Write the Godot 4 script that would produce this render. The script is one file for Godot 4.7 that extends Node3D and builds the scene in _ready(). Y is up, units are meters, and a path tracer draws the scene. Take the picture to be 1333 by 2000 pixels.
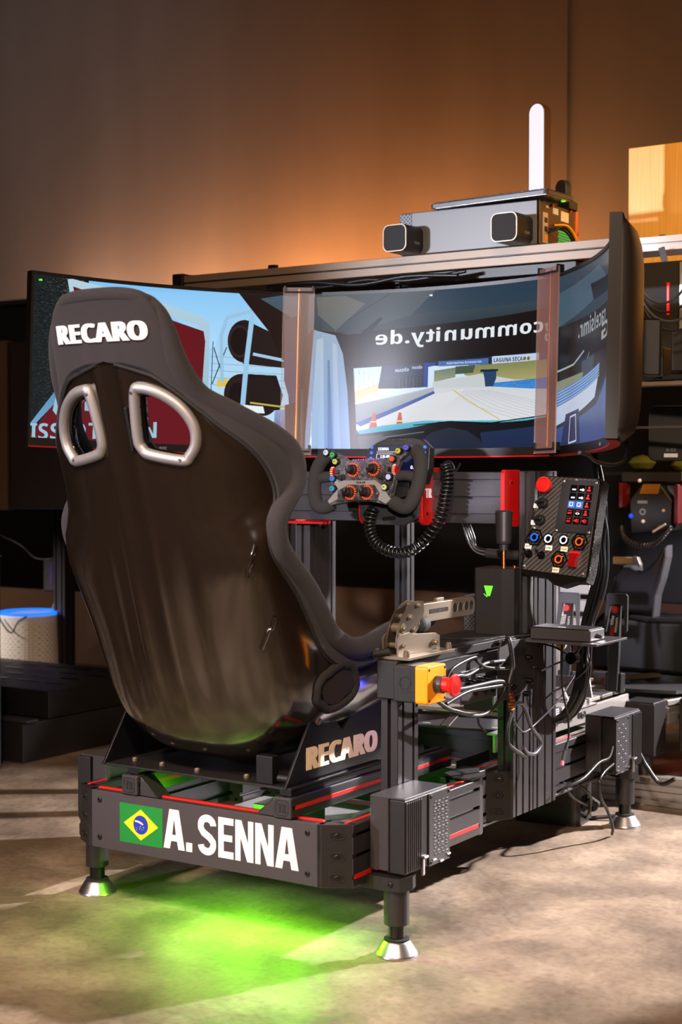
extends Node3D
# Racing simulator rig in a dim workshop. x right, y up, -z is the way the driver faces; rig centre line is x = 0, its rear plate is z = 0.

class MB:
	var v := PackedVector3Array()
	var n := PackedVector3Array()
	var t := PackedVector2Array()
	func tri(a: Vector3, b: Vector3, c: Vector3, na: Vector3, nb: Vector3, nc: Vector3, ta := Vector2.ZERO, tb := Vector2.ZERO, tc := Vector2.ZERO) -> void:
		if (b - a).cross(c - a).dot(na + nb + nc) > 0.0:
			v.append_array([a, c, b]); n.append_array([na, nc, nb]); t.append_array([ta, tc, tb])
		else:
			v.append_array([a, b, c]); n.append_array([na, nb, nc]); t.append_array([ta, tb, tc])
	func flat(a: Vector3, b: Vector3, c: Vector3, nn: Vector3) -> void:
		tri(a, b, c, nn, nn, nn)
	func quad(a: Vector3, b: Vector3, c: Vector3, d: Vector3, nn: Vector3, uv := true) -> void:
		tri(a, b, c, nn, nn, nn, Vector2(0, 1), Vector2(1, 1), Vector2(1, 0))
		tri(a, c, d, nn, nn, nn, Vector2(0, 1), Vector2(1, 0), Vector2(0, 0))
	func squad(a: Vector3, b: Vector3, c: Vector3, d: Vector3, na: Vector3, nb: Vector3, nc: Vector3, nd: Vector3) -> void:
		tri(a, b, c, na, nb, nc)
		tri(a, c, d, na, nc, nd)
	func box(c: Vector3, s: Vector3, r := 0.0015, b := Basis()) -> MB:
		var h := s / 2.0
		r = minf(r, minf(h.x, minf(h.y, h.z)) * 0.9)
		var P := func(x: int, y: int, z: int, k: int) -> Vector3:
			var q := Vector3(x * (h.x - (0.0 if k == 0 else r)), y * (h.y - (0.0 if k == 1 else r)), z * (h.z - (0.0 if k == 2 else r)))
			return c + b * q
		var N := func(x: int, y: int, z: int, k: int) -> Vector3:
			return b * Vector3(x if k == 0 else 0, y if k == 1 else 0, z if k == 2 else 0)
		for k in 3:
			for sg in [-1, 1]:
				var q := []
				for e in [[-1, -1], [1, -1], [1, 1], [-1, 1]]:
					var a := [0, 0, 0]
					a[k] = sg; a[(k + 1) % 3] = e[0]; a[(k + 2) % 3] = e[1]
					q.append(P.call(a[0], a[1], a[2], k))
				var nn := Vector3.ZERO
				nn[k] = sg
				quad(q[0], q[1], q[2], q[3], b * nn)
		for k in 3:
			var k1 := (k + 1) % 3
			var k2 := (k + 2) % 3
			for s1 in [-1, 1]:
				for s2 in [-1, 1]:
					var a := [0, 0, 0]
					a[k1] = s1; a[k2] = s2; a[k] = -1
					var e := a.duplicate()
					e[k] = 1
					squad(P.call(a[0], a[1], a[2], k1), P.call(e[0], e[1], e[2], k1), P.call(e[0], e[1], e[2], k2), P.call(a[0], a[1], a[2], k2), N.call(a[0], a[1], a[2], k1), N.call(a[0], a[1], a[2], k1), N.call(a[0], a[1], a[2], k2), N.call(a[0], a[1], a[2], k2))
		for x in [-1, 1]:
			for y in [-1, 1]:
				for z in [-1, 1]:
					tri(P.call(x, y, z, 0), P.call(x, y, z, 1), P.call(x, y, z, 2), N.call(x, y, z, 0), N.call(x, y, z, 1), N.call(x, y, z, 2))
		return self
	func bx(x0: float, x1: float, y0: float, y1: float, z0: float, z1: float, r := 0.0015) -> MB:
		return box(Vector3((x0 + x1) / 2, (y0 + y1) / 2, (z0 + z1) / 2), Vector3(absf(x1 - x0), absf(y1 - y0), absf(z1 - z0)), r)
	func lathe(pr: Array, xf := Transform3D(), seg := 24, smooth := false) -> MB:
		# profile of Vector2(radius, height) spun round local y
		for i in pr.size() - 1:
			var p0: Vector2 = pr[i]
			var p1: Vector2 = pr[i + 1]
			var d := p1 - p0
			if d.length() < 1e-7:
				continue
			var nn := Vector2(d.y, -d.x).normalized()
			for j in seg:
				var a0 := TAU * j / seg
				var a1 := TAU * (j + 1) / seg
				var q := func(p: Vector2, a: float) -> Vector3: return xf * Vector3(p.x * cos(a), p.y, p.x * sin(a))
				var m := func(a: float) -> Vector3: return (xf.basis * Vector3(nn.x * cos(a), nn.y, nn.x * sin(a))).normalized()
				if p0.x > 1e-6:
					tri(q.call(p0, a0), q.call(p0, a1), q.call(p1, a1), m.call(a0), m.call(a1), m.call(a1))
				if p1.x > 1e-6:
					tri(q.call(p0, a0), q.call(p1, a1), q.call(p1, a0), m.call(a0), m.call(a1), m.call(a0))
		return self
	func cyl(a: Vector3, b: Vector3, r0: float, r1 := -1.0, seg := 16, ch := 0.0006) -> MB:
		if r1 < 0.0:
			r1 = r0
		var L := a.distance_to(b)
		var y := (b - a) / L
		var x := y.cross(Vector3.UP if absf(y.y) < 0.9 else Vector3.RIGHT).normalized()
		ch = minf(ch, minf(L * 0.3, maxf(r0, r1) * 0.3))
		lathe([Vector2(0, 0), Vector2(maxf(r0 - ch, 0), 0), Vector2(r0, ch), Vector2(r1, L - ch), Vector2(maxf(r1 - ch, 0), L), Vector2(0, L)], Transform3D(Basis(x, y, x.cross(y)), a), seg)
		return self
	func tube(pts: PackedVector3Array, r0: float, seg := 7, rx := 1.0, closed := false, rads := PackedFloat32Array()) -> MB:
		var m := pts.size()
		if m < 2:
			return self
		var fr := []
		var nx := Vector3.ZERO
		for i in m:
			var d: Vector3
			if closed:
				d = pts[(i + 1) % m] - pts[(i + m - 1) % m]
			else:
				d = pts[mini(i + 1, m - 1)] - pts[maxi(i - 1, 0)]
			d = d.normalized()
			if nx == Vector3.ZERO:
				nx = d.cross(Vector3.UP if absf(d.y) < 0.9 else Vector3.RIGHT).normalized()
			nx = (nx - d * nx.dot(d)).normalized()
			fr.append([nx, d.cross(nx)])
		for i in (m if closed else m - 1):
			var i2 := (i + 1) % m
			var r := rads[i] if rads.size() else r0
			var r2 := rads[i2] if rads.size() else r0
			for j in seg:
				var a0 := TAU * j / seg
				var a1 := TAU * (j + 1) / seg
				var n00: Vector3 = fr[i][0] * cos(a0) * rx + fr[i][1] * sin(a0)
				var n01: Vector3 = fr[i][0] * cos(a1) * rx + fr[i][1] * sin(a1)
				var n10: Vector3 = fr[i2][0] * cos(a0) * rx + fr[i2][1] * sin(a0)
				var n11: Vector3 = fr[i2][0] * cos(a1) * rx + fr[i2][1] * sin(a1)
				squad(pts[i] + n00 * r, pts[i] + n01 * r, pts[i2] + n11 * r2, pts[i2] + n10 * r2, n00.normalized(), n01.normalized(), n11.normalized(), n10.normalized())
		if not closed:
			for e in [0, m - 1]:
				var r: float = rads[e] if rads.size() else r0
				var d2: Vector3 = (pts[e] - pts[1 if e == 0 else m - 2]).normalized()
				for j in seg:
					var a0 := TAU * j / seg
					var a1 := TAU * (j + 1) / seg
					flat(pts[e], pts[e] + (fr[e][0] * cos(a0) * rx + fr[e][1] * sin(a0)) * r, pts[e] + (fr[e][0] * cos(a1) * rx + fr[e][1] * sin(a1)) * r, d2)
		return self
	func prism(poly: PackedVector2Array, depth: float, xf := Transform3D(), bevel := 0.0) -> MB:
		# polygon in local xy, front face at z = 0, extruded to z = -depth
		var pg := poly.duplicate()
		if Geometry2D.is_polygon_clockwise(pg):
			pg.reverse()
		var m := pg.size()
		var front := pg.duplicate()
		var nrm := []
		for i in m:
			var e0 := (pg[i] - pg[(i + m - 1) % m]).normalized()
			var e1 := (pg[(i + 1) % m] - pg[i]).normalized()
			var a := Vector2(e0.y, -e0.x)
			var b := Vector2(e1.y, -e1.x)
			var s := (a + b).normalized()
			nrm.append(s)
			if bevel > 0.0:
				front[i] = pg[i] - s * bevel / maxf(0.5, s.dot(a))
		var idx := Geometry2D.triangulate_polygon(pg)
		var bz := xf.basis.z.normalized()
		var T := func(p: Vector2, z: float) -> Vector3: return xf * Vector3(p.x, p.y, z)
		for k in range(0, idx.size(), 3):
			flat(T.call(front[idx[k]], 0.0), T.call(front[idx[k + 1]], 0.0), T.call(front[idx[k + 2]], 0.0), bz)
			flat(T.call(pg[idx[k]], -depth), T.call(pg[idx[k + 1]], -depth), T.call(pg[idx[k + 2]], -depth), -bz)
		for i in m:
			var j := (i + 1) % m
			var e := (pg[j] - pg[i]).normalized()
			var nn := (xf.basis * Vector3(e.y, -e.x, 0)).normalized()
			quad(T.call(pg[i], -bevel), T.call(pg[j], -bevel), T.call(pg[j], -depth), T.call(pg[i], -depth), nn)
			if bevel > 0.0:
				squad(T.call(front[i], 0.0), T.call(front[j], 0.0), T.call(pg[j], -bevel), T.call(pg[i], -bevel), bz, bz, nn, nn)
		return self
	func grid(f: Callable, nu: int, nv: int, eps := 1e-3, skip = null) -> MB:
		var P := []
		var N := []
		for j in nv + 1:
			for i in nu + 1:
				var u := float(i) / nu
				var w := float(j) / nv
				P.append(f.call(u, w))
				var du: Vector3 = f.call(minf(u + eps, 1.0), w) - f.call(maxf(u - eps, 0.0), w)
				var dv: Vector3 = f.call(u, minf(w + eps, 1.0)) - f.call(u, maxf(w - eps, 0.0))
				N.append(du.cross(dv).normalized())
		for j in nv:
			for i in nu:
				var a := j * (nu + 1) + i
				var u := float(i) / nu
				var w := float(j) / nv
				if skip != null and skip.call((P[a] + P[a + nu + 2]) / 2.0):
					continue
				var b := a + 1
				var c := a + nu + 2
				var d := a + nu + 1
				tri(P[a], P[b], P[c], N[a], N[b], N[c], Vector2(u, 1 - w), Vector2(u + 1.0 / nu, 1 - w), Vector2(u + 1.0 / nu, 1 - w - 1.0 / nv))
				tri(P[a], P[c], P[d], N[a], N[c], N[d], Vector2(u, 1 - w), Vector2(u + 1.0 / nu, 1 - w - 1.0 / nv), Vector2(u, 1 - w - 1.0 / nv))
		return self
	func add(o: MB, xf: Transform3D) -> MB:
		var order := [0, 1, 2] if xf.basis.determinant() > 0.0 else [0, 2, 1]
		for k in range(0, o.v.size(), 3):
			for e: int in order:
				v.append(xf * o.v[k + e]); n.append((xf.basis * o.n[k + e]).normalized()); t.append(o.t[k + e])
		return self
	func mesh() -> ArrayMesh:
		var a := []
		a.resize(Mesh.ARRAY_MAX)
		a[Mesh.ARRAY_VERTEX] = v; a[Mesh.ARRAY_NORMAL] = n; a[Mesh.ARRAY_TEX_UV] = t
		var m := ArrayMesh.new()
		m.add_surface_from_arrays(Mesh.PRIMITIVE_TRIANGLES, a)
		return m

# ---------- naming and tagging ----------
var used := {}
var M := {}

func numbered(called: String) -> String:
	if not used.has(called):
		used[called] = 0
		return called
	used[called] += 1
	return "%s_%03d" % [called, used[called]]

func tag(o: Node, label: String, category: String, group := "", kind := "") -> Node:
	o.set_meta("label", label); o.set_meta("category", category)
	if group: o.set_meta("group", group)
	if kind: o.set_meta("kind", kind)
	return o

func thing(called: String, label: String, category: String, at := Vector3.ZERO, group := "", b := Basis()) -> Node3D:
	var o := Node3D.new()
	o.name = numbered(called)
	add_child(o, true)
	o.transform = Transform3D(b, at)
	tag(o, label, category, group)
	return o

func put(called: String, mb, mat: Material, parent: Node = null, label := "") -> MeshInstance3D:
	var o := MeshInstance3D.new()
	o.name = called
	o.mesh = mb.mesh() if mb is MB else mb
	o.material_override = mat
	parent.add_child(o, true)
	if label: o.set_meta("label", label)
	return o

func solo(called: String, mb, mat: Material, label: String, category: String, group := "") -> MeshInstance3D:
	var o := MeshInstance3D.new()
	o.name = numbered(called)
	o.mesh = mb.mesh() if mb is MB else mb
	o.material_override = mat
	add_child(o, true)
	tag(o, label, category, group)
	return o

func struct(called: String, mb: MB, mat: Material, label: String, category: String) -> MeshInstance3D:
	var o := solo(called, mb, mat, label, category)
	o.set_meta("kind", "structure")
	return o

# ---------- shapes ----------
func V(x: float, y: float, z: float) -> Vector3: return Vector3(x, y, z)

func crv(pts: Array, per := 8, closed := false) -> PackedVector3Array:
	var out := PackedVector3Array()
	var m := pts.size()
	for i in (m if closed else m - 1):
		var p0: Vector3 = pts[(i + m - 1) % m] if closed else pts[maxi(i - 1, 0)]
		var p1: Vector3 = pts[i]
		var p2: Vector3 = pts[(i + 1) % m]
		var p3: Vector3 = pts[(i + 2) % m] if closed else pts[mini(i + 2, m - 1)]
		for k in per:
			out.append(p1.cubic_interpolate(p2, p0, p3, float(k) / per))
	if not closed:
		out.append(pts[m - 1])
	return out

func rrect(w: float, h: float, r: float, seg := 5, cx := 0.0, cy := 0.0) -> PackedVector2Array:
	var o := PackedVector2Array()
	for q in 4:
		var sx := [1, -1, -1, 1][q] as int
		var sy := [1, 1, -1, -1][q] as int
		for k in seg + 1:
			var a := PI / 2 * (q + float(k) / seg)
			o.append(Vector2(cx + sx * (w / 2 - r) + r * cos(a), cy + sy * (h / 2 - r) + r * sin(a)))
	return o

func ngon(r: float, m: int, a0 := 0.0, cx := 0.0, cy := 0.0) -> PackedVector2Array:
	var o := PackedVector2Array()
	for i in m:
		o.append(Vector2(cx + r * cos(a0 + TAU * i / m), cy + r * sin(a0 + TAU * i / m)))
	return o

func pv(a: Array) -> PackedVector2Array:
	var o := PackedVector2Array()
	for i in range(0, a.size(), 2):
		o.append(Vector2(a[i], a[i + 1]))
	return o

# polygon with one hole joined by a bridge
func holed(outer: PackedVector2Array, hole: PackedVector2Array) -> PackedVector2Array:
	var o := outer.duplicate()
	if Geometry2D.is_polygon_clockwise(o): o.reverse()
	var h := hole.duplicate()
	if not Geometry2D.is_polygon_clockwise(h): h.reverse()
	var bi := 0
	var bj := 0
	var best := 1e9
	for i in o.size():
		for j in h.size():
			var d := o[i].distance_squared_to(h[j])
			if d < best:
				best = d; bi = i; bj = j
	var r := PackedVector2Array()
	for i in bi + 1:
		r.append(o[i])
	for j in h.size() + 1:
		r.append(h[(bj + j) % h.size()])
	for i in range(bi, o.size()):
		r.append(o[i])
	return r

# section of an aluminium T-slot profile, w wide (x) and h high (y)
func tslot(w: float, h: float, sw := 0.008, sd := 0.009) -> PackedVector2Array:
	var o := PackedVector2Array()
	var c := 0.0015
	var sides := [[Vector2(-w / 2, -h / 2), Vector2(1, 0), w], [Vector2(w / 2, -h / 2), Vector2(0, 1), h], [Vector2(w / 2, h / 2), Vector2(-1, 0), w], [Vector2(-w / 2, h / 2), Vector2(0, -1), h]]
	for s in sides:
		var p: Vector2 = s[0]
		var d: Vector2 = s[1]
		var L: float = s[2]
		var inn := Vector2(-d.y, d.x)
		var k := maxi(1, roundi(L / 0.04))
		o.append(p + d * c)
		for i in k:
			var m := L * (i + 0.5) / k
			o.append(p + d * (m - sw / 2)); o.append(p + d * (m - sw / 2) + inn * sd)
			o.append(p + d * (m + sw / 2) + inn * sd); o.append(p + d * (m + sw / 2))
		o.append(p + d * (L - c))
	return o

# a profile whose section lies in the plane of right / up, running from a along dir
func profile(w: float, h: float, a: Vector3, dir: Vector3, up: Vector3, L: float, sw := 0.008) -> MB:
	var z := -dir.normalized()
	var x := up.cross(z).normalized()
	return MB.new().prism(tslot(w, h, sw), L, Transform3D(Basis(x, up, z), a), 0.0008)

# lettering that fills a box w by h in the local xy plane, standing d proud
func letters(txt: String, w: float, h: float, d := 0.0006, xf := Transform3D(), bold := 0.0, serif := false, fatten := true) -> MB:
	var tm := TextMesh.new()
	var f := SystemFont.new()
	f.font_names = PackedStringArray(["Droid Serif" if serif else "Droid Sans"])
	f.font_weight = 700
	tm.font = f
	tm.text = txt
	tm.font_size = 32
	tm.pixel_size = 0.01
	tm.depth = 0.02
	tm.curve_step = 2.0
	var ar := tm.get_mesh_arrays()
	var vs: PackedVector3Array = ar[Mesh.ARRAY_VERTEX]
	var ns: PackedVector3Array = ar[Mesh.ARRAY_NORMAL]
	var ix: PackedInt32Array = ar[Mesh.ARRAY_INDEX] if ar[Mesh.ARRAY_INDEX] != null else PackedInt32Array(range(vs.size()))
	var lo := Vector3.ONE * 1e9
	var hi := -lo
	for p in vs:
		lo = lo.min(p); hi = hi.max(p)
	var s := Vector3((w - bold) / (hi.x - lo.x), h / (hi.y - lo.y), d / (hi.z - lo.z))
	var mb := MB.new()
	var lay := 0.0
	for off: float in ([0.0] if bold == 0.0 else [0.0, -bold / 2, bold / 2]):
		lay += 0.00012
		for k in range(0, ix.size(), 3):
			var q := []
			var m := []
			for e in 3:
				var p: Vector3 = (vs[ix[k + e]] - lo) * s
				q.append(xf * Vector3(p.x - (w - bold) / 2 + off, p.y - h / 2, p.z - d + lay))
				m.append((xf.basis * (ns[ix[k + e]] / s).normalized()).normalized())
			mb.tri(q[0], q[1], q[2], m[0], m[1], m[2])
	return mb

func face(c: Vector3, normal: Vector3, up := Vector3.UP) -> Transform3D:
	var z := normal.normalized()
	var x := up.cross(z).normalized()
	return Transform3D(Basis(x, z.cross(x), z), c)

# ---------- materials ----------
func mat(called: String, c: Color, rough := 0.5, metal := 0.0, spec := 0.5) -> StandardMaterial3D:
	var m := StandardMaterial3D.new()
	m.resource_name = called
	m.albedo_color = c
	m.roughness = rough
	m.metallic = metal
	m.metallic_specular = spec
	M[called] = m
	return m

func glow(called: String, c: Color, e := 1.0) -> StandardMaterial3D:
	var m := mat(called, Color(0.02, 0.02, 0.02), 0.4)
	m.emission_enabled = true
	m.emission = c
	m.emission_energy_multiplier = e
	return m

func noise_tex(freq: float, octaves: int, ramp: Gradient, size := 512, sd := 1, warp := 0.0, normal := 0.0) -> NoiseTexture2D:
	var f := FastNoiseLite.new()
	f.seed = sd
	f.noise_type = FastNoiseLite.TYPE_SIMPLEX_SMOOTH
	f.frequency = freq
	f.fractal_octaves = octaves
	if warp > 0.0:
		f.domain_warp_enabled = true
		f.domain_warp_amplitude = warp
	var t := NoiseTexture2D.new()
	t.width = size; t.height = size
	t.seamless = true
	t.noise = f
	if ramp: t.color_ramp = ramp
	if normal > 0.0:
		t.as_normal_map = true
		t.bump_strength = normal
	return t

func ramp(stops: Array) -> Gradient:
	var g := Gradient.new()
	var o := PackedFloat32Array()
	var c := PackedColorArray()
	for s in stops:
		o.append(s[0]); c.append(s[1])
	g.offsets = o; g.colors = c
	return g

# ---------- pictures shown on screens ----------
class Pic:
	var im: Image
	var W: int
	var H: int
	var q := []      # photo-like corner points tl, tr, br, bl of the picture
	func _init(w: int, h: int, base: Color, corners: Array) -> void:
		im = Image.create(w, h, false, Image.FORMAT_RGB8)
		im.fill(base)
		W = w; H = h; q = corners
	func at(x: float, y: float) -> Vector2:
		var u := 0.5
		var v := 0.5
		for k in 6:
			var l: Vector2 = (q[0] as Vector2).lerp(q[3], v)
			var r: Vector2 = (q[1] as Vector2).lerp(q[2], v)
			u = (x - l.x) / (r.x - l.x)
			var a: Vector2 = (q[0] as Vector2).lerp(q[1], u)
			var b: Vector2 = (q[3] as Vector2).lerp(q[2], u)
			v = (y - a.y) / (b.y - a.y)
		return Vector2(u * W, v * H)
	func fill(pts: PackedVector2Array, c: Color, c2 = null) -> void:
		var lo := 1e9
		var hi := -1e9
		for p in pts:
			lo = minf(lo, p.y); hi = maxf(hi, p.y)
		for y in range(maxi(0, int(floor(lo))), mini(H, int(ceil(hi)) + 1)):
			var xs := []
			var yy := y + 0.5
			for i in pts.size():
				var a := pts[i]
				var b := pts[(i + 1) % pts.size()]
				if (a.y <= yy) != (b.y <= yy):
					xs.append(a.x + (yy - a.y) / (b.y - a.y) * (b.x - a.x))
			xs.sort()
			var col := c if c2 == null else c.lerp(c2, clampf((yy - lo) / (hi - lo), 0, 1))
			for k in range(0, xs.size() - 1, 2):
				var x0 := maxi(0, roundi(xs[k]))
				var x1 := mini(W, roundi(xs[k + 1]))
				if x1 > x0:
					im.fill_rect(Rect2i(x0, y, x1 - x0, 1), col)
	func poly(a: Array, c: Color, c2 = null) -> void:
		var pts := PackedVector2Array()
		for i in range(0, a.size(), 2):
			pts.append(at(a[i], a[i + 1]))
		fill(pts, c, c2)
	func line(a: Array, w: float, c: Color) -> void:
		for i in range(0, a.size() - 2, 2):
			var p := at(a[i], a[i + 1])
			var r := at(a[i + 2], a[i + 3])
			var d := (r - p).normalized()
			var k := Vector2(-d.y, d.x) * w / 2
			fill(PackedVector2Array([p - d * w * 0.3 + k, r + d * w * 0.3 + k, r + d * w * 0.3 - k, p - d * w * 0.3 - k]), c)
	func disc(x: float, y: float, rx: float, ry: float, c: Color) -> void:
		var pts := PackedVector2Array()
		var m := at(x, y)
		for i in 28:
			pts.append(m + Vector2(rx * cos(TAU * i / 28), ry * sin(TAU * i / 28)))
		fill(pts, c)
	func text(mb: MB, c: Color, tl: Vector2, tr: Vector2, bl: Vector2, mirror := false) -> void:
		# mb: flat lettering filling the unit square round the origin
		var o := at(tl.x, tl.y)
		var ex := at(tr.x, tr.y) - o
		var ey := at(bl.x, bl.y) - o
		for k in range(0, mb.v.size(), 3):
			if mb.n[k].z > 0.9:
				var pts := PackedVector2Array()
				for e in 3:
					var p := mb.v[k + e]
					var u := p.x + 0.5
					pts.append(o + ex * (1 - u if mirror else u) + ey * (0.5 - p.y))
				fill(pts, c)
	func tex() -> ImageTexture:
		return ImageTexture.create_from_image(im)

func _ready() -> void:
	# ---------- camera, air, exposure ----------
	var cam := Camera3D.new()
	cam.name = "camera"
	add_child(cam)
	cam.position = V(1.885, 0.930, 2.357)
	cam.rotation = Vector3(deg_to_rad(-1.675), deg_to_rad(33.263), 0)
	var ca := CameraAttributesPhysical.new()
	ca.frustum_focal_length = 35.6
	ca.frustum_focus_distance = 3.35
	ca.exposure_aperture = 3.0
	cam.attributes = ca
	cam.fov = 37.26
	cam.near = 0.05
	cam.far = 60.0
	cam.current = true
	var we := WorldEnvironment.new()
	we.name = "world_environment"
	var e := Environment.new()
	e.background_mode = Environment.BG_COLOR
	e.background_color = Color(0.03, 0.026, 0.024)
	e.tonemap_mode = Environment.TONE_MAPPER_LINEAR
	e.tonemap_exposure = 1.0
	e.sdfgi_enabled = true
	e.ssao_enabled = true
	e.ssil_enabled = true
	we.environment = e
	add_child(we)
	make_materials()
	# ---------- unseen lamps, all out of view ----------
	lamp_spot("unseen_warm_spot", V(2.0, 2.9, 2.8), V(0.2, 0.80, -0.45), Color(1.0, 0.88, 0.76), 17.0, 18.0, 0.14)  # out of view, warms the rear faces of the rig
	lamp_area("unseen_ceiling_panel", V(1.4, 3.55, 3.4), V(1.4, 0.0, 3.2), Vector2(1.6, 1.0), Color(1.0, 0.80, 0.64), 7.0)  # out of view, brightens the floor mirrored in the seat shell
	lamp_spot("unseen_key_spot", V(-0.2, 3.0, 2.5), V(0.15, 0.0, 0.25), Color(1.0, 0.88, 0.76), 15.0, 19.0, 0.20)  # out of view, makes the pool of light behind the name plate
	lamp_spot("unseen_cool_spot", V(-1.3, 1.5, 3.6), V(-0.05, 0.75, 0.0), Color(0.95, 0.93, 1.0), 12.0, 15.0, 0.14)  # out of view, lights the headrest and name plate
	lamp_spot("unseen_case_spot", V(-1.5, 1.45, 2.9), V(-0.02, 1.53, -1.1), Color(0.92, 0.94, 1.0), 26.0, 7.0, 0.05)  # out of view, lights the front of the desktop computer
	lamp_spot("unseen_hard_spot", V(1.9, 1.8, -3.0), V(0.2, 0.40, -0.80), Color(1.0, 0.97, 0.97), 46.0, 24.0, 0.04)  # out of view ahead, lights right-hand faces and the floor
	lamp_spot("unseen_board_spot", V(1.7, 2.3, -0.5), V(0.5, 1.6, -1.7), Color(1.0, 0.80, 0.52), 5.0, 26.0, 0.08)  # out of view, brightens the wooden board
	lamp_spot("unseen_wheel_spot", V(2.15, 1.35, 2.55), V(0.14, 0.83, -0.72), Color(1.0, 0.95, 0.92), 15.0, 7.0, 0.05)  # out of view beside the camera, brightens steering wheel and deck
	lamp_spot("unseen_left_spot", V(-4.4, 1.7, 0.3), V(-2.4, 0.25, -1.95), Color(1.0, 0.95, 0.9), 10.0, 7.5, 0.04)  # out of view, lights the air purifier
	lamp_spot("unseen_wall_spot", V(-3.2, 3.3, -0.4), V(-4.2, 2.2, -3.4), Color(0.98, 0.94, 0.95), 1.2, 50.0, 0.2)  # out of view, lights the upper left of the back wall
	make_room()
	make_frame()
	make_seat()
	make_actuators()
	make_name_plate()
	make_monitors()
	make_wheel()
	make_button_box()
	make_right_side()
	make_top_shelf()
	make_pedals()
	make_cables()
	make_background_left()
	make_background_right()

func lamp_spot(called: String, at: Vector3, to: Vector3, c: Color, energy: float, angle: float, size: float, fitting := true) -> void:
	var l := SpotLight3D.new()
	l.name = called
	add_child(l, true)
	l.look_at_from_position(at, to)
	l.light_color = c
	l.light_energy = energy
	l.spot_range = 14.0
	l.spot_attenuation = 2.0
	l.spot_angle = angle
	l.spot_angle_attenuation = 1.0 if fitting else 0.15
	l.light_size = size
	l.shadow_enabled = true
	if not fitting:
		return
	var t := thing("unseen_lamp", "spotlight body out of view for the " + called.replace("_", " "), "lamp", at, "", l.basis)  # lamp body out of view, set behind its spotlight
	put("housing", MB.new().lathe([Vector2(0, 0.20), Vector2(0.05, 0.20), Vector2(0.065, 0.16), Vector2(0.065, 0.012)], Transform3D(Basis(V(1, 0, 0), PI / 2), Vector3.ZERO), 24), M.black_powder, t)
	put("lamp_lens", MB.new().lathe([Vector2(0, 0.012), Vector2(0.06, 0.012)], Transform3D(Basis(V(1, 0, 0), PI / 2), Vector3.ZERO), 24), glow("lens_" + called, c, 2.0), t)

func lamp_area(called: String, at: Vector3, to: Vector3, size: Vector2, c: Color, energy: float) -> void:
	var l := AreaLight3D.new()
	l.name = called
	add_child(l, true)
	l.look_at_from_position(at, to)
	l.area_size = size
	l.light_color = c
	l.light_energy = energy
	l.area_range = 14.0
	l.area_attenuation = 2.0
	l.shadow_enabled = true
	var t := thing("unseen_lamp_panel", "flat glowing panel out of view for the " + called.replace("_", " "), "lamp", at, "", l.basis)  # panel body out of view, set behind its area light
	put("light_face", MB.new().box(V(0, 0, 0.012), V(size.x, size.y, 0.012), 0.003), glow("face_" + called, c, 0.8), t)
	put("frame", MB.new().box(V(0, 0, 0.040), V(size.x + 0.04, size.y + 0.04, 0.04), 0.006), M.black_powder, t)

func lamp_omni(called: String, at: Vector3, c: Color, energy: float, size := 0.02) -> void:
	var l := OmniLight3D.new()
	l.name = called
	add_child(l, true)
	l.position = at
	l.light_color = c
	l.light_energy = energy
	l.omni_range = 8.0
	l.omni_attenuation = 2.0
	l.light_size = size
	l.shadow_enabled = true

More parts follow.
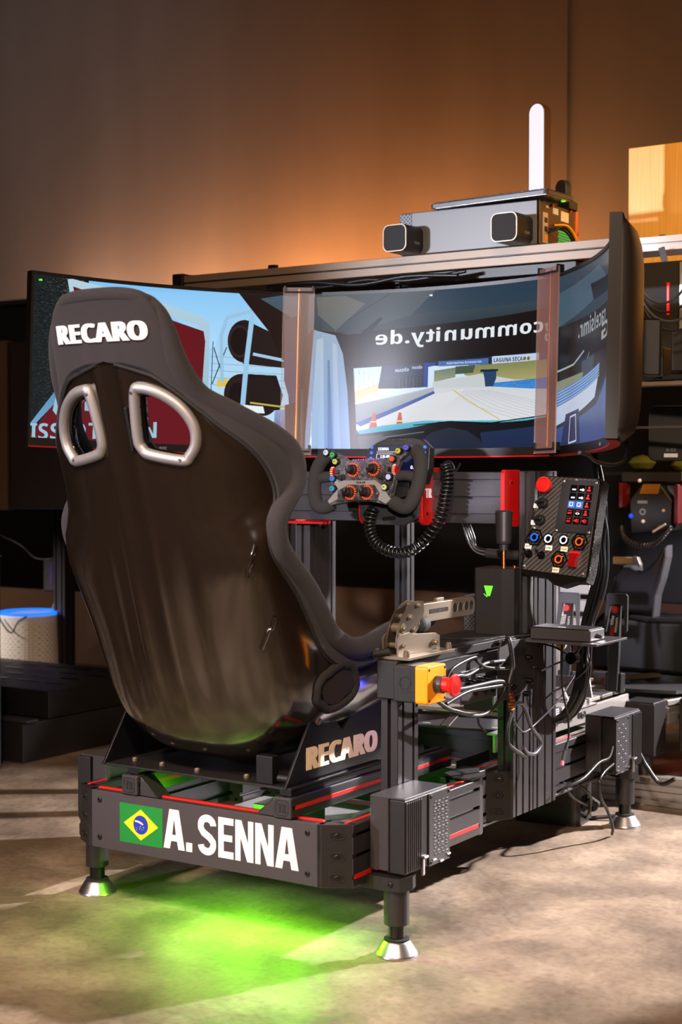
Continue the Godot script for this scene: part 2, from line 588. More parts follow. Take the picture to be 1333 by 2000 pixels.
func make_materials() -> void:
	mat("black_anodised", Color(0.27, 0.262, 0.272), 0.40, 0.7)
	mat("black_powder", Color(0.105, 0.10, 0.10), 0.42)
	mat("black_deep", Color(0.06, 0.058, 0.06), 0.45)
	mat("black_gloss", Color(0.045, 0.042, 0.045), 0.07)
	mat("dark_grey", Color(0.215, 0.21, 0.22), 0.36)
	mat("mid_grey", Color(0.5, 0.5, 0.51), 0.5)
	mat("silver", Color(0.80, 0.79, 0.80), 0.32, 1.0)
	mat("chrome", Color(0.85, 0.85, 0.87), 0.15, 1.0)
	mat("alu", Color(0.78, 0.76, 0.74), 0.38, 0.8)
	mat("alu_warm_lit", Color(0.55, 0.47, 0.40), 0.45, 0.1)  # aluminium with the warm light on the crossbar tinted into it
	mat("red_anodised", Color(0.75, 0.06, 0.05), 0.35, 0.2)
	mat("red_shaded", Color(0.36, 0.03, 0.03), 0.5)  # darker red copy, stands for the dim light on the next rig
	mat("red_strip", Color(0.80, 0.10, 0.08), 0.45)
	mat("red_plastic", Color(0.85, 0.10, 0.08), 0.4)
	mat("yellow_plastic", Color(1.0, 0.62, 0.03), 0.4)
	mat("white", Color(0.92, 0.91, 0.92), 0.6)
	mat("cream", Color(0.86, 0.74, 0.58), 0.6)
	mat("copper", Color(0.95, 0.55, 0.30), 0.3, 1.0)
	mat("steel_tan", Color(0.46, 0.41, 0.35), 0.45, 0.6)
	mat("rubber", Color(0.09, 0.088, 0.09), 0.75)
	mat("suede", Color(0.15, 0.145, 0.15), 0.95)
	mat("cable", Color(0.07, 0.07, 0.072), 0.35)
	mat("cable_sleeve", Color(0.10, 0.10, 0.105), 0.5)
	mat("cable_grey", Color(0.28, 0.28, 0.31), 0.32)
	mat("satin", Color(0.62, 0.61, 0.62), 0.5, 0.6)
	mat("flag_green", Color(0.10, 0.52, 0.20), 0.5)
	mat("flag_yellow", Color(0.98, 0.86, 0.10), 0.5)
	mat("flag_blue", Color(0.14, 0.22, 0.66), 0.5)
	mat("print_cream", Color(1.0, 0.90, 0.78), 0.6)
	mat("pcb_green", Color(0.05, 0.30, 0.10), 0.5)
	mat("blue_clip", Color(0.25, 0.55, 0.80), 0.5)
	mat("shell", Color(0.10, 0.078, 0.062), 0.17, 0.0, 0.7)  # black shell with the brown of the mirrored floor tinted into it
	M.shell.clearcoat_enabled = true
	M.shell.clearcoat = 1.0
	M.shell.clearcoat_roughness = 0.10
	mat("fabric", Color(0.165, 0.155, 0.175), 0.95)
	M.fabric.rim_enabled = true
	M.fabric.rim = 0.5
	M.fabric.heightmap_enabled = false
	var fn := noise_tex(0.12, 3, null, 256, 5, 0.0, 6.0)
	M.fabric.normal_enabled = true
	M.fabric.normal_texture = fn
	M.fabric.normal_scale = 0.6
	M.fabric.uv1_triplanar = true
	M.fabric.uv1_scale = Vector3(14, 14, 14)
	M.black_powder.normal_enabled = true
	M.black_powder.normal_texture = noise_tex(0.2, 2, null, 256, 9, 0.0, 4.0)
	M.black_powder.normal_scale = 0.35
	M.black_powder.uv1_triplanar = true
	M.black_powder.uv1_scale = Vector3(20, 20, 20)
	# stippled side of the button box
	mat("stipple", Color(0.06, 0.06, 0.062), 0.3)
	M.stipple.normal_enabled = true
	M.stipple.normal_texture = noise_tex(0.11, 1, null, 256, 4, 0.0, 26.0)
	M.stipple.normal_scale = 1.0
	M.stipple.uv1_triplanar = true
	M.stipple.uv1_scale = Vector3(16, 16, 16)
	# carbon twill
	var im := Image.create(32, 32, false, Image.FORMAT_RGB8)
	for y in 32:
		for x in 32:
			var k := int((x + y) / 4) % 4
			var c: float = [0.16, 0.23, 0.34, 0.23][k]
			im.set_pixel(x, y, Color(c, c * 0.95, c * 0.93))
	mat("carbon", Color.WHITE, 0.35)
	M.carbon.albedo_texture = ImageTexture.create_from_image(im)
	M.carbon.uv1_triplanar = true
	M.carbon.uv1_scale = Vector3(42, 42, 42)
	# forged carbon of the steering wheel
	var cell := FastNoiseLite.new()
	cell.noise_type = FastNoiseLite.TYPE_CELLULAR
	cell.cellular_return_type = FastNoiseLite.RETURN_CELL_VALUE
	cell.frequency = 0.06
	cell.seed = 3
	cell.domain_warp_enabled = true
	cell.domain_warp_amplitude = 22.0
	var ct := NoiseTexture2D.new()
	ct.width = 256; ct.height = 256; ct.seamless = true
	ct.noise = cell
	ct.color_ramp = ramp([[0.0, Color(0.10, 0.10, 0.11)], [0.45, Color(0.22, 0.21, 0.22)], [1.0, Color(0.46, 0.45, 0.47)]])
	mat("forged", Color.WHITE, 0.35)
	M.forged.albedo_texture = ct
	M.forged.uv1_triplanar = true
	M.forged.uv1_scale = Vector3(11, 11, 11)
	# concrete floor: broad stains, then grain
	mat("concrete", Color.WHITE, 0.55)
	M.concrete.albedo_texture = noise_tex(0.006, 6, ramp([[0.0, Color(0.38, 0.325, 0.275)], [0.35, Color(0.50, 0.435, 0.375)], [0.6, Color(0.58, 0.51, 0.44)], [1.0, Color(0.70, 0.63, 0.55)]]), 1024, 11, 40.0)
	M.concrete.uv1_triplanar = true
	M.concrete.uv1_world_triplanar = true
	M.concrete.uv1_scale = Vector3(0.55, 0.55, 0.55)
	M.concrete.detail_enabled = true
	M.concrete.detail_blend_mode = BaseMaterial3D.BLEND_MODE_MUL
	M.concrete.detail_uv_layer = BaseMaterial3D.DETAIL_UV_1
	M.concrete.detail_albedo = noise_tex(0.09, 4, ramp([[0.0, Color(0.82, 0.80, 0.78)], [0.4, Color(0.94, 0.94, 0.94)], [1.0, Color(1, 1, 1)]]), 1024, 21, 12.0)
	M.concrete.normal_enabled = true
	M.concrete.normal_texture = noise_tex(0.06, 4, null, 512, 31, 0.0, 3.0)
	M.concrete.normal_scale = 0.25
	mat("plaster", Color.WHITE, 0.8)
	M.plaster.albedo_texture = noise_tex(0.01, 4, ramp([[0.0, Color(0.53, 0.49, 0.46)], [1.0, Color(0.57, 0.53, 0.50)]]), 512, 41)
	M.plaster.uv1_triplanar = true
	M.plaster.uv1_world_triplanar = true
	M.plaster.uv1_scale = Vector3(0.5, 0.10, 0.5)
	mat("plaster_dark", Color(0.30, 0.28, 0.27), 0.85)
	mat("plaster_warm", Color(0.62, 0.48, 0.38), 0.8)
	# light wood board
	mat("wood", Color.WHITE, 0.45)
	M.wood.albedo_texture = noise_tex(0.03, 4, ramp([[0.0, Color(0.84, 0.62, 0.32)], [0.5, Color(0.89, 0.68, 0.37)], [1.0, Color(0.92, 0.72, 0.41)]]), 512, 51)
	M.wood.uv1_triplanar = true
	M.wood.uv1_scale = Vector3(9.0, 0.2, 9.0)
	# punched sheet: dark round holes in grey steel
	var pi_ := Image.create(32, 32, false, Image.FORMAT_RGB8)
	for y in 32:
		for x in 32:
			var d := minf(Vector2(x - 8, y - 8).length(), Vector2(x - 24, y - 24).length())
			pi_.set_pixel(x, y, Color(0.03, 0.03, 0.03) if d < 6.0 else Color(0.36, 0.36, 0.38))
	mat("mesh_sheet", Color.WHITE, 0.35, 0.5)
	M.mesh_sheet.albedo_texture = ImageTexture.create_from_image(pi_)
	M.mesh_sheet.uv1_triplanar = true
	M.mesh_sheet.uv1_scale = Vector3(90, 90, 90)
	mat("mesh_white", Color.WHITE, 0.6)
	var pj := Image.create(32, 32, false, Image.FORMAT_RGB8)
	for y in 32:
		for x in 32:
			var d := minf(Vector2(x - 8, y - 8).length(), Vector2(x - 24, y - 24).length())
			pj.set_pixel(x, y, Color(0.45, 0.42, 0.40) if d < 4.0 else Color(0.93, 0.90, 0.87))
	M.mesh_white.albedo_texture = ImageTexture.create_from_image(pj)
	M.mesh_white.uv1_triplanar = true
	M.mesh_white.uv1_scale = Vector3(45, 45, 45)
	# glass-clear bezel strip
	mat("acrylic", Color(0.9, 0.8, 0.75, 0.12), 0.05)
	M.acrylic.transparency = BaseMaterial3D.TRANSPARENCY_ALPHA
	glow("led_white", Color(0.95, 0.96, 1.0), 1.6)
	glow("led_blue", Color(0.20, 0.38, 1.0), 2.0)
	glow("led_cyan", Color(0.10, 0.50, 1.0), 1.6)
	glow("led_orange", Color(1.0, 0.28, 0.03), 1.8)
	glow("led_red", Color(1.0, 0.05, 0.04), 1.4)
	glow("led_green", Color(0.35, 1.0, 0.16), 2.6)
	glow("led_amber", Color(1.0, 0.75, 0.4), 1.2)

func make_room() -> void:
	struct("floor", MB.new().bx(-6, 5, -0.2, 0, -4.2, 6), M.concrete, "stained brown polished concrete floor under the racing rigs", "floor")
	struct("wall_back", MB.new().bx(-6, -0.78, 0, 3.7, -3.6, -3.4), M.plaster, "brown plaster wall with an orange glow behind the monitors", "wall")
	struct("trim_1", MB.new().bx(-0.80, 5, 0, 3.7, -3.8, -3.408), M.plaster, "set-back stretch of dark brown wall right of the light bar", "wall")
	struct("wall_left", MB.new().bx(-6.2, -6, 0, 3.7, -3.6, 6), M.plaster, "left wall of the workshop out of the frame", "wall")
	struct("wall_right", MB.new().bx(5, 5.2, 0, 3.7, -4.2, 6), M.plaster_warm, "right wall of the workshop out of the frame", "wall")
	struct("wall_rear", MB.new().bx(-6, 5, 0, 3.7, 6, 6.2), M.plaster_warm, "unseen warm brown wall behind the camera mirrored in the seat shell", "wall")  # unseen, its warm tone chosen for the seat shell to mirror
	solo("led_strip", MB.new().bx(-3.4, -0.4, 1.60, 1.62, -3.062, -3.052, 0.003), glow("strip_orange_light", Color(1.0, 0.5, 0.18), 1.2), "unseen orange light strip behind the black backdrop partition washing the wall", "light strip")
	for k in 5:
		lamp_omni("unseen_wall_strip_lamp", V(-3.3 + 0.62 * k, 1.62, -3.09), [Color(1.0, 0.78, 0.64), Color(1.0, 0.72, 0.52), Color(1.0, 0.64, 0.37), Color(1.0, 0.62, 0.34), Color(1.0, 0.64, 0.38)][k], [0.22, 0.34, 0.56, 0.56, 0.24][k], 0.05)  # unseen lamps behind the partition, give the wall its orange glow
	struct("ceiling", MB.new().bx(-6.2, 5.2, 3.7, 3.9, -4.2, 6.2), M.plaster_dark, "dark workshop ceiling above the rigs", "ceiling")

# ---------- the aluminium frame ----------
func beam(called: String, parent: Node, w: float, h: float, a: Vector3, dir: Vector3, up: Vector3, L: float, m: Material, sw := 0.008) -> MeshInstance3D:
	return put(called, profile(w, h, a, dir, up, L, sw), m, parent)

func bolt(parent: Node, c: Vector3, nrm: Vector3, r := 0.005, h := 0.003, m: Material = null, called := "bolt") -> MeshInstance3D:
	var mb := MB.new()
	var f := face(c, nrm, Vector3.UP if absf(nrm.normalized().y) < 0.9 else Vector3.BACK)
	var xf := Transform3D(Basis(f.basis.x, f.basis.z, -f.basis.y), c)
	mb.lathe([Vector2(r, 0), Vector2(r, h * 0.7), Vector2(r * 0.75, h), Vector2(r * 0.45, h), Vector2(r * 0.40, h * 0.35), Vector2(0, h * 0.35)], xf, 12)
	return put(called, mb, m if m else M.black_deep, parent)

func slot_hole(parent: Node, c: Vector3, nrm: Vector3, w: float, h: float, called := "slot") -> void:
	var f := face(c, nrm)
	put(called, MB.new().prism(rrect(w, h, h * 0.49, 5), 0.0006, f), M.black_deep, parent)
	put("rim", MB.new().prism(holed(rrect(w + 0.003, h + 0.003, h * 0.55, 5), rrect(w, h, h * 0.49, 5)), 0.0014, f.translated_local(V(0, 0, 0.0008))), M.black_anodised, parent)
	bolt(parent, c + nrm.normalized() * 0.0004, nrm, 0.0042, 0.0022)

func make_frame() -> void:
	var A: Material = M.black_anodised
	var t := thing("sim_rig_frame", "black aluminium profile frame of the racing rig with red slot strips", "rig frame")
	# rear cross beam just behind the name plate
	beam("cross_beam", t, 0.04, 0.12, V(-0.295, 0.197, -0.024), V(1, 0, 0), V(0, 1, 0), 0.59, A)
	put("slot_strip", MB.new().bx(-0.285, 0.285, 0.2565, 0.2600, -0.029, -0.019, 0.001), M.red_strip, t, "red strip in the top slot")
	for s: float in [-1.0, 1.0]:
		# corner bracket with three slotted holes, set at an angle between plate and side beam
		var pg := pv([0.295, 0.0, 0.345, -0.030, 0.345, -0.045, 0.285, -0.045, 0.285, 0.0])
		for i in pg.size():
			pg[i] = Vector2(pg[i].x * s, pg[i].y)
		var br := put("corner_bracket", MB.new().prism(pg, 0.12, Transform3D(Basis(V(1, 0, 0), V(0, 0, 1), V(0, -1, 0)), V(0, 0.137, 0)), 0.001), M.black_powder, t)
		var nn := V(0.030 * s, 0, 0.050).normalized()
		for k in 3:
			slot_hole(br, V(0.320 * s, 0.157 + 0.04 * k, -0.015) + nn * 0.0008, nn, 0.028, 0.012)
		# rear side beam
		var x := 0.327 * s
		var sb := beam("side_beam", t, 0.04, 0.12, V(x, 0.197, -0.030), V(0, 0, -1), V(0, 1, 0), 0.505, A)
		put("slot_strip", MB.new().bx(x - 0.004, x + 0.004, 0.2545, 0.2585, -0.52, -0.035, 0.001), M.red_strip, sb, "red strip in the slot")
		put("slot_strip", MB.new().bx(x + s * 0.0165, x + s * 0.0205, 0.153, 0.163, -0.53, -0.035, 0.001), M.red_strip, sb, "red strip in the slot")
		# rounded silver-grey end cap of the rear side beam
		var cap := MB.new()
		cap.prism(pv([0.0, 0.0, 0.040, 0.0, 0.040, -0.012, 0.034, -0.026, 0.022, -0.036, 0.004, -0.040, 0.0, -0.040]) if s > 0 else pv([0.0, 0.0, -0.040, 0.0, -0.040, -0.012, -0.034, -0.026, -0.022, -0.036, -0.004, -0.040, 0.0, -0.040]), 0.126, Transform3D(Basis(V(1, 0, 0), V(0, 0, 1), V(0, -1, 0)), V(0.307 * s, 0.134, -0.535)), 0.003)
		put("beam_end_cap", cap, M.dark_grey, sb)
		put("link_plate", MB.new().prism(pv([0.262 * s, -0.62, 0.300 * s, -0.62, 0.316 * s, -0.585, 0.347 * s, -0.56, 0.347 * s, -0.50, 0.30 * s, -0.50, 0.262 * s, -0.53]), 0.004, Transform3D(Basis(V(1, 0, 0), V(0, 0, 1), V(0, -1, 0)), V(0, 0.259, 0)), 0.001), M.dark_grey, t)
		# front side beam, one profile further in
		var xf := 0.287 * s
		var fb := beam("side_beam", t, 0.04, 0.12, V(xf, 0.197, -0.50), V(0, 0, -1), V(0, 1, 0), 0.83, A)
		put("slot_strip", MB.new().bx(xf - 0.004, xf + 0.004, 0.2545, 0.2585, -1.31, -0.56, 0.001), M.red_strip, fb, "red strip in the top slot")
		put("beam_lip", MB.new().bx(xf - 0.02 * s, xf + 0.024 * s, 0.130, 0.137, -1.30, -0.54, 0.002), M.dark_grey, fb)
		# upright that carries the wheel deck
		var up: MeshInstance3D
		if s > 0:
			up = beam("upright", t, 0.04, 0.12, V(0.327, 0.142, -0.857), V(0, 1, 0), V(0, 0, -1), 0.778, A, 0.009)
			put("end_cover", MB.new().bx(0.307, 0.347, 0.9195, 0.922, -0.917, -0.797), A, up)
			beam("short_upright", t, 0.04, 0.10, V(0.327, 0.142, -0.743), V(0, 1, 0), V(0, 0, -1), 0.29, A, 0.009)
		else:
			up = beam("upright", t, 0.04, 0.12, V(-0.284, 0.258, -0.835), V(0, 1, 0), V(0, 0, -1), 0.535, A, 0.009)
		var p2 := pv([0.307, -0.640, 0.342, -0.690, 0.347, -0.692, 0.307, -0.692])
		for i in p2.size():
			p2[i] = Vector2(p2[i].x * s, p2[i].y)
		var b2 := put("upright_bracket", MB.new().prism(p2, 0.11, Transform3D(Basis(V(1, 0, 0), V(0, 0, 1), V(0, -1, 0)), V(0, 0.139, 0)), 0.001), M.black_powder, t)
		var n2 := V(0.050 * s, 0, 0.036).normalized()
		for k in 3:
			slot_hole(b2, V(0.3245 * s, 0.158 + 0.037 * k, -0.665) + n2 * 0.0008, n2, 0.028, 0.012)
		# seat rail on top of the rear beam
		var rx := 0.207 if s > 0 else -0.178
		var rail := beam("seat_rail", t, 0.042, 0.04, V(rx, 0.279, -0.002), V(0, 0, -1), V(0, 1, 0), 0.62, A)
		put("slot_strip", MB.new().bx(rx + 0.0175, rx + 0.0215, 0.2745, 0.2835, -0.61, -0.012, 0.001), M.red_strip, rail, "red strip in the slot")
		var rc := put("rail_end_cap", MB.new().box(V(rx, 0.279, 0.001), V(0.043, 0.041, 0.009), 0.003), M.dark_grey, t)
		put("emblem", letters("TR", 0.022, 0.017, 0.001, Transform3D(Basis(), V(rx, 0.279, 0.0063)), 0.002), M.mid_grey if s < -2 else A, rc)
		put("emblem_ring", MB.new().prism(holed(rrect(0.031, 0.031, 0.008, 4), rrect(0.028, 0.028, 0.007, 4)), 0.0012, Transform3D(Basis(), V(rx, 0.279, 0.0061))), A, rc)
		var sg := -1.0 if s > 0 else 1.0
		put("rail_gusset", MB.new().prism(pv([rx + sg * 0.021, 0.2585, rx + sg * 0.068, 0.2585, rx + sg * 0.021, 0.296]), 0.004, Transform3D(Basis(), V(0, 0, -0.004)), 0.0008), M.dark_grey, t)
		var gs := MB.new()
		gs.prism(pv([rx + sg * 0.064, 0.2585, rx + sg * 0.068, 0.2585, rx + sg * 0.025, 0.296, rx + sg * 0.021, 0.296]), 0.04, Transform3D(Basis(), V(0, 0, -0.004)), 0.0005)
		put("gusset_web", gs, M.black_anodised, t)
		put("slider_rail", MB.new().bx(rx - 0.014, rx + 0.014, 0.299, 0.312, -0.46, -0.006, 0.002), M.black_deep, t)
	beam("cross_beam", t, 0.04, 0.12, V(-0.267, 0.197, -1.29), V(1, 0, 0), V(0, 1, 0), 0.534, A)
	beam("cross_beam", t, 0.04, 0.04, V(-0.267, 0.168, -0.66), V(1, 0, 0), V(0, 1, 0), 0.534, M.black_deep)
	# wheel deck
	var d := beam("deck_beam", t, 0.04, 0.12, V(-0.322, 0.86, -0.78), V(1, 0, 0), V(0, 1, 0), 0.605, A, 0.007)
	for s: float in [-1.0, 1.0]:
		var ex := 0.287 if s > 0 else -0.324
		var ep := put("red_end_plate", MB.new().prism(rrect(0.085, 0.132, 0.010, 4), 0.010, Transform3D(Basis(V(0, 0, -1), V(0, 1, 0), V(1, 0, 0)), V(ex + 0.006, 0.859, -0.795)), 0.0012), M.red_anodised, d, "red end plate")
		for yy in [0.825, 0.895]:
			put("screw_seat", MB.new().prism(ngon(0.007, 14), 0.0006, face(V(ex + 0.0064, yy, -0.785), V(1, 0, 0))), M.red_plastic, t)
			bolt(t, V(ex + 0.0065, yy, -0.785), V(1, 0, 0), 0.004, 0.003)
	put("red_gusset", MB.new().prism(pv([-0.31, 0.74, -0.20, 0.74, -0.195, 0.75, -0.235, 0.83, -0.31, 0.83]), 0.006, Transform3D(Basis(V(1, 0, 0), V(0, 0, -1), V(0, 1, 0)), V(0, 0.797, 0)), 0.001), M.red_anodised, t, "red gusset under the deck beam")
	# pale tray placed to catch the green light seen through the gap
	put("under_tray", MB.new().bx(-0.26, 0.26, 0.139, 0.142, -0.62, -0.10), M.mid_grey, t)
	# green light strip under the frame
	var ls := solo("led_strip", MB.new().bx(-0.22, 0.22, 0.1475, 0.1505, -0.068, -0.060, 0.001), glow("led_strip_green", Color(0.35, 1.0, 0.05), 1.2), "green light strip on the back of the rear beam glowing on the floor", "light strip")
	for k in 3:
		lamp_spot("unseen_green_lamp", V(-0.10 + 0.14 * k, 0.143, -0.074), V(-0.10 + 0.14 * k, -0.85, [0.14, 0.20, 0.60][k]), Color(0.50, 1.0, 0.07), [0.040, 0.070, 0.080][k], 82.0, 0.01, false)
	lamp_omni("unseen_green_lamp", V(-0.05, 0.215, -0.17), Color(0.36, 1.0, 0.06), 0.024, 0.02)  # unseen lamp inside the frame, turns the gap under the seat green
	for x in [-0.12, 0.06]:
		lamp_spot("unseen_green_lamp", V(x, 0.252, -0.060), V(x, 0.02, -0.24), Color(0.36, 1.0, 0.06), 0.040, 52.0, 0.01, false)  # unseen, light the inside of the rear frame green
	lamp_spot("unseen_green_lamp", V(0.262, 0.250, -0.075), V(0.262, -0.5, -0.75), Color(0.36, 1.0, 0.06), 0.045, 60.0, 0.01, false)  # unseen, lights the control module green

func make_name_plate() -> void:
	var t := thing("name_plate", "dark grey steel plate across the rear of the rig with flag and driver name", "name plate")
	put("plate", MB.new().bx(-0.295, 0.295, 0.137, 0.257, -0.003, 0.0, 0.0012), mat("plate_grey", Color(0.25, 0.235, 0.252), 0.5), t)
	for p in [[-0.263, 0.238], [-0.263, 0.160], [0.263, 0.238], [0.263, 0.160]]:
		bolt(t, V(p[0], p[1], 0.0), V(0, 0, 1), 0.0055, 0.003, null, "screw")
	# flag
	var x0 := -0.208
	var x1 := -0.0935
	var y0 := 0.1585
	var y1 := 0.2395
	var cx := (x0 + x1) / 2
	var cy := (y0 + y1) / 2
	put("flag", MB.new().bx(x0, x1, y0, y1, -0.0002, 0.0005, 0.0001), M.flag_green, t, "green flag field")
	put("flag_diamond", MB.new().prism(pv([cx - 0.046, cy, cx, cy - 0.032, cx + 0.046, cy, cx, cy + 0.032]), 0.0005, Transform3D(Basis(), V(0, 0, 0.0009))), M.flag_yellow, t, "yellow diamond")
	put("flag_disc", MB.new().prism(ngon(0.0195, 32, 0, cx, cy), 0.0005, Transform3D(Basis(), V(0, 0, 0.0012))), M.flag_blue, t, "blue disc with stars")
	var band := PackedVector2Array()
	for k in 9:
		var a := lerpf(0.62, 1.06, k / 8.0) * PI * 0.5
		band.append(Vector2(cx - 0.012 + 0.0345 * cos(a) * 1.0, cy - 0.026 + 0.0345 * sin(a)))
	for k in 9:
		var a := lerpf(1.06, 0.62, k / 8.0) * PI * 0.5
		band.append(Vector2(cx - 0.012 + 0.0310 * cos(a) * 1.0, cy - 0.026 + 0.0310 * sin(a)))
	put("flag_band", MB.new().prism(band, 0.0004, Transform3D(Basis(), V(0, 0, 0.0014))), M.white, t, "white band")
	var st := MB.new()
	var rs := RandomNumberGenerator.new()
	rs.seed = 7
	for k in 14:
		st.prism(ngon(0.0006, 6, 0, cx + rs.randf_range(-0.012, 0.010), cy + rs.randf_range(-0.014, -0.001)), 0.0003, Transform3D(Basis(), V(0, 0, 0.0014)))
	put("flag_stars", st, M.white, t)
	# A. SENNA in tall narrow capitals, built stroke by stroke
	var gl := {
		"A": [[0, 0, 0.30, 0, 0.36, 0.2, 0.64, 0.2, 0.70, 0, 1.0, 0, 0.72, 1.0, 0.28, 1.0], [0.41, 0.36, 0.59, 0.36, 0.50, 0.78]],
		"S": [], "E": [[0, 0, 1, 0, 1, 0.17, 0.36, 0.17, 0.36, 0.42, 0.92, 0.42, 0.92, 0.58, 0.36, 0.58, 0.36, 0.83, 1, 0.83, 1, 1, 0, 1]],
		"N": [[0, 0, 0.29, 0, 0.29, 0.58, 0.66, 0, 1, 0, 1, 1, 0.71, 1, 0.71, 0.44, 0.34, 1, 0, 1]],
		".": [[0, 0, 1, 0, 1, 1, 0, 1]],
	}
	var ly := 0.1615
	var lh := 0.080
	for g in [["A", 0.0, 0.060], [".", 0.064, 0.017], ["S", 0.097, 0.050], ["E", 0.153, 0.041], ["N", 0.199, 0.048], ["N", 0.252, 0.048], ["A", 0.304, 0.060]]:
		var gx: float = -0.0905 + g[1] * 0.915
		var gw: float = g[2] * 0.915
		var gh := lh if g[0] != "." else 0.018
		var mb := MB.new()
		var T := Transform3D(Basis(), V(0, 0, 0.0008))
		var conv := func(a: Array) -> PackedVector2Array:
			var o := PackedVector2Array()
			for i in range(0, a.size(), 2):
				o.append(Vector2(gx + gw * a[i], ly + gh * a[i + 1]))
			return o
		if g[0] == "S":
			var o2 := []
			var mids := []
			for k in 13:
				var a := lerpf(-0.05, PI, k / 12.0)
				mids.append(Vector2(0.5 + 0.34 * cos(a), 0.75 + 0.165 * sin(a)))
			mids.append(Vector2(0.16, 0.66))
			mids.append(Vector2(0.30, 0.55)); mids.append(Vector2(0.66, 0.44)); mids.append(Vector2(0.84, 0.33))
			for k in 13:
				var a := lerpf(0.0, -PI + 0.05, k / 12.0)
				mids.append(Vector2(0.5 + 0.34 * cos(a), 0.25 + 0.165 * sin(a)))
			var lft := PackedVector2Array()
			var rgt := PackedVector2Array()
			for k in mids.size():
				var p := Vector2(gx + gw * mids[k].x, ly + gh * mids[k].y)
				var a: Vector2 = mids[maxi(k - 1, 0)]
				var b: Vector2 = mids[mini(k + 1, mids.size() - 1)]
				var dd := Vector2((b.x - a.x) * gw, (b.y - a.y) * gh).normalized()
				var nr := Vector2(-dd.y, dd.x) * 0.0073
				lft.append(p + nr); rgt.append(p - nr)
			rgt.reverse()
			lft.append_array(rgt)
			mb.prism(lft, 0.0008, T)
		elif g[0] == "A":
			mb.prism(holed(conv.call(gl["A"][0]), conv.call(gl["A"][1])), 0.0008, T)
		else:
			mb.prism(conv.call(gl[g[0]][0]), 0.0008, T)
		put("letter", mb, M.white, t)

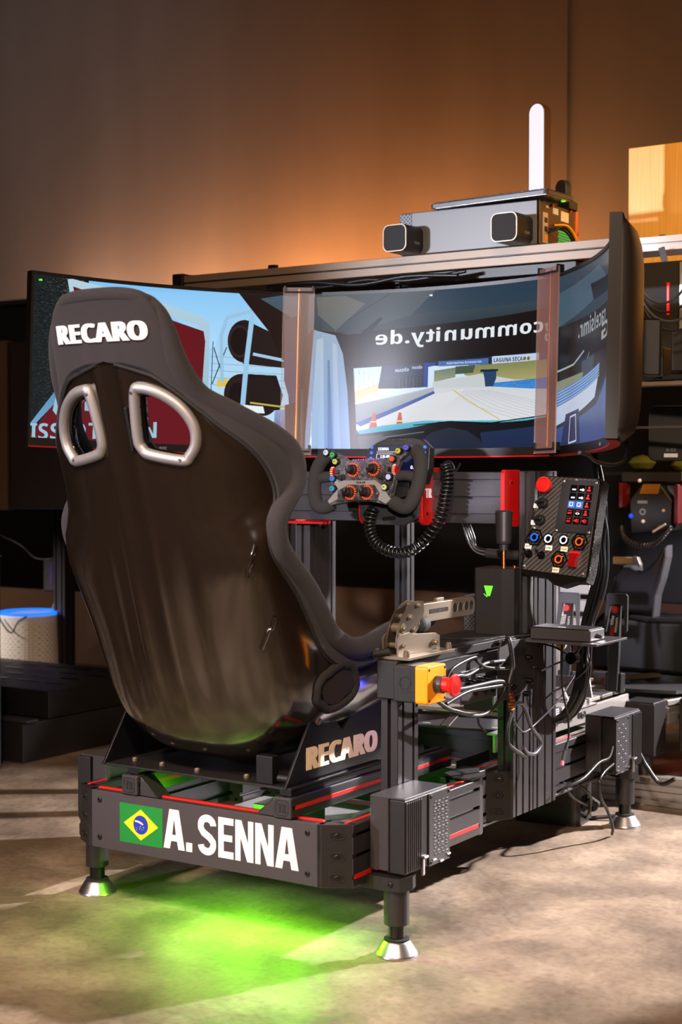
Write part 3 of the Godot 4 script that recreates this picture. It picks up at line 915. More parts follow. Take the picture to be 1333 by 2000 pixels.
# ---------- motion actuators ----------
func make_actuators() -> void:
	var where := [["right of the name plate", 0.397, -0.105, 1.0, 1.0], ["half hidden left of the name plate", -0.372, -0.11, -1.0, 1.0], ["far right under the button box", 0.352, -1.325, 1.0, -1.0], ["at the far left corner behind the seat", -0.352, -1.325, -1.0, -1.0]]
	for w in where:
		var t := thing("motion_actuator", "black motion actuator with silver foot, " + w[0], "actuator", V(w[1], 0, w[2]), "motion actuators under the rig")
		var sx: float = w[3]
		var sz: float = w[4]
		var fx := func(mb: MB) -> MB: return MB.new().add(mb, Transform3D(Basis(V(sx, 0, 0), V(0, 1, 0), V(0, 0, sz)), Vector3.ZERO))
		put("foot", MB.new().lathe([Vector2(0, 0), Vector2(0.0405, 0), Vector2(0.0415, 0.003), Vector2(0.0405, 0.006), Vector2(0.027, 0.027), Vector2(0.025, 0.029), Vector2(0, 0.029)], Transform3D(), 40), M.silver, t, "silver cone foot")
		put("foot_ring", MB.new().lathe([Vector2(0, 0.029), Vector2(0.024, 0.029), Vector2(0.0245, 0.033), Vector2(0.020, 0.034), Vector2(0, 0.034)], Transform3D(), 32), M.rubber, t)
		put("rod", MB.new().cyl(V(0, 0.033, 0), V(0, 0.064, 0), 0.0165, -1, 28), M.black_gloss, t)
		put("tube", MB.new().cyl(V(0, 0.060, 0), V(0, 0.150, 0), 0.0245, -1, 36, 0.001), M.black_anodised, t)
		# clamp arm that grips the tube and bolts to the beam
		var arm := MB.new().prism(pv([0.024, 0.030, -0.015, 0.033, -0.065, 0.030, -0.105, 0.030, -0.105, 0.008, -0.060, 0.008, -0.034, -0.020, 0.0, -0.034, 0.028, -0.024, 0.036, 0.0]), 0.026, Transform3D(Basis(V(1, 0, 0), V(0, 0, 1), V(0, -1, 0)), V(0, 0.129, 0)), 0.0015)
		var am := put("clamp_arm", fx.call(arm), M.black_powder, t)
		bolt(am, V(0.005 * sx, 0.142, 0.032 * sz), V(0, 0, sz), 0.005, 0.003)
		put("arm_hole", MB.new().prism(ngon(0.005, 14), 0.0006, face(V(-0.050 * sx, 0.144, 0.0308 * sz), V(0, 0, sz))), M.black_deep, am)
		# housing: rounded drive cover and motor block
		var cov := fx.call(MB.new().prism(rrect(0.046, 0.165, 0.006, 4, -0.027, -0.062), 0.14, Transform3D(Basis(V(1, 0, 0), V(0, 0, 1), V(0, -1, 0)), V(0, 0.163, 0)), 0.002)) as MB
		put("drive_cover", cov, M.dark_grey, t)
		var mo := fx.call(MB.new().bx(-0.003, 0.033, 0.161, 0.303, -0.145, 0.024, 0.003)) as MB
		put("motor_block", mo, M.black_powder, t)
		put("seam", fx.call(MB.new().bx(-0.0045, -0.0020, 0.162, 0.3035, -0.1455, 0.0248, 0.0004)), M.black_deep, t)
		put("top_lid", fx.call(MB.new().bx(-0.048, 0.030, 0.302, 0.306, -0.142, 0.020, 0.0015)), M.dark_grey, t)
		# ribs on the outer face
		for k in 8:
			put("cooling_rib", fx.call(MB.new().bx(0.033, 0.0362, 0.166, 0.298, 0.018 - 0.0075 * k, 0.0215 - 0.0075 * k, 0.0008)), M.black_anodised, t)
		var gp := put("grille_plate", fx.call(MB.new().bx(0.033, 0.036, 0.160, 0.302, -0.144, -0.062, 0.001)), M.dark_grey, t)
		# louvres of the grille, some paler as painted glints
		for r in 17:
			for c in 4:
				var yy := 0.180 + r * 0.0064
				var zz := -0.131 + c * 0.0150 + (0.0035 if r % 2 else 0.0)
				put("louvre", fx.call(MB.new().box(V(0.0365, yy, zz), V(0.0016, 0.0022, 0.0085), 0.0005)), M.mid_grey if (r * 3 + c) % 5 == 0 else M.black_anodised, gp)
		for q in [[-0.138, 0.295], [-0.069, 0.295], [-0.138, 0.167], [-0.069, 0.167]]:
			bolt(gp, V(0.036 * sx, q[1], q[0] * sz), V(sx, 0, 0), 0.003, 0.002)
		for q in [[-0.136, 0.171], [-0.080, 0.171], [-0.108, 0.163]]:
			put("clip", fx.call(MB.new().box(V(0.0375, q[1], q[0]), V(0.003, 0.004, 0.014), 0.001)), M.chrome, gp)
		put("latch", fx.call(MB.new().bx(0.034, 0.040, 0.150, 0.186, -0.040, -0.032, 0.0015)), M.silver, t)
		put("latch_tab", fx.call(MB.new().bx(0.034, 0.046, 0.183, 0.189, -0.045, -0.028, 0.002)), M.silver, t)

# ---------- seat ----------
var sc_c := []    # centre line of the shell (y, z)
var sc_r := []    # rim (x, y, z)
const SN := 25

func seat_tables() -> void:
	sc_c = [Vector2(1.249, 0.288), Vector2(1.232, 0.285), Vector2(1.19, 0.276), Vector2(1.145, 0.266), Vector2(1.105, 0.256), Vector2(1.07, 0.246), Vector2(1.03, 0.235), Vector2(0.99, 0.224), Vector2(0.95, 0.213), Vector2(0.91, 0.203), Vector2(0.87, 0.192), Vector2(0.83, 0.181), Vector2(0.79, 0.171), Vector2(0.745, 0.159), Vector2(0.70, 0.147), Vector2(0.645, 0.131), Vector2(0.58, 0.111), Vector2(0.51, 0.086), Vector2(0.44, 0.053), Vector2(0.383, 0.012), Vector2(0.347, -0.05), Vector2(0.337, -0.14), Vector2(0.342, -0.25), Vector2(0.365, -0.38), Vector2(0.41, -0.50)]
	sc_r = [V(0.100, 1.226, 0.256), V(0.118, 1.206, 0.250), V(0.130, 1.173, 0.243), V(0.138, 1.128, 0.232), V(0.147, 1.089, 0.215), V(0.161, 1.057, 0.190), V(0.186, 1.037, 0.160), V(0.216, 1.014, 0.125), V(0.244, 0.987, 0.080), V(0.255, 0.962, 0.050), V(0.256, 0.929, 0.034), V(0.254, 0.896, 0.038), V(0.252, 0.866, 0.063), V(0.250, 0.828, 0.087), V(0.250, 0.784, 0.079), V(0.250, 0.747, 0.041), V(0.250, 0.706, -0.008), V(0.250, 0.658, -0.049), V(0.250, 0.618, -0.087), V(0.250, 0.589, -0.130), V(0.250, 0.569, -0.185), V(0.250, 0.570, -0.249), V(0.250, 0.584, -0.311), V(0.248, 0.598, -0.400), V(0.240, 0.606, -0.503)]

func cat2(a: Array, s: float) -> Vector2:
	var f := clampf(s, 0.0, 1.0) * (SN - 1)
	var i := mini(int(f), SN - 2)
	var p: Vector2 = a[i]
	return p.cubic_interpolate(a[i + 1], a[maxi(i - 1, 0)], a[mini(i + 2, SN - 1)], f - i)

func cat3(a: Array, s: float) -> Vector3:
	var f := clampf(s, 0.0, 1.0) * (SN - 1)
	var i := mini(int(f), SN - 2)
	var p: Vector3 = a[i]
	return p.cubic_interpolate(a[i + 1], a[maxi(i - 1, 0)], a[mini(i + 2, SN - 1)], f - i)

# u from -1 (left rim) to 1 (right rim), s from the head (0) to the front of the pan (1); off pushes inwards
func seat_at(u: float, s: float, off := 0.0) -> Vector3:
	var c := cat2(sc_c, s)
	var r := cat3(sc_r, s)
	var th := absf(u) * PI / 2
	var ex := 2.0 / 2.7
	var k := 1.0 - pow(maxf(cos(th), 0.0), ex)
	var x := r.x * pow(sin(th), ex) * (1.0 if u > 0.0 else -1.035)
	var ax := absf(x)
	var y := lerpf(c.x, r.y, k)
	var z := lerpf(c.y, r.z, k)
	# pressed ribs down the back
	var back := smoothstep(0.08, 0.2, s) * (1.0 - smoothstep(0.7, 0.78, s))
	z += back * (0.004 * exp(-pow((ax - 0.030) / 0.010, 2)) - 0.005 * exp(-pow((ax - 0.095) / 0.022, 2)) * smoothstep(0.45, 0.6, s) - 0.012 * (1.0 - exp(-pow(ax / 0.16, 2))))
	var p := V(x - 0.006, y, z)
	if off != 0.0:
		var mid := V(-0.006, lerpf(c.x, r.y, 0.7) + 0.05 * s, lerpf(c.y, r.z, 0.8) - 0.10)
		p += (mid - p).normalized() * off
	return p

func hole_poly(s: float) -> PackedVector2Array:
	# belt opening in x, y
	var a := pv([0.060, 1.058, 0.074, 1.066, 0.104, 1.056, 0.132, 1.034, 0.149, 1.006, 0.150, 0.978, 0.138, 0.958, 0.126, 0.951, 0.072, 0.961, 0.057, 0.970, 0.053, 0.990])
	var o := PackedVector2Array()
	for p in a:
		o.append(Vector2(p.x * s - 0.006, p.y))
	return o

# depth of the shell's outer surface at x, y on the back
func seat_z(x: float, y: float) -> Vector3:
	var u := 0.0
	var s := 0.2
	for it in 24:
		var p := seat_at(u, s)
		var d := Vector2(x - p.x, y - p.y)
		var pu := seat_at(u + 0.004, s)
		var ps := seat_at(u, s + 0.002)
		var a := Vector2(pu.x - p.x, pu.y - p.y) / 0.004
		var b := Vector2(ps.x - p.x, ps.y - p.y) / 0.002
		var det := a.x * b.y - a.y * b.x
		u = clampf(u + (d.x * b.y - d.y * b.x) / det * 0.8, -0.97, 0.97)
		s = clampf(s + (a.x * d.y - a.y * d.x) / det * 0.8, 0.001, 0.7)
	return seat_at(u, s)

# point on the right flank at height y and depth z
func seat_side(y: float, z: float) -> Vector3:
	var best := Vector3.ZERO
	var bd := 1e9
	for i in 40:
		for j in 60:
			var p := seat_at(lerpf(0.35, 0.97, i / 39.0), lerpf(0.55, 0.97, j / 59.0))
			var d := absf(p.y - y) + absf(p.z - z)
			if p.x > 0.15 and d < bd:
				bd = d; best = p
	return best

func seat_s(y: float) -> float:
	for i in 200:
		if cat2(sc_c, i / 199.0).x < y:
			return i / 199.0
	return 0.7

func fabric_edge(s: float) -> float:
	# share of u at which the black shell gives way to the cloth edge
	var f := s * (SN - 1)
	var tab := [0.0, 0.0, 0.0, 0.0, 0.32, 0.60, 0.68, 0.71, 0.745, 0.78, 0.82, 0.855, 0.885, 0.91, 0.93, 0.94, 0.94, 0.94, 0.94, 0.94, 0.94, 0.94, 0.94, 0.94, 0.94]
	var i := mini(int(f), SN - 2)
	if f < 3.65: return 0.0
	if f < 4.0: return lerpf(0.0, 0.32, sqrt((f - 3.65) / 0.35))
	return lerpf(tab[i], tab[i + 1], f - i)

func make_seat() -> void:
	seat_tables()
	var t := thing("racing_seat", "glossy black racing bucket seat with grey cloth headrest and side bolsters seen from behind", "seat")
	var hr := hole_poly(1.0)
	var hl := hole_poly(-1.0)
	var in_hole := func(p: Vector3) -> bool: return p.z > 0.1 and (Geometry2D.is_point_in_polygon(Vector2(p.x, p.y), hr) or Geometry2D.is_point_in_polygon(Vector2(p.x, p.y), hl))
	put("shell", MB.new().grid(func(a: float, b: float) -> Vector3: return seat_at(a * 2.0 - 1.0, b), 120, 170, 1e-3, in_hole), M.shell, t, "glossy black shell")
	# inner padding
	put("padding", MB.new().grid(func(a: float, b: float) -> Vector3: return seat_at((a * 2.0 - 1.0) * 0.985, b, 0.022), 100, 150, 1e-3, in_hole), M.fabric, t)
	# cloth: one wrap over head and shoulders that runs down both edges
	for s: float in [-1.0, 1.0]:
		var wrap := func(a: float, b: float) -> Vector3:
			var ed := fabric_edge(b)
			var u := lerpf(ed, 1.0, a)
			var p := seat_at(u * s, b)
			var lift := 0.007 * smoothstep(0.0, 0.10, a) if ed > 0.0 else 0.007
			return p + (p - seat_at(u * s, b, 0.01)) * (lift / 0.01)
		put("cloth_wrap", MB.new().grid(wrap, 26, 150), M.fabric, t)
	# rolled edge along the rim
	var path := []
	for i in 45:
		path.append(seat_at(-1.0, 1.0 - i / 44.0))
	for i in 9:
		path.append(seat_at(-0.8 + 0.2 * i, 0.0) + V(0, -0.006, -0.004))
	for i in 45:
		path.append(seat_at(1.0, i / 44.0))
	var top := crv(path, 3)
	var rad := PackedFloat32Array()
	for i in top.size():
		rad.append(lerpf(0.0135, 0.0225, smoothstep(0.08, 0.27, absf(float(i) / (top.size() - 1) * 2.0 - 1.0))))
	put("edge_roll", MB.new().tube(top, 0.023, 12, 1.0, false, rad), M.fabric, t)
	# stitched seam where cloth meets shell
	for s: float in [-1.0, 1.0]:
		var sp := []
		for i in 40:
			var b := lerpf(3.66 / 24.0, 1.0, i / 39.0)
			sp.append(seat_at(fabric_edge(b) * s, b) + V(0, 0, 0.002))
		put("seam_piping", MB.new().tube(crv(sp, 2), 0.0035, 6), M.rubber, t)
	# headrest lettering lies on the cloth
	var lt := letters("RECARO", 0.218, 0.034, 0.0012, Transform3D(), 0.006)
	var bent := MB.new()
	for k in lt.v.size():
		var p := lt.v[k]
		var q := seat_z(p.x - 0.004, p.y + 1.1775)
		bent.v.append(q + V(0, -0.002, 0.0082 + (p.z + 0.0012)))
		bent.n.append((lt.n[k] + V(0, -0.2, 0)).normalized())
		bent.t.append(Vector2.ZERO)
	put("headrest_lettering", bent, M.white, t, "white lettering")
	# belt openings with satin silver rings
	for s: float in [-1.0, 1.0]:
		var hp := hole_poly(s)
		var c3 := []
		for p in hp:
			var ctr := Vector2(0.1 * s - 0.006, 1.005)
			var pp := p + (p - ctr).normalized() * 0.009
			c3.append(seat_z(pp.x, pp.y) + V(0, 0, 0.002))
		var ring := put("belt_ring", MB.new().tube(crv(c3, 6, true), 0.0105, 10, 1.0, true), M.satin, t, "satin silver ring round the belt opening")
		put("ring_liner", MB.new().tube(crv(c3.map(func(p: Vector3) -> Vector3: return p + V(0, 0, -0.016)), 6, true), 0.0125, 8, 1.0, true), M.black_gloss, ring)
		for i in [0, 7]:
			bolt(ring, c3[i] + V(0, 0, 0.0100), V(0, -0.2, 1), 0.0032, 0.001)
	put("shell_slot", MB.new().box(V(0.026, 1.00, 0.2335), V(0.007, 0.085, 0.006), 0.003, Basis(V(1, 0, 0), -0.26 * -1.0)), M.black_deep, t)
	# side belt opening low on the right wing
	var ov := []
	var pad := []
	for i in 18:
		var a := TAU * i / 18
		ov.append(seat_side(0.498 + 0.043 * sin(a) + 0.006 * cos(a), -0.140 + 0.064 * cos(a) - 0.012 * sin(a)))
		pad.append(seat_side(0.498 + 0.034 * sin(a) + 0.006 * cos(a), -0.140 + 0.054 * cos(a) - 0.012 * sin(a)) + V(0.003, 0, 0))
	put("belt_ring", MB.new().tube(crv(ov, 3, true), 0.0095, 8, 1.0, true), M.suede, t, "dark ring round the side belt opening")
	var pm := MB.new()
	for i in 18:
		pm.flat(seat_side(0.498, -0.140) + V(0.004, 0, 0), pad[i], pad[(i + 1) % 18], V(1, 0, 0.2).normalized())
	put("belt_pad", pm, mat("pad_brown", Color(0.13, 0.10, 0.085), 0.8), t)
	# two moulded ribs on the corner between back and side
	for q in [[0.705, 0.60, 0.72], [0.555, 0.55, 0.72]]:
		var rp := []
		for i in 7:
			var u := lerpf(q[1], q[2], i / 6.0)
			rp.append(seat_at(u, seat_s(q[0] + 0.045 * (i / 6.0))) + V(0.001, 0, 0.002))
		put("shell_rib", MB.new().tube(crv(rp, 4), 0.0045, 8), M.shell, t)
	# mount: base plate and the two side plates
	var m := thing("seat_mount", "black steel seat mount with triangular side plates below the bucket seat", "seat mount")
	put("base_plate", MB.new().bx(-0.262, 0.224, 0.312, 0.317, -0.34, -0.002, 0.001), M.black_powder, m)
	for x in [-0.21, -0.13, -0.03, 0.09, 0.17]:
		bolt(m, V(x, 0.317, -0.03 - 0.012 * absf(x * 8)), V(0, 1, 0), 0.006, 0.007, M.steel_tan)
	for s: float in [-1.0, 1.0]:
		var x := 0.212 if s > 0 else -0.250
		var pl := pv([0.004, 0.316, -0.105, 0.470, -0.118, 0.470, -0.195, 0.402, -0.355, 0.530, -0.445, 0.535, -0.445, 0.316])
		var z2 := PackedVector2Array()
		for p in pl:
			z2.append(Vector2(-p.x, p.y))
		var sp := put("side_plate", MB.new().prism(z2, 0.005, Transform3D(Basis(V(0, 0, -1), V(0, 1, 0), V(1, 0, 0)), V(x + 0.0025, 0, 0)), 0.001), mat("plate_gloss", Color(0.07, 0.07, 0.09), 0.28), m)
		bolt(sp, V(x + 0.003 * s, 0.432, -0.105), V(s, 0, 0), 0.009, 0.005, M.steel_tan)
		if s > 0:
			put("lettering", letters("RECARO", 0.262, 0.044, 0.0010, Transform3D(Basis(V(0, 0, -1), V(0, 1, 0), V(1, 0, 0)), V(x + 0.0038, 0.362, -0.196)), 0.008), M.print_cream, sp, "cream lettering")
			put("spacer", MB.new().cyl(V(x, 0.33, -0.02), V(x - 0.03, 0.33, -0.02), 0.008), M.black_deep, sp)
	put("bracket", MB.new().bx(0.135, 0.175, 0.317, 0.372, -0.03, -0.008, 0.002), M.black_deep, m)

# ---------- monitors ----------
const MR := 1.25
func scr(x: float, y: float, z := 0.0) -> Vector3:
	var a := x / MR
	return V((MR - z) * sin(a), y, MR - (MR - z) * cos(a))

func make_monitors() -> void:
	var tilt := Transform3D(Basis(V(1, 0, 0), -0.043), V(0, 1.175, -0.90))
	var W := 0.700
	var H := 0.394
	var sag := MR * (1.0 - cos(0.355 / MR))
	var cx := scr(0.355, 0).x
	var frames := [
		Transform3D(Basis(), V(0, 0, -sag + 0.02)),
		Transform3D(Basis(V(0, 1, 0), deg_to_rad(-57.0)), V(0.362, 0, 0.02)) * Transform3D(Basis(), V(cx, 0, -sag)),
		Transform3D(Basis(V(0, 1, 0), deg_to_rad(55.5)), V(-0.362, 0, 0.02)) * Transform3D(Basis(), V(-cx, 0, -sag)),
	]
	var names := ["curved gaming monitor in the middle showing the view through a windscreen", "curved gaming monitor on the right seen almost edge on", "curved gaming monitor on the left behind the seat showing a pit lane"]
	var pics := [center_pic(), right_pic(), left_pic()]
	for i in 3:
		var t := thing("monitor", names[i], "monitor", Vector3.ZERO, "three curved monitors of the rig")
		t.transform = tilt * frames[i]
		var m := mat("screen_%d" % i, Color(0.015, 0.015, 0.017), 0.22)
		m.emission_enabled = true
		m.emission_texture = pics[i].tex()
		m.emission = Color(1, 1, 1)
		m.emission_operator = BaseMaterial3D.EMISSION_OP_MULTIPLY
		m.emission_energy_multiplier = [1.0, 0.9, 1.05][i]
		m.metallic_specular = 0.25
		put("screen", MB.new().grid(func(a: float, b: float) -> Vector3: return scr((a - 0.5) * W, (b - 0.5) * H, 0.0), 40, 4), m, t)
		var bz := MB.new()
		# thin bezels round the picture, the lower one deeper
		for k in 24:
			var a0 := (k / 24.0 - 0.5) * (W + 0.012)
			var a1 := ((k + 1) / 24.0 - 0.5) * (W + 0.012)
			for q in [[H / 2, H / 2 + 0.009], [-H / 2 - 0.020, -H / 2]]:
				bz.squad(scr(a0, q[0], 0.002), scr(a1, q[0], 0.002), scr(a1, q[1], 0.002), scr(a0, q[1], 0.002), V(0, 0, 1), V(0, 0, 1), V(0, 0, 1), V(0, 0, 1))
			bz.squad(scr(a0, H / 2 + 0.009, 0.002), scr(a1, H / 2 + 0.009, 0.002), scr(a1, H / 2 + 0.009, -0.022), scr(a0, H / 2 + 0.009, -0.022), V(0, 1, 0), V(0, 1, 0), V(0, 1, 0), V(0, 1, 0))
			bz.squad(scr(a0, -H / 2 - 0.020, 0.002), scr(a1, -H / 2 - 0.020, 0.002), scr(a1, -H / 2 - 0.020, -0.022), scr(a0, -H / 2 - 0.020, -0.022), V(0, -1, 0), V(0, -1, 0), V(0, -1, 0), V(0, -1, 0))
		for s: float in [-1.0, 1.0]:
			var xa: float = s * W / 2
			var xb: float = s * (W / 2 + 0.006)
			bz.squad(scr(xa, -H / 2 - 0.02, 0.002), scr(xb, -H / 2 - 0.02, 0.002), scr(xb, H / 2 + 0.009, 0.002), scr(xa, H / 2 + 0.009, 0.002), V(0, 0, 1), V(0, 0, 1), V(0, 0, 1), V(0, 0, 1))
			bz.squad(scr(xb, -H / 2 - 0.02, 0.002), scr(xb, H / 2 + 0.009, 0.002), scr(xb, H / 2 + 0.009, -0.022), scr(xb, -H / 2 - 0.02, -0.022), V(s, 0, 0), V(s, 0, 0), V(s, 0, 0), V(s, 0, 0))
		put("bezel", bz, mat("bezel_black", Color(0.10, 0.085, 0.08), 0.35), t)
		# rounded back housing
		var bk := MB.new().grid(func(a: float, b: float) -> Vector3:
			var x := (a - 0.5) * (W + 0.010)
			var y := (b - 0.5) * (H + 0.026) - 0.0055
			var e := pow(1.0 - pow(absf(a * 2 - 1), 6.0), 0.5) * pow(1.0 - pow(absf(b * 2 - 1), 6.0), 0.5)
			return scr(x, y, -0.020 - 0.040 * e), 40, 20, 1e-3)
		put("back_housing", bk, mat("housing_brown", Color(0.17, 0.15, 0.14), 0.4), t)
		var rs := MB.new()
		for k in 24:
			var a0 := (k / 24.0 - 0.5) * (W + 0.008)
			var a1 := ((k + 1) / 24.0 - 0.5) * (W + 0.008)
			rs.squad(scr(a0, -H / 2 - 0.0225, 0.0015), scr(a1, -H / 2 - 0.0225, 0.0015), scr(a1, -H / 2 - 0.0195, 0.0028), scr(a0, -H / 2 - 0.0195, 0.0028), V(0, 0, 1), V(0, 0, 1), V(0, 0, 1), V(0, 0, 1))
			rs.squad(scr(a0, -H / 2 - 0.0225, 0.0015), scr(a1, -H / 2 - 0.0225, 0.0015), scr(a1, -H / 2 - 0.0225, -0.020), scr(a0, -H / 2 - 0.0225, -0.020), V(0, -1, 0), V(0, -1, 0), V(0, -1, 0), V(0, -1, 0))
		put("red_trim", rs, M.red_anodised, t, "thin red trim under the bezel")
		put("maker_lettering", letters("AOC", 0.022, 0.007, 0.0006, Transform3D(Basis(), scr(0.0, -H / 2 - 0.011, 0.003)), 0.0008), M.mid_grey, t)
		put("mount_boss", MB.new().bx(-0.06, 0.06, -0.07, 0.05, -0.11, -0.05, 0.006), M.black_powder, t)
		# light the picture sheds
		var l := AreaLight3D.new()
		l.name = "monitor_lamp"
		add_child(l, true)
		l.transform = t.transform * Transform3D(Basis(V(0, 1, 0), PI), V(0, 0, 0.03 + sag * 0.6))
		l.area_size = Vector2(0.62, 0.36)
		l.light_color = Color(0.72, 0.84, 1.0)
		l.light_energy = 0.02
		l.area_range = 6.0
		l.area_attenuation = 2.0
		l.shadow_enabled = true
		if i == 0:
			put("counter_label", letters("4.20", 0.008, 0.004, 0.0005, Transform3D(Basis(), scr(-0.008, H / 2 - 0.012, 0.001))), M.led_white, t)
		if i == 2:
			put("counter_label", letters("144 FPS", 0.012, 0.0045, 0.0005, Transform3D(Basis(V(0, 1, 0), -0.26), scr(-W / 2 + 0.016, H / 2 - 0.012, 0.001))), M.led_green, t)
	# clear strips that bend light over the seams
	for s: float in [-1.0, 1.0]:
		var st := thing("bezel_strip", "clear plastic strip with black clips over the " + ("right" if s > 0 else "left") + " monitor seam", "seam strip", Vector3.ZERO, "clear strips over the monitor seams")
		st.transform = tilt * Transform3D(Basis(V(0, 1, 0), deg_to_rad(-28.0 * s)), V(0.352 * s, 0, 0.052))
		put("sheet", MB.new().bx(-0.040, 0.040, -0.215, 0.215, -0.0015, 0.0015, 0.0008), M.acrylic if s < 0 else tinted(), st)
		put("sheet_edge", MB.new().bx(-0.041, -0.0395, -0.215, 0.215, -0.002, 0.002, 0.0004), M.acrylic, st)
		put("sheet_edge", MB.new().bx(0.0395, 0.041, -0.215, 0.215, -0.002, 0.002, 0.0004), M.acrylic, st)
		put("ridge", MB.new().cyl(V(0, -0.2, -0.006), V(0, 0.212, -0.006), 0.003, -1, 10), M.copper, st, "copper-coloured ridge along the middle")
		for y in [-0.205, 0.203]:
			put("clip_bar", MB.new().cyl(V(-0.036, y, 0.004), V(0.036, y, 0.004), 0.0022, -1, 8), M.black_deep, st)
			for x in [-0.036, 0.036]:
				put("clip_hook", MB.new().bx(x - 0.003, x + 0.003, y - 0.002, y + 0.016, -0.016, 0.004, 0.001), M.black_deep, st)

func tinted() -> StandardMaterial3D:
	var m := mat("acrylic_brown", Color(0.62, 0.46, 0.42, 0.42), 0.3)  # pinkish-brown, less clear version of the acrylic
	m.transparency = BaseMaterial3D.TRANSPARENCY_ALPHA
	return m

func C(r: int, g: int, b: int) -> Color: return Color8(r, g, b)

func center_pic() -> Pic:
	var p := Pic.new(1400, 788, C(38, 26, 24), [Vector2(590, 573), Vector2(1079, 543), Vector2(1069, 884), Vector2(598, 877)])
	p.poly([560, 560, 1090, 530, 1090, 596, 720, 632, 690, 655, 655, 645, 600, 640, 560, 700], C(86, 92, 96), C(50, 60, 68))
	p.poly([840, 555, 1090, 535, 1090, 600, 760, 640], C(40, 60, 78), C(52, 66, 78))
	p.poly([690, 640, 800, 605, 1090, 585, 1090, 600, 720, 645], C(56, 70, 78), C(42, 50, 58))
	p.line([645, 636, 700, 596, 760, 556], 3, C(50, 50, 52))
	p.poly([606, 575, 660, 570, 700, 585, 645, 640, 610, 610], C(112, 110, 104), C(96, 100, 100))
	p.poly([604, 640, 645, 650, 662, 690, 672, 760, 684, 880, 596, 880], C(150, 170, 190), C(124, 160, 214))
	p.poly([610, 660, 622, 655, 634, 880, 606, 880], C(176, 192, 206), C(158, 190, 230))
	p.poly([640, 665, 648, 668, 664, 880, 652, 880], C(170, 186, 202), C(150, 182, 226))
	p.poly([632, 700, 636, 700, 650, 880, 640, 880], C(104, 128, 160), C(92, 128, 186))
	# banner with mirrored lettering
	p.poly([690, 648, 730, 612, 735, 615, 715, 640, 1090, 602, 1090, 690, 690, 712], C(26, 19, 18))
	p.text(letters("community.de", 1, 1, 0.01), C(226, 232, 236), Vector2(722, 640), Vector2(1060, 620), Vector2(722, 678), true)
	p.text(letters("g", 1, 1, 0.01), C(150, 156, 160), Vector2(1062, 634), Vector2(1078, 632), Vector2(1062, 672), true)
	# windscreen
	p.poly([680, 716, 1090, 690, 1090, 815, 1030, 828, 830, 825, 740, 848, 700, 848, 690, 838], C(206, 224, 240), C(214, 218, 226))
	p.poly([680, 716, 738, 712, 740, 742, 682, 765], C(196, 226, 250), C(226, 238, 246))
	p.poly([682, 765, 740, 742, 770, 745, 700, 775, 684, 790], C(206, 200, 150), C(222, 214, 176))
	p.poly([736, 712, 822, 706, 822, 755, 770, 757, 730, 757], C(28, 34, 54))
	p.poly([818, 706, 848, 704, 848, 710, 826, 714, 826, 755, 818, 755], C(24, 62, 150))
	p.poly([740, 712, 816, 708, 816, 730, 742, 740], C(34, 42, 74))
	p.text(letters("mazda", 1, 1, 0.01), C(190, 205, 230), Vector2(762, 716), Vector2(788, 714), Vector2(762, 724))
	p.text(letters("mazda", 1, 1, 0.01), C(190, 205, 230), Vector2(795, 711), Vector2(814, 710), Vector2(795, 718))
	p.poly([840, 702, 1090, 688, 1090, 712, 840, 712], C(30, 42, 66))
	p.poly([846, 703, 946, 699, 946, 711, 846, 713], C(72, 108, 168))
	p.text(letters("Automotive Accessories", 1, 1, 0.01), C(210, 224, 244), Vector2(862, 704.5), Vector2(932, 702.5), Vector2(862, 709.5))
	p.poly([953, 696, 1050, 693, 1050, 711, 953, 713], C(190, 206, 226))
	p.text(letters("LAGUNA SECA", 1, 1, 0.01), C(30, 46, 92), Vector2(957, 700), Vector2(1016, 699), Vector2(957, 708))
	p.disc(1020, 703, 9, 9, C(120, 100, 40)); p.disc(1028, 703, 9, 9, C(120, 100, 40))
	p.poly([838, 722, 880, 716, 880, 736, 838, 745], C(112, 126, 104), C(150, 156, 128))
	p.poly([880, 714, 1090, 706, 1090, 750, 1000, 747, 900, 733], C(128, 132, 84), C(176, 166, 108))
	p.poly([880, 714, 920, 712, 915, 728, 880, 730], C(70, 86, 66))
	p.poly([836, 745, 930, 730, 1000, 745, 1090, 748, 1090, 770, 940, 758, 836, 760], C(198, 202, 204))
	p.poly([955, 750, 1090, 742, 1090, 768, 955, 760], C(46, 116, 192), C(60, 134, 208))
	for k in 4:
		p.line([958, 752 + 2 * k, 1090, 746 + 5 * k], 1.5, C(96, 164, 224))
	p.poly([935, 724, 962, 724, 962, 740, 955, 758, 940, 758, 938, 740], C(40, 66, 100))
	p.poly([930, 722, 966, 722, 966, 726, 930, 727], C(20, 40, 66))
	# track
	p.poly([838, 757, 950, 757, 1090, 770, 1090, 815, 1030, 828, 830, 825, 740, 845, 720, 815], C(206, 209, 214), C(224, 226, 230))
	p.poly([684, 790, 838, 755, 838, 765, 690, 830], C(170, 176, 180), C(132, 142, 152))
	p.poly([690, 826, 838, 763, 840, 768, 700, 834], C(58, 84, 160))
	p.poly([700, 833, 838, 770, 900, 760, 830, 826, 745, 846, 705, 846], C(216, 218, 222))
	p.line([876, 762, 905, 785, 968, 824], 4, C(214, 178, 66))
	for k in 9:
		p.line([880 + k * 8, 764, 930 + k * 19, 800, 1000 + k * 22, 824], 1.6, C(176, 178, 182))
	p.poly([722, 806, 727, 806, 731, 838, 715, 838], C(196, 92, 46)); p.line([718, 824, 729, 824], 5, C(232, 232, 232))
	p.poly([771, 806, 776, 806, 780, 836, 766, 836], C(196, 92, 46)); p.line([768, 823, 778, 823], 5, C(232, 232, 232))
	for k in 6:
		p.line([684 + 9 * k, 720, 685 + 9 * k, 762 - k * 2], 1.2, C(120, 126, 120))
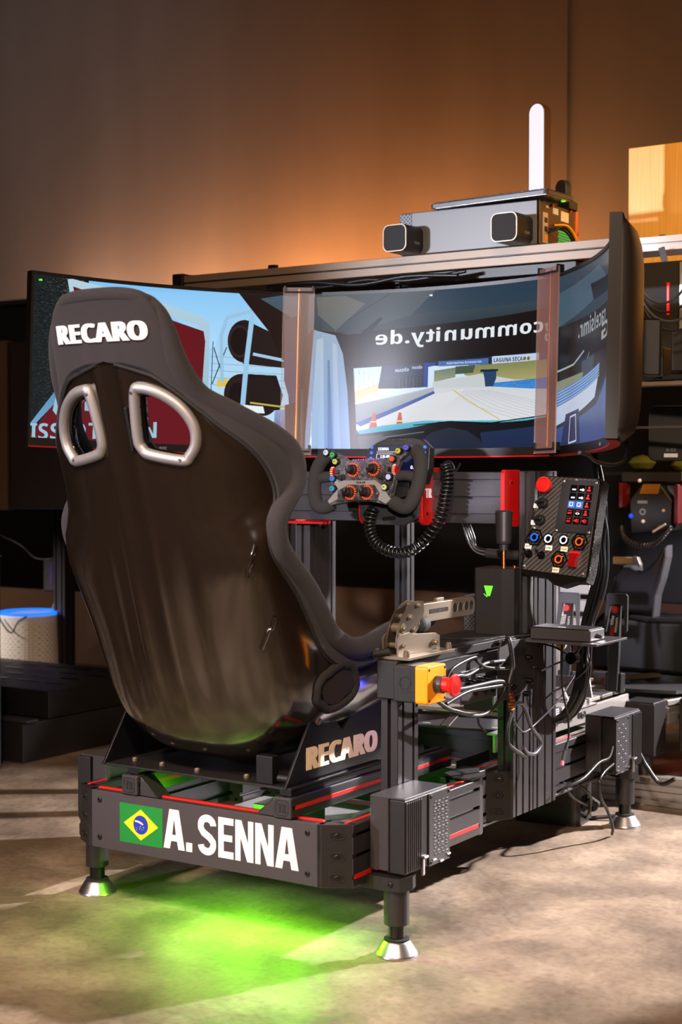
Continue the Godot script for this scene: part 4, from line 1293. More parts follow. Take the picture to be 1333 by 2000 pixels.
	for k in 7:
		p.line([770 + 7 * k, 735, 770 + 7 * k, 757], 1.2, C(120, 130, 140))
	# bonnet, dash, wipers
	p.poly([692, 843, 740, 832, 820, 823, 1000, 827, 1090, 815, 1090, 826, 850, 836, 700, 850], C(96, 196, 214), C(70, 160, 190))
	p.poly([690, 850, 790, 838, 850, 826, 1000, 832, 1090, 820, 1090, 900, 680, 900], C(24, 22, 26), C(20, 24, 34))
	p.poly([800, 900, 812, 866, 838, 846, 870, 838, 905, 846, 930, 864, 948, 900], C(40, 44, 58), C(30, 38, 62))
	p.poly([930, 850, 1090, 838, 1090, 900, 940, 900], C(36, 50, 80), C(28, 40, 70))
	p.line([800, 832, 870, 826, 960, 832], 5, C(16, 16, 18))
	p.line([930, 834, 1000, 826, 1090, 818], 5, C(16, 16, 18))
	p.line([740, 856, 820, 846], 4, C(120, 124, 130))
	p.poly([688, 855, 740, 850, 760, 868, 740, 900, 684, 900], C(70, 74, 78), C(50, 54, 60))
	# A-pillar
	p.poly([655, 650, 690, 646, 682, 716, 692, 842, 704, 900, 684, 900, 672, 760], C(40, 28, 26))
	return p

func right_pic() -> Pic:
	var p := Pic.new(900, 506, C(46, 40, 42), [Vector2(0, 0), Vector2(100, 0), Vector2(100, 100), Vector2(0, 100)])
	p.poly([0, 0, 100, 0, 100, 30, 0, 34], C(58, 74, 88), C(44, 58, 70))
	p.poly([0, 10, 40, 4, 55, 16, 0, 30], C(70, 92, 108))
	p.poly([30, 12, 60, 14, 58, 22, 34, 22], C(26, 34, 42))
	p.poly([0, 30, 100, 26, 100, 52, 0, 52], C(30, 28, 30))
	p.text(letters("racelsimr.", 1, 1, 0.01), C(150, 158, 162), Vector2(18, 30), Vector2(52, 28), Vector2(18, 40), true)
	p.text(letters("G", 1, 1, 0.01), C(150, 158, 162), Vector2(46, 38), Vector2(60, 37), Vector2(46, 47), true)
	p.poly([0, 52, 8, 48, 22, 48, 30, 56, 20, 62, 0, 64], C(22, 24, 28))
	p.line([0, 56, 14, 54, 24, 48], 6, C(170, 176, 182))
	p.line([4, 62, 24, 60, 30, 50], 5, C(120, 128, 136))
	p.poly([22, 54, 36, 52, 34, 66, 22, 68], C(64, 70, 86))
	p.poly([0, 62, 24, 60, 20, 70, 0, 70], C(136, 138, 112))
	p.poly([0, 68, 44, 58, 42, 66, 0, 77], C(92, 132, 188), C(76, 118, 180))
	for k in 5:
		p.line([0, 69 + 1.7 * k, 44, 59 + 1.5 * k], 2, C(186, 204, 226))
	p.poly([0, 77, 42, 66, 38, 76, 20, 82, 0, 88], C(196, 202, 218), C(182, 196, 224))
	p.poly([0, 88, 20, 82, 40, 76, 60, 62, 64, 66, 50, 84, 0, 92], C(52, 50, 58))
	p.poly([40, 80, 66, 60, 100, 56, 100, 100, 0, 100, 0, 90], C(96, 110, 150), C(62, 78, 130))
	p.poly([60, 58, 100, 52, 100, 66, 60, 72], C(70, 92, 150))
	p.poly([62, 68, 100, 64, 100, 72, 62, 76], C(130, 164, 214))
	p.poly([60, 74, 100, 72, 100, 92, 56, 92], C(144, 164, 204), C(110, 134, 190))
	p.line([66, 60, 72, 74, 68, 92], 4, C(70, 88, 130))
	p.line([80, 56, 86, 72, 82, 92], 4, C(64, 84, 130))
	p.poly([8, 82, 20, 80, 22, 100, 4, 100], C(44, 54, 88))
	p.line([12, 84, 17, 83, 18, 98, 11, 99, 12, 84], 5, C(200, 206, 226))
	return p

func left_pic() -> Pic:
	var p := Pic.new(1400, 788, C(30, 34, 34), [Vector2(36, 536), Vector2(582, 571), Vector2(590, 878), Vector2(38, 853)])
	var rs := RandomNumberGenerator.new()
	rs.seed = 12
	# grained plastic of the door
	for k in 2600:
		var x := rs.randf_range(38, 170)
		var y := rs.randf_range(540, 850)
		var b := rs.randf_range(0.0, 1.0) * smoothstep(30.0, 130.0, x)
		p.line([x, y, x + rs.randf_range(1.5, 5), y + rs.randf_range(-1.2, 1.5)], rs.randf_range(1.5, 3.0), C(40, 48, 48).lerp(C(120, 142, 138), b) if rs.randf() < 0.6 else C(14, 17, 17))
	# sky and pit wall
	p.poly([150, 540, 470, 560, 520, 610, 560, 720, 580, 880, 150, 880], C(130, 192, 238), C(206, 232, 250))
	p.poly([260, 560, 470, 562, 500, 600, 560, 700, 440, 700], C(136, 196, 240), C(180, 220, 248))
	# red hoarding
	p.poly([116, 548, 390, 640, 400, 660, 392, 760, 386, 880, 36, 880, 36, 850, 100, 770, 150, 700], C(98, 24, 30), C(104, 26, 34))
	p.poly([106, 542, 116, 541, 260, 570, 385, 610, 400, 625, 403, 760, 396, 880, 386, 880, 392, 660, 388, 640, 370, 625, 118, 556, 124, 582, 114, 582], C(176, 206, 220), C(140, 176, 196))
	p.poly([38, 826, 96, 752, 104, 770, 50, 826], C(92, 140, 176), C(110, 160, 196))
	p.text(letters("ISSIOTOII N", 1, 1, 0.01), C(150, 190, 208), Vector2(38, 826), Vector2(300, 822), Vector2(38, 858))
	p.poly([84, 800, 90, 772, 98, 775, 92, 810], C(150, 190, 208))
	p.poly([150, 782, 176, 788, 176, 802, 150, 800], C(142, 182, 200))
	# frame and tyres
	p.poly([408, 690, 420, 640, 436, 600, 490, 590, 560, 600, 560, 880, 408, 880], C(150, 200, 236), C(196, 224, 240))
	for k in 5:
		p.line([404, 690 + k * 14, 560, 700 + k * 14], 2, C(120, 140, 156))
	p.line([410, 672, 436, 745], 5, C(40, 54, 74)); p.line([436, 672, 410, 745], 5, C(40, 54, 74)); p.line([408, 660, 408, 760], 4, C(50, 66, 86))
	p.poly([420, 736, 440, 734, 440, 750, 420, 752], C(220, 190, 70))
	p.disc(472, 660, 88, 110, C(34, 24, 24)); p.poly([470, 616, 520, 640, 556, 700, 556, 715, 470, 705], C(38, 28, 27))
	p.disc(462, 660, 60, 84, C(50, 36, 36)); p.disc(462, 660, 48, 70, C(30, 20, 20))
	p.poly([470, 725, 540, 730, 555, 770, 550, 800, 470, 800], C(32, 24, 24))
	p.disc(470, 768, 90, 108, C(40, 28, 28)); p.disc(515, 772, 84, 100, C(36, 27, 27)); p.disc(462, 768, 60, 84, C(44, 30, 30)); p.disc(462, 768, 44, 64, C(30, 20, 20))
	p.line([492, 686, 556, 700], 16, C(160, 196, 224))
	p.line([486, 600, 478, 700, 474, 790], 26, C(150, 196, 226))
	p.line([430, 740, 424, 650, 434, 612, 486, 598, 494, 604], 18, C(150, 190, 220))
	p.line([490, 784, 560, 794], 9, C(196, 176, 80))
	p.poly([476, 788, 516, 792, 520, 806, 476, 804], C(226, 234, 242))
	p.poly([540, 800, 590, 796, 590, 840, 540, 836], C(150, 168, 210), C(110, 120, 160))
	# door pillar
	p.poly([450, 555, 600, 560, 600, 760, 575, 730, 545, 690, 520, 640], C(36, 22, 20))
	p.poly([500, 574, 590, 562, 590, 660, 560, 610], C(70, 92, 106), C(60, 70, 80))
	p.poly([552, 620, 600, 600, 600, 790, 576, 800, 556, 740], C(50, 38, 52), C(74, 70, 110))
	p.poly([560, 790, 600, 780, 600, 880, 566, 880], C(60, 50, 60))
	return p

# ---------- steering wheel, display and wheel base ----------
func W2(cx: float, cy: float) -> Vector2:
	return Vector2((cx / 4.76 - 145.0) / 700.0, -(cy / 4.76 - 110.0) / 838.0)

func W3(cx: float, cy: float, z := 0.0) -> Vector3:
	var p := W2(cx, cy)
	return V(p.x, p.y, z)

func make_wheel() -> void:
	var t := thing("steering_wheel", "black open-top racing steering wheel with lit coloured buttons and four orange-ringed knobs", "steering wheel", V(0, 0.898, -0.646), "", Basis(V(1, 0, 0), -0.10))
	var lp := crv([W3(270, 255, -0.012), W3(205, 330, -0.004), W3(165, 450, 0.0), W3(160, 600, 0.0), W3(185, 740, -0.002), W3(245, 775, -0.004), W3(325, 735, -0.010)], 7)
	var rp := crv([W3(1050, 225, -0.012), W3(1110, 310, -0.004), W3(1128, 450, 0.0), W3(1100, 610, 0.0), W3(1045, 730, -0.002), W3(985, 760, -0.004), W3(880, 715, -0.010)], 7)
	put("grip", MB.new().tube(lp, 0.0165, 12), M.suede, t, "left suede grip")
	put("grip", MB.new().tube(rp, 0.0165, 12), M.suede, t, "right suede grip")
	put("thumb_rest", MB.new().tube(crv([W3(170, 500, -0.004), W3(250, 490, -0.002), W3(330, 480, -0.004)], 5), 0.012, 10), M.suede, t)
	put("thumb_rest", MB.new().tube(crv([W3(1120, 500, -0.004), W3(1020, 470, -0.002), W3(930, 470, -0.004)], 5), 0.012, 10), M.suede, t)
	var pt := PackedVector2Array()
	for q in [[255, 225], [310, 235], [400, 280], [470, 325], [830, 315], [900, 255], [1010, 180], [1060, 215], [1010, 270], [950, 330], [925, 420], [905, 540], [885, 640], [880, 720], [840, 742], [690, 712], [520, 715], [320, 760], [300, 720], [345, 650], [325, 560], [325, 430], [375, 375], [300, 310], [250, 270]]:
		pt.append(W2(q[0], q[1]))
	put("face_plate", MB.new().prism(pt, 0.016, Transform3D(Basis(), V(0, 0, 0.006)), 0.0015), M.forged, t, "forged carbon face plate")
	var ru := PackedVector2Array()
	for q in [[340, 500], [470, 520], [740, 515], [800, 560], [890, 690], [850, 735], [780, 700], [730, 575], [510, 580], [420, 690], [330, 745], [310, 715], [400, 600]]:
		ru.append(W2(q[0], q[1]))
	put("raised_rib", MB.new().prism(ru, 0.005, Transform3D(Basis(), V(0, 0, 0.0095)), 0.001), M.mid_grey, t)
	var rl := PackedVector2Array()
	for q in [[400, 620], [500, 560], [740, 560], [795, 640], [770, 705], [520, 705], [410, 715]]:
		rl.append(W2(q[0], q[1]))
	put("panel", MB.new().prism(rl, 0.005, Transform3D(Basis(), V(0, 0, 0.0105)), 0.001), M.forged, t)
	var wh := [[285, 258, Color(0.95, 0.95, 1.0)], [347, 280, Color(0.10, 0.75, 0.30)], [376, 345, Color(0.85, 0.85, 0.35)], [358, 505, Color(0.20, 0.50, 0.90)], [362, 600, Color(0.15, 0.65, 0.75)], [898, 320, Color(1.0, 0.36, 0.20)], [950, 247, Color(0.90, 0.80, 0.20)], [1020, 217, Color(0.42, 0.36, 0.95)], [875, 488, Color(0.85, 0.88, 1.0)], [843, 582, Color(0.95, 0.92, 0.60)]]
	for q in wh:
		var c := W3(q[0], q[1], 0.006)
		var b := put("push_button", MB.new().cyl(c, c + V(0, 0, 0.010), 0.0088, 0.0078, 18), M.black_deep, t)
		put("button_cap", MB.new().cyl(c + V(0, 0, 0.0098), c + V(0, 0, 0.0135), 0.0064, 0.0058, 18), glow("button_light_%d" % q[0], q[2], 0.85), b)
		if q[0] < 870 or q[0] > 930:
			put("button_sign", MB.new().box(c + V(0, 0, 0.0138), V(0.0058, 0.0020, 0.0006), 0.0002, Basis(V(0, 0, 1), 0.3)), M.black_deep, b)
	for q in [[525, 420], [715, 410], [510, 635], [665, 630]]:
		var c := W3(q[0] + 10, q[1], 0.0105)
		var k := put("rotary_knob", MB.new().lathe([Vector2(0, 0), Vector2(0.0125, 0), Vector2(0.0118, 0.008), Vector2(0.0085, 0.009), Vector2(0.0080, 0.021), Vector2(0.0068, 0.0225), Vector2(0, 0.0225)], Transform3D(Basis(V(1, 0, 0), PI / 2), c), 20), M.black_deep, t)
		for j in 13:
			var a := lerpf(-2.3, 2.0, j / 12.0)
			put("ring_light", MB.new().box(c + V(0.0150 * cos(a), 0.0150 * sin(a), 0.0008), V(0.0042, 0.0026, 0.0016), 0.0004, Basis(V(0, 0, 1), a)), M.led_orange, k)
		put("pointer", MB.new().box(c + V(-0.002, 0.004, 0.0226), V(0.0012, 0.006, 0.0006), 0.0002), M.mid_grey, k)
	for q in [[435, 495], [805, 478]]:
		var c := W3(q[0], q[1], 0.006)
		var j := put("joystick", MB.new().lathe([Vector2(0, 0), Vector2(0.0085, 0), Vector2(0.0078, 0.004), Vector2(0.004, 0.005), Vector2(0.0035, 0.010), Vector2(0.0062, 0.0115), Vector2(0.0062, 0.015), Vector2(0, 0.016)], Transform3D(Basis(V(1, 0, 0), PI / 2), c), 18), M.rubber, t)
	for q in [[345, 440], [915, 415]]:
		var c := W3(q[0], q[1], 0.004)
		var th := put("thumb_dial", MB.new().cyl(c + V(-0.004, 0, 0), c + V(0.004, 0, 0), 0.0125, -1, 18), M.red_anodised, t, "red thumb dial")
		for j in 7:
			var a := -1.1 + j * 0.37
			put("dial_ridge", MB.new().box(c + V(0, 0.0125 * sin(a), 0.0125 * cos(a)), V(0.0075, 0.0014, 0.0014), 0.0003), M.print_cream, th)
		put("dial_sign", MB.new().box(c + V(0.011 if q[0] < 500 else -0.013, 0, 0.004), V(0.012, 0.010, 0.004), 0.001), M.black_deep, t)
	for k in 13:
		var c := W3(lerpf(530, 805, k / 12.0), lerpf(326, 313, k / 12.0), 0.0075)
		put("shift_light", MB.new().box(c, V(0.0040, 0.0030, 0.002), 0.0005), M.led_red if k % 2 else M.led_cyan, t)
	put("wheel_lettering", letters("ASR-26", 0.026, 0.0048, 0.0005, Transform3D(Basis(), W3(615, 538, 0.0105)), 0.0005), M.silver, t)
	put("paddle", MB.new().prism(pv([-0.085, -0.03, -0.030, -0.045, -0.030, 0.030, -0.085, 0.020]), 0.003, Transform3D(Basis(), V(0, 0, -0.028)), 0.001), M.black_deep, t)
	put("paddle", MB.new().prism(pv([0.085, -0.03, 0.085, 0.020, 0.030, 0.030, 0.030, -0.045]), 0.003, Transform3D(Basis(), V(0, 0, -0.028)), 0.001), M.black_deep, t)
	put("hub", MB.new().cyl(V(0, 0, -0.010), V(0, 0, -0.050), 0.034, -1, 28), M.black_anodised, t)

	# small display above the wheel
	var d := thing("dash_display", "small dash display with blue side lights above the steering wheel", "display", V(0.031, 0.968, -0.715), "", Basis(V(1, 0, 0), -0.16))
	var dp := PackedVector2Array()
	for q in [[-0.092, 0.003], [-0.060, 0.024], [-0.030, 0.034], [0.030, 0.036], [0.062, 0.030], [0.086, 0.010], [0.088, -0.04], [0.080, -0.075], [-0.080, -0.075], [-0.090, -0.04]]:
		dp.append(Vector2(q[0], q[1]))
	put("housing", MB.new().prism(dp, 0.022, Transform3D(), 0.004), M.black_powder, d)
	put("glass", MB.new().bx(-0.062, 0.062, -0.060, 0.014, -0.001, 0.0012, 0.0008), glow("dash_glass", Color(0.03, 0.05, 0.20), 1.0), d)
	var yy := 0.006
	put("display_lettering", letters("SENNA", 0.030, 0.007, 0.0004, Transform3D(Basis(), V(-0.040, yy, 0.0018))), M.led_white, d)
	put("display_bar", MB.new().bx(-0.058, 0.058, -0.0016, -0.0008, 0.0010, 0.0018, 0.0002), M.led_white, d)
	put("display_time", letters("2:30.400", 0.026, 0.0066, 0.0004, Transform3D(Basis(), V(-0.034, -0.012, 0.0018))), M.led_white, d)
	put("display_time_bar", MB.new().bx(-0.056, -0.014, -0.0062, -0.0050, 0.0010, 0.0018, 0.0002), M.led_amber, d)
	put("display_frame", MB.new().prism(holed(rrect(0.048, 0.013, 0.001, 2, -0.034, -0.012), rrect(0.0465, 0.0115, 0.001, 2, -0.034, -0.012)), 0.0004, Transform3D(Basis(), V(0, 0, 0.0018))), M.led_white, d)
	put("display_lettering", letters("SENNA", 0.022, 0.005, 0.0004, Transform3D(Basis(), V(0.040, yy, 0.0018))), M.led_white, d)
	put("display_gap", letters("0.0", 0.014, 0.008, 0.0004, Transform3D(Basis(), V(0.046, -0.038, 0.0018))), M.led_white, d)
	for s: float in [-1.0, 1.0]:
		for k in 4:
			put("side_light", MB.new().cyl(V(0.073 * s, 0.010 - k * 0.013, -0.002), V(0.073 * s, 0.010 - k * 0.013, 0.003), 0.0036, -1, 12), M.led_blue, d)
	for k in 10:
		put("vent_stud", MB.new().lathe([Vector2(0.003, 0), Vector2(0.0025, 0.002), Vector2(0, 0.003)], Transform3D(Basis(V(1, 0, 0), PI / 2), V(-0.032 + k * 0.0072, 0.0285 - 0.0002 * pow(k - 4.5, 2), -0.0005)), 10), M.dark_grey, d)
	put("stalk", MB.new().bx(-0.05, 0.05, -0.10, -0.07, -0.022, -0.012, 0.002), M.black_deep, d)

	# wheel base
	var w := thing("wheel_base", "black direct-drive wheel base between two red side plates bearing TR on the deck beam", "wheel base")
	put("motor", MB.new().bx(-0.070, 0.075, 0.800, 0.930, -0.92, -0.735, 0.008), M.black_powder, w)
	put("shaft", MB.new().cyl(V(0, 0.875, -0.69), V(0, 0.875, -0.74), 0.03, -1, 24), M.black_anodised, w)
	var fp := pv([-0.068, 0.865, -0.072, 0.815, -0.050, 0.794, 0.052, 0.794, 0.092, 0.815, 0.095, 0.865])
	var pl := put("mount_plate", MB.new().prism(fp, 0.012, Transform3D(Basis(), V(0.0, 0, -0.705)), 0.002), M.dark_grey, w)
	for q in [[-0.046, 0.828, 0.8], [0.070, 0.826, -0.8], [0.012, 0.810, 0.08]]:
		put("plate_slot", MB.new().prism(rrect(0.038, 0.009, 0.0044, 4), 0.0012, Transform3D(Basis(V(0, 0, 1), q[2]), V(q[0], q[1], -0.7042))), M.black_deep, pl)
	for q in [[-0.034, 0.838], [0.056, 0.838]]:
		bolt(pl, V(q[0], q[1], -0.705), V(0, 0, 1), 0.0075, 0.010, M.black_gloss)
	for x in [-0.078, 0.088]:
		var rp2 := put("red_side_plate", MB.new().prism(rrect(0.125, 0.135, 0.022, 6), 0.011, Transform3D(Basis(V(0, 0, -1), V(0, 1, 0), V(1, 0, 0)), V(x + 0.011, 0.862, -0.775)), 0.0015), M.red_anodised, w, "red side plate")
		if x > 0:
			put("lettering", letters("TR", 0.030, 0.022, 0.0006, Transform3D(Basis(V(0, 0, -1), V(0, 1, 0), V(1, 0, 0)), V(x + 0.0115, 0.870, -0.741)), 0.002), M.white, rp2)
		for q in [[-0.735, 0.822], [-0.735, 0.906], [-0.812, 0.822]]:
			bolt(rp2, V(x + 0.011, q[1], q[0]), V(1, 0, 0), 0.004, 0.002)

	# coiled lead
	var base := crv([V(-0.020, 0.835, -0.690), V(-0.028, 0.795, -0.682), V(-0.012, 0.755, -0.682), V(0.029, 0.733, -0.685), V(0.078, 0.735, -0.690), V(0.122, 0.768, -0.695), V(0.154, 0.816, -0.700), V(0.164, 0.863, -0.705), V(0.168, 0.905, -0.712), V(0.156, 0.935, -0.720)], 64)
	var coil := PackedVector3Array()
	var nx := V(0, 0, 1)
	var m := base.size()
	for i in m:
		var dd := (base[mini(i + 1, m - 1)] - base[maxi(i - 1, 0)]).normalized()
		nx = (nx - dd * nx.dot(dd)).normalized()
		var ny := dd.cross(nx)
		var a := TAU * 42.0 * i / m
		coil.append(base[i] + (nx * cos(a) + ny * sin(a)) * 0.0115)
	solo("coiled_lead", MB.new().tube(coil, 0.0036, 6), M.cable, "black coiled lead hanging in a loop from the steering wheel to the base", "cable")

# ---------- button box ----------
func make_button_box() -> void:
	var t := thing("button_box", "carbon-faced button box with red mushroom knob, small screen keys and lit ring buttons", "button box", V(0.442, 0.803, -0.74), "", Basis.from_euler(Vector3(-0.236, -0.067, -0.042)))
	var out := pv([-0.084, -0.118, -0.02, -0.122, 0.0, -0.135, 0.02, -0.138, 0.05, -0.126, 0.082, -0.124, 0.086, -0.10, 0.083, 0.104, 0.075, 0.110, -0.060, 0.110, -0.072, 0.095, -0.078, 0.0, -0.085, -0.040, -0.089, -0.10])
	put("case", MB.new().prism(out, 0.034, Transform3D(Basis(), V(0, 0, -0.001)), 0.003), M.stipple, t, "stippled black case")
	var fp := pv([-0.082, -0.108, 0.080, -0.114, 0.078, 0.102, 0.072, 0.107, -0.058, 0.107, -0.068, 0.093, -0.074, 0.0, -0.081, -0.042])
	put("face_plate", MB.new().prism(fp, 0.003, Transform3D(Basis(), V(0, 0, 0.0015)), 0.0006), M.carbon, t, "carbon weave face")
	for q in [[-0.055, 0.100], [0.02, 0.102], [0.070, 0.098], [-0.068, -0.012], [-0.078, -0.100], [0.072, -0.106]]:
		bolt(t, V(q[0], q[1], 0.0015), V(0, 0, 1), 0.0035, 0.002, M.silver, "screw")
	# mushroom knob
	var k := put("red_knob", MB.new().lathe([Vector2(0, 0), Vector2(0.010, 0), Vector2(0.010, 0.008), Vector2(0.0175, 0.010), Vector2(0.0180, 0.020), Vector2(0.0150, 0.0235), Vector2(0, 0.024)], Transform3D(Basis(V(1, 0, 0), PI / 2), V(-0.052, 0.085, 0.0015)), 32), M.red_plastic, t, "red mushroom knob")
	put("knob_groove", MB.new().tube(PackedVector3Array(range(28).map(func(i: int) -> Vector3: return V(-0.052 + 0.0125 * cos(TAU * i / 28), 0.085 + 0.0125 * sin(TAU * i / 28), 0.0255))), 0.0005, 5, 1.0, true), mat("red_dark", Color(0.45, 0.05, 0.05), 0.5), k)
	for q in [[-0.053, 0.045, 0.35], [-0.053, 0.006, 0.1]]:
		var c := V(q[0], q[1], 0.0015)
		var rk := put("rotary_knob", MB.new().lathe([Vector2(0, 0), Vector2(0.0125, 0), Vector2(0.0115, 0.012), Vector2(0.010, 0.0135), Vector2(0, 0.0135)], Transform3D(Basis(V(1, 0, 0), PI / 2), c), 10), M.black_deep, t)
		put("finger_bar", MB.new().box(c + V(-0.001, 0.001, 0.017), V(0.022, 0.0075, 0.010), 0.002, Basis(V(0, 0, 1), q[2])), M.black_deep, rk)
		put("label_tab", MB.new().box(V(q[0] - 0.019, q[1] - 0.006, 0.002), V(0.012, 0.011, 0.0008), 0.0002), M.white, t)
	put("label_tab", MB.new().box(V(-0.070, 0.076, 0.002), V(0.009, 0.011, 0.0008), 0.0002), M.white, t)
	# key panel
	put("key_panel", MB.new().prism(pv([-0.014, 0.102, 0.077, 0.102, 0.077, -0.018, -0.014, -0.018]), 0.003, Transform3D(Basis(), V(0, 0, 0.004)), 0.001), M.black_powder, t)
	for q in [[-0.009, 0.098], [0.072, 0.098], [-0.009, -0.014], [0.072, -0.014]]:
		bolt(t, V(q[0], q[1], 0.004), V(0, 0, 1), 0.003, 0.0015, M.silver, "screw")
	var signs := [["-", "-O", "i"], ["-", "-T", "i"], ["", "", "i"], ["OFF", "O", "i"], ["ESC", "<", "<"]]
	for r in 5:
		for c in 3:
			var x := 0.019 + c * 0.0195
			var y := 0.083 - r * 0.0183
			var key := put("key", MB.new().box(V(x, y, 0.0045), V(0.0168, 0.0160, 0.004), 0.0012), M.black_gloss if r != 2 or c == 2 else glow("led_key_blue", Color(0.22, 0.48, 0.95), 1.0), t)
			var lm: Material = M.led_red if (c == 2 or r == 4 or (r == 3 and c == 0)) else M.led_white
			if r < 2 and c < 2:
				put("key_light", MB.new().box(V(x + 0.002, y - 0.003, 0.0068), V(0.0095, 0.0032, 0.0006), 0.0003), lm, key)
				if c == 1: put("key_light", MB.new().prism(ngon(0.003, 12, 0, x + 0.005, y - 0.003), 0.0005, Transform3D(Basis(), V(0, 0, 0.0071))), lm, key)
			elif r == 2 and c < 2:
				put("key_light", MB.new().prism(holed(rrect(0.009, 0.009, 0.001, 2, x, y), rrect(0.0068, 0.0068, 0.001, 2, x, y)), 0.0005, Transform3D(Basis(), V(0, 0, 0.0070))), M.led_white, key)
			elif c == 2 and r < 4:
				put("key_light", MB.new().prism(ngon(0.0026, 10, 0, x, y + 0.0028), 0.0005, Transform3D(Basis(), V(0, 0, 0.0071))), lm, key)
				put("key_light", MB.new().prism(pv([x - 0.005, y - 0.0055, x + 0.005, y - 0.0055, x + 0.003, y - 0.001, x - 0.003, y - 0.001]), 0.0005, Transform3D(Basis(), V(0, 0, 0.0071))), lm, key)
			elif r == 4 and c > 0:
				put("key_light", MB.new().prism(pv([x - 0.006, y - 0.0014, x - 0.003, y - 0.0014, x + 0.001, y - 0.0045, x + 0.001, y + 0.0045, x - 0.003, y + 0.0014, x - 0.006, y + 0.0014]), 0.0005, Transform3D(Basis(), V(0, 0, 0.0071))), lm, key)
				put("key_light", MB.new().box(V(x + 0.004, y, 0.0068), V(0.0016, 0.008, 0.0006), 0.0002), lm, key)
			else:
				put("key_light", letters(signs[r][c], 0.0095, 0.0045, 0.0005, Transform3D(Basis(), V(x, y - 0.002, 0.0071))), lm, key)
				put("key_light", MB.new().box(V(x, y + 0.004, 0.0068), V(0.010, 0.0012, 0.0006), 0.0002), M.led_red, key)
	put("panel_lettering", letters("STREAM DECK", 0.028, 0.0032, 0.0004, Transform3D(Basis(), V(0.036, -0.012, 0.0046))), M.dark_grey, t)
	# ring buttons
	var rb := [[-0.061, -0.034, Color(0.10, 0.42, 1.0), true], [-0.025, -0.035, Color(0.88, 0.93, 1.0), false], [0.014, -0.035, Color(0.88, 0.93, 1.0), false], [0.053, -0.036, Color(1.0, 0.33, 0.04), true], [0.009, -0.079, Color(1.0, 0.33, 0.04), true]]
	for i in rb.size():
		var q: Array = rb[i]
		var c := V(q[0], q[1], 0.0015)
		var F := Transform3D(Basis(V(1, 0, 0), PI / 2), c)
		if q[3]:
			put("hex_bezel", MB.new().prism(holed(ngon(0.0215, 6, 0.0, q[0], q[1]), ngon(0.0175, 6, 0.0, q[0], q[1])), 0.004, Transform3D(Basis(), V(0, 0, 0.0045)), 0.0006), M.black_gloss, t)
		var b := put("ring_button", MB.new().lathe([Vector2(0, 0), Vector2(0.0128, 0), Vector2(0.0124, 0.005), Vector2(0.0100, 0.0056), Vector2(0.0062, 0.0046), Vector2(0, 0.0046)], F, 28), M.black_gloss, t)
		put("ring_light", MB.new().lathe([Vector2(0.0062, 0.0046), Vector2(0.0068, 0.0064), Vector2(0.0092, 0.0064), Vector2(0.0098, 0.0050)], F, 28), glow("ring_glow_%d" % i, q[2], 1.3), b)
	for q in [["AUTO", -0.075, -0.055], ["LINE", -0.022, -0.055], ["PAGE", 0.017, -0.055], ["RESET", 0.004, -0.103]]:
		var lb := put("label_tab", MB.new().box(V(q[1], q[2], 0.0022), V(0.0170, 0.0115, 0.0010), 0.0002), M.white if q[1] < 0 else M.print_cream, t)
		put("label_lettering", letters(q[0], 0.0125, 0.0038, 0.0003, Transform3D(Basis(), V(q[1], q[2], 0.0030))), M.dark_grey, lb)
	for q in [[-0.069, -0.073], [-0.037, -0.073]]:
		var c := V(q[0], q[1], 0.0015)
		var tg := put("toggle_switch", MB.new().lathe([Vector2(0, 0), Vector2(0.0095, 0), Vector2(0.0095, 0.003), Vector2(0.006, 0.0035), Vector2(0.0055, 0.008), Vector2(0, 0.009)], Transform3D(Basis(V(1, 0, 0), PI / 2), c), 8), M.black_gloss, t)
		put("toggle_lever", MB.new().cyl(c + V(0, 0, 0.007), c + V(-0.006, 0.008, 0.020), 0.0022, 0.0034, 12), M.black_gloss, tg)
	var gc := V(0.047, -0.078, 0.0015)
	var gd := put("switch_guard", MB.new().prism(pv([0, 0, 0.012, 0, 0.016, 0.010, 0.010, 0.030, 0.0, 0.034]), 0.018, Transform3D(Basis(V(0, 0, 1), V(0, 1, 0), V(-1, 0, 0)), gc + V(-0.009, -0.016, 0)), 0.001), mat("guard_red", Color(0.55, 0.03, 0.06), 0.2), t, "red switch guard")
	put("guard_hinge", MB.new().cyl(gc + V(-0.012, 0.016, 0.004), gc + V(0.012, 0.016, 0.004), 0.004, -1, 12), M.red_plastic, gd)
	put("bracket", MB.new().bx(-0.10, -0.02, -0.05, 0.03, -0.05, -0.034, 0.002), M.black_powder, t)

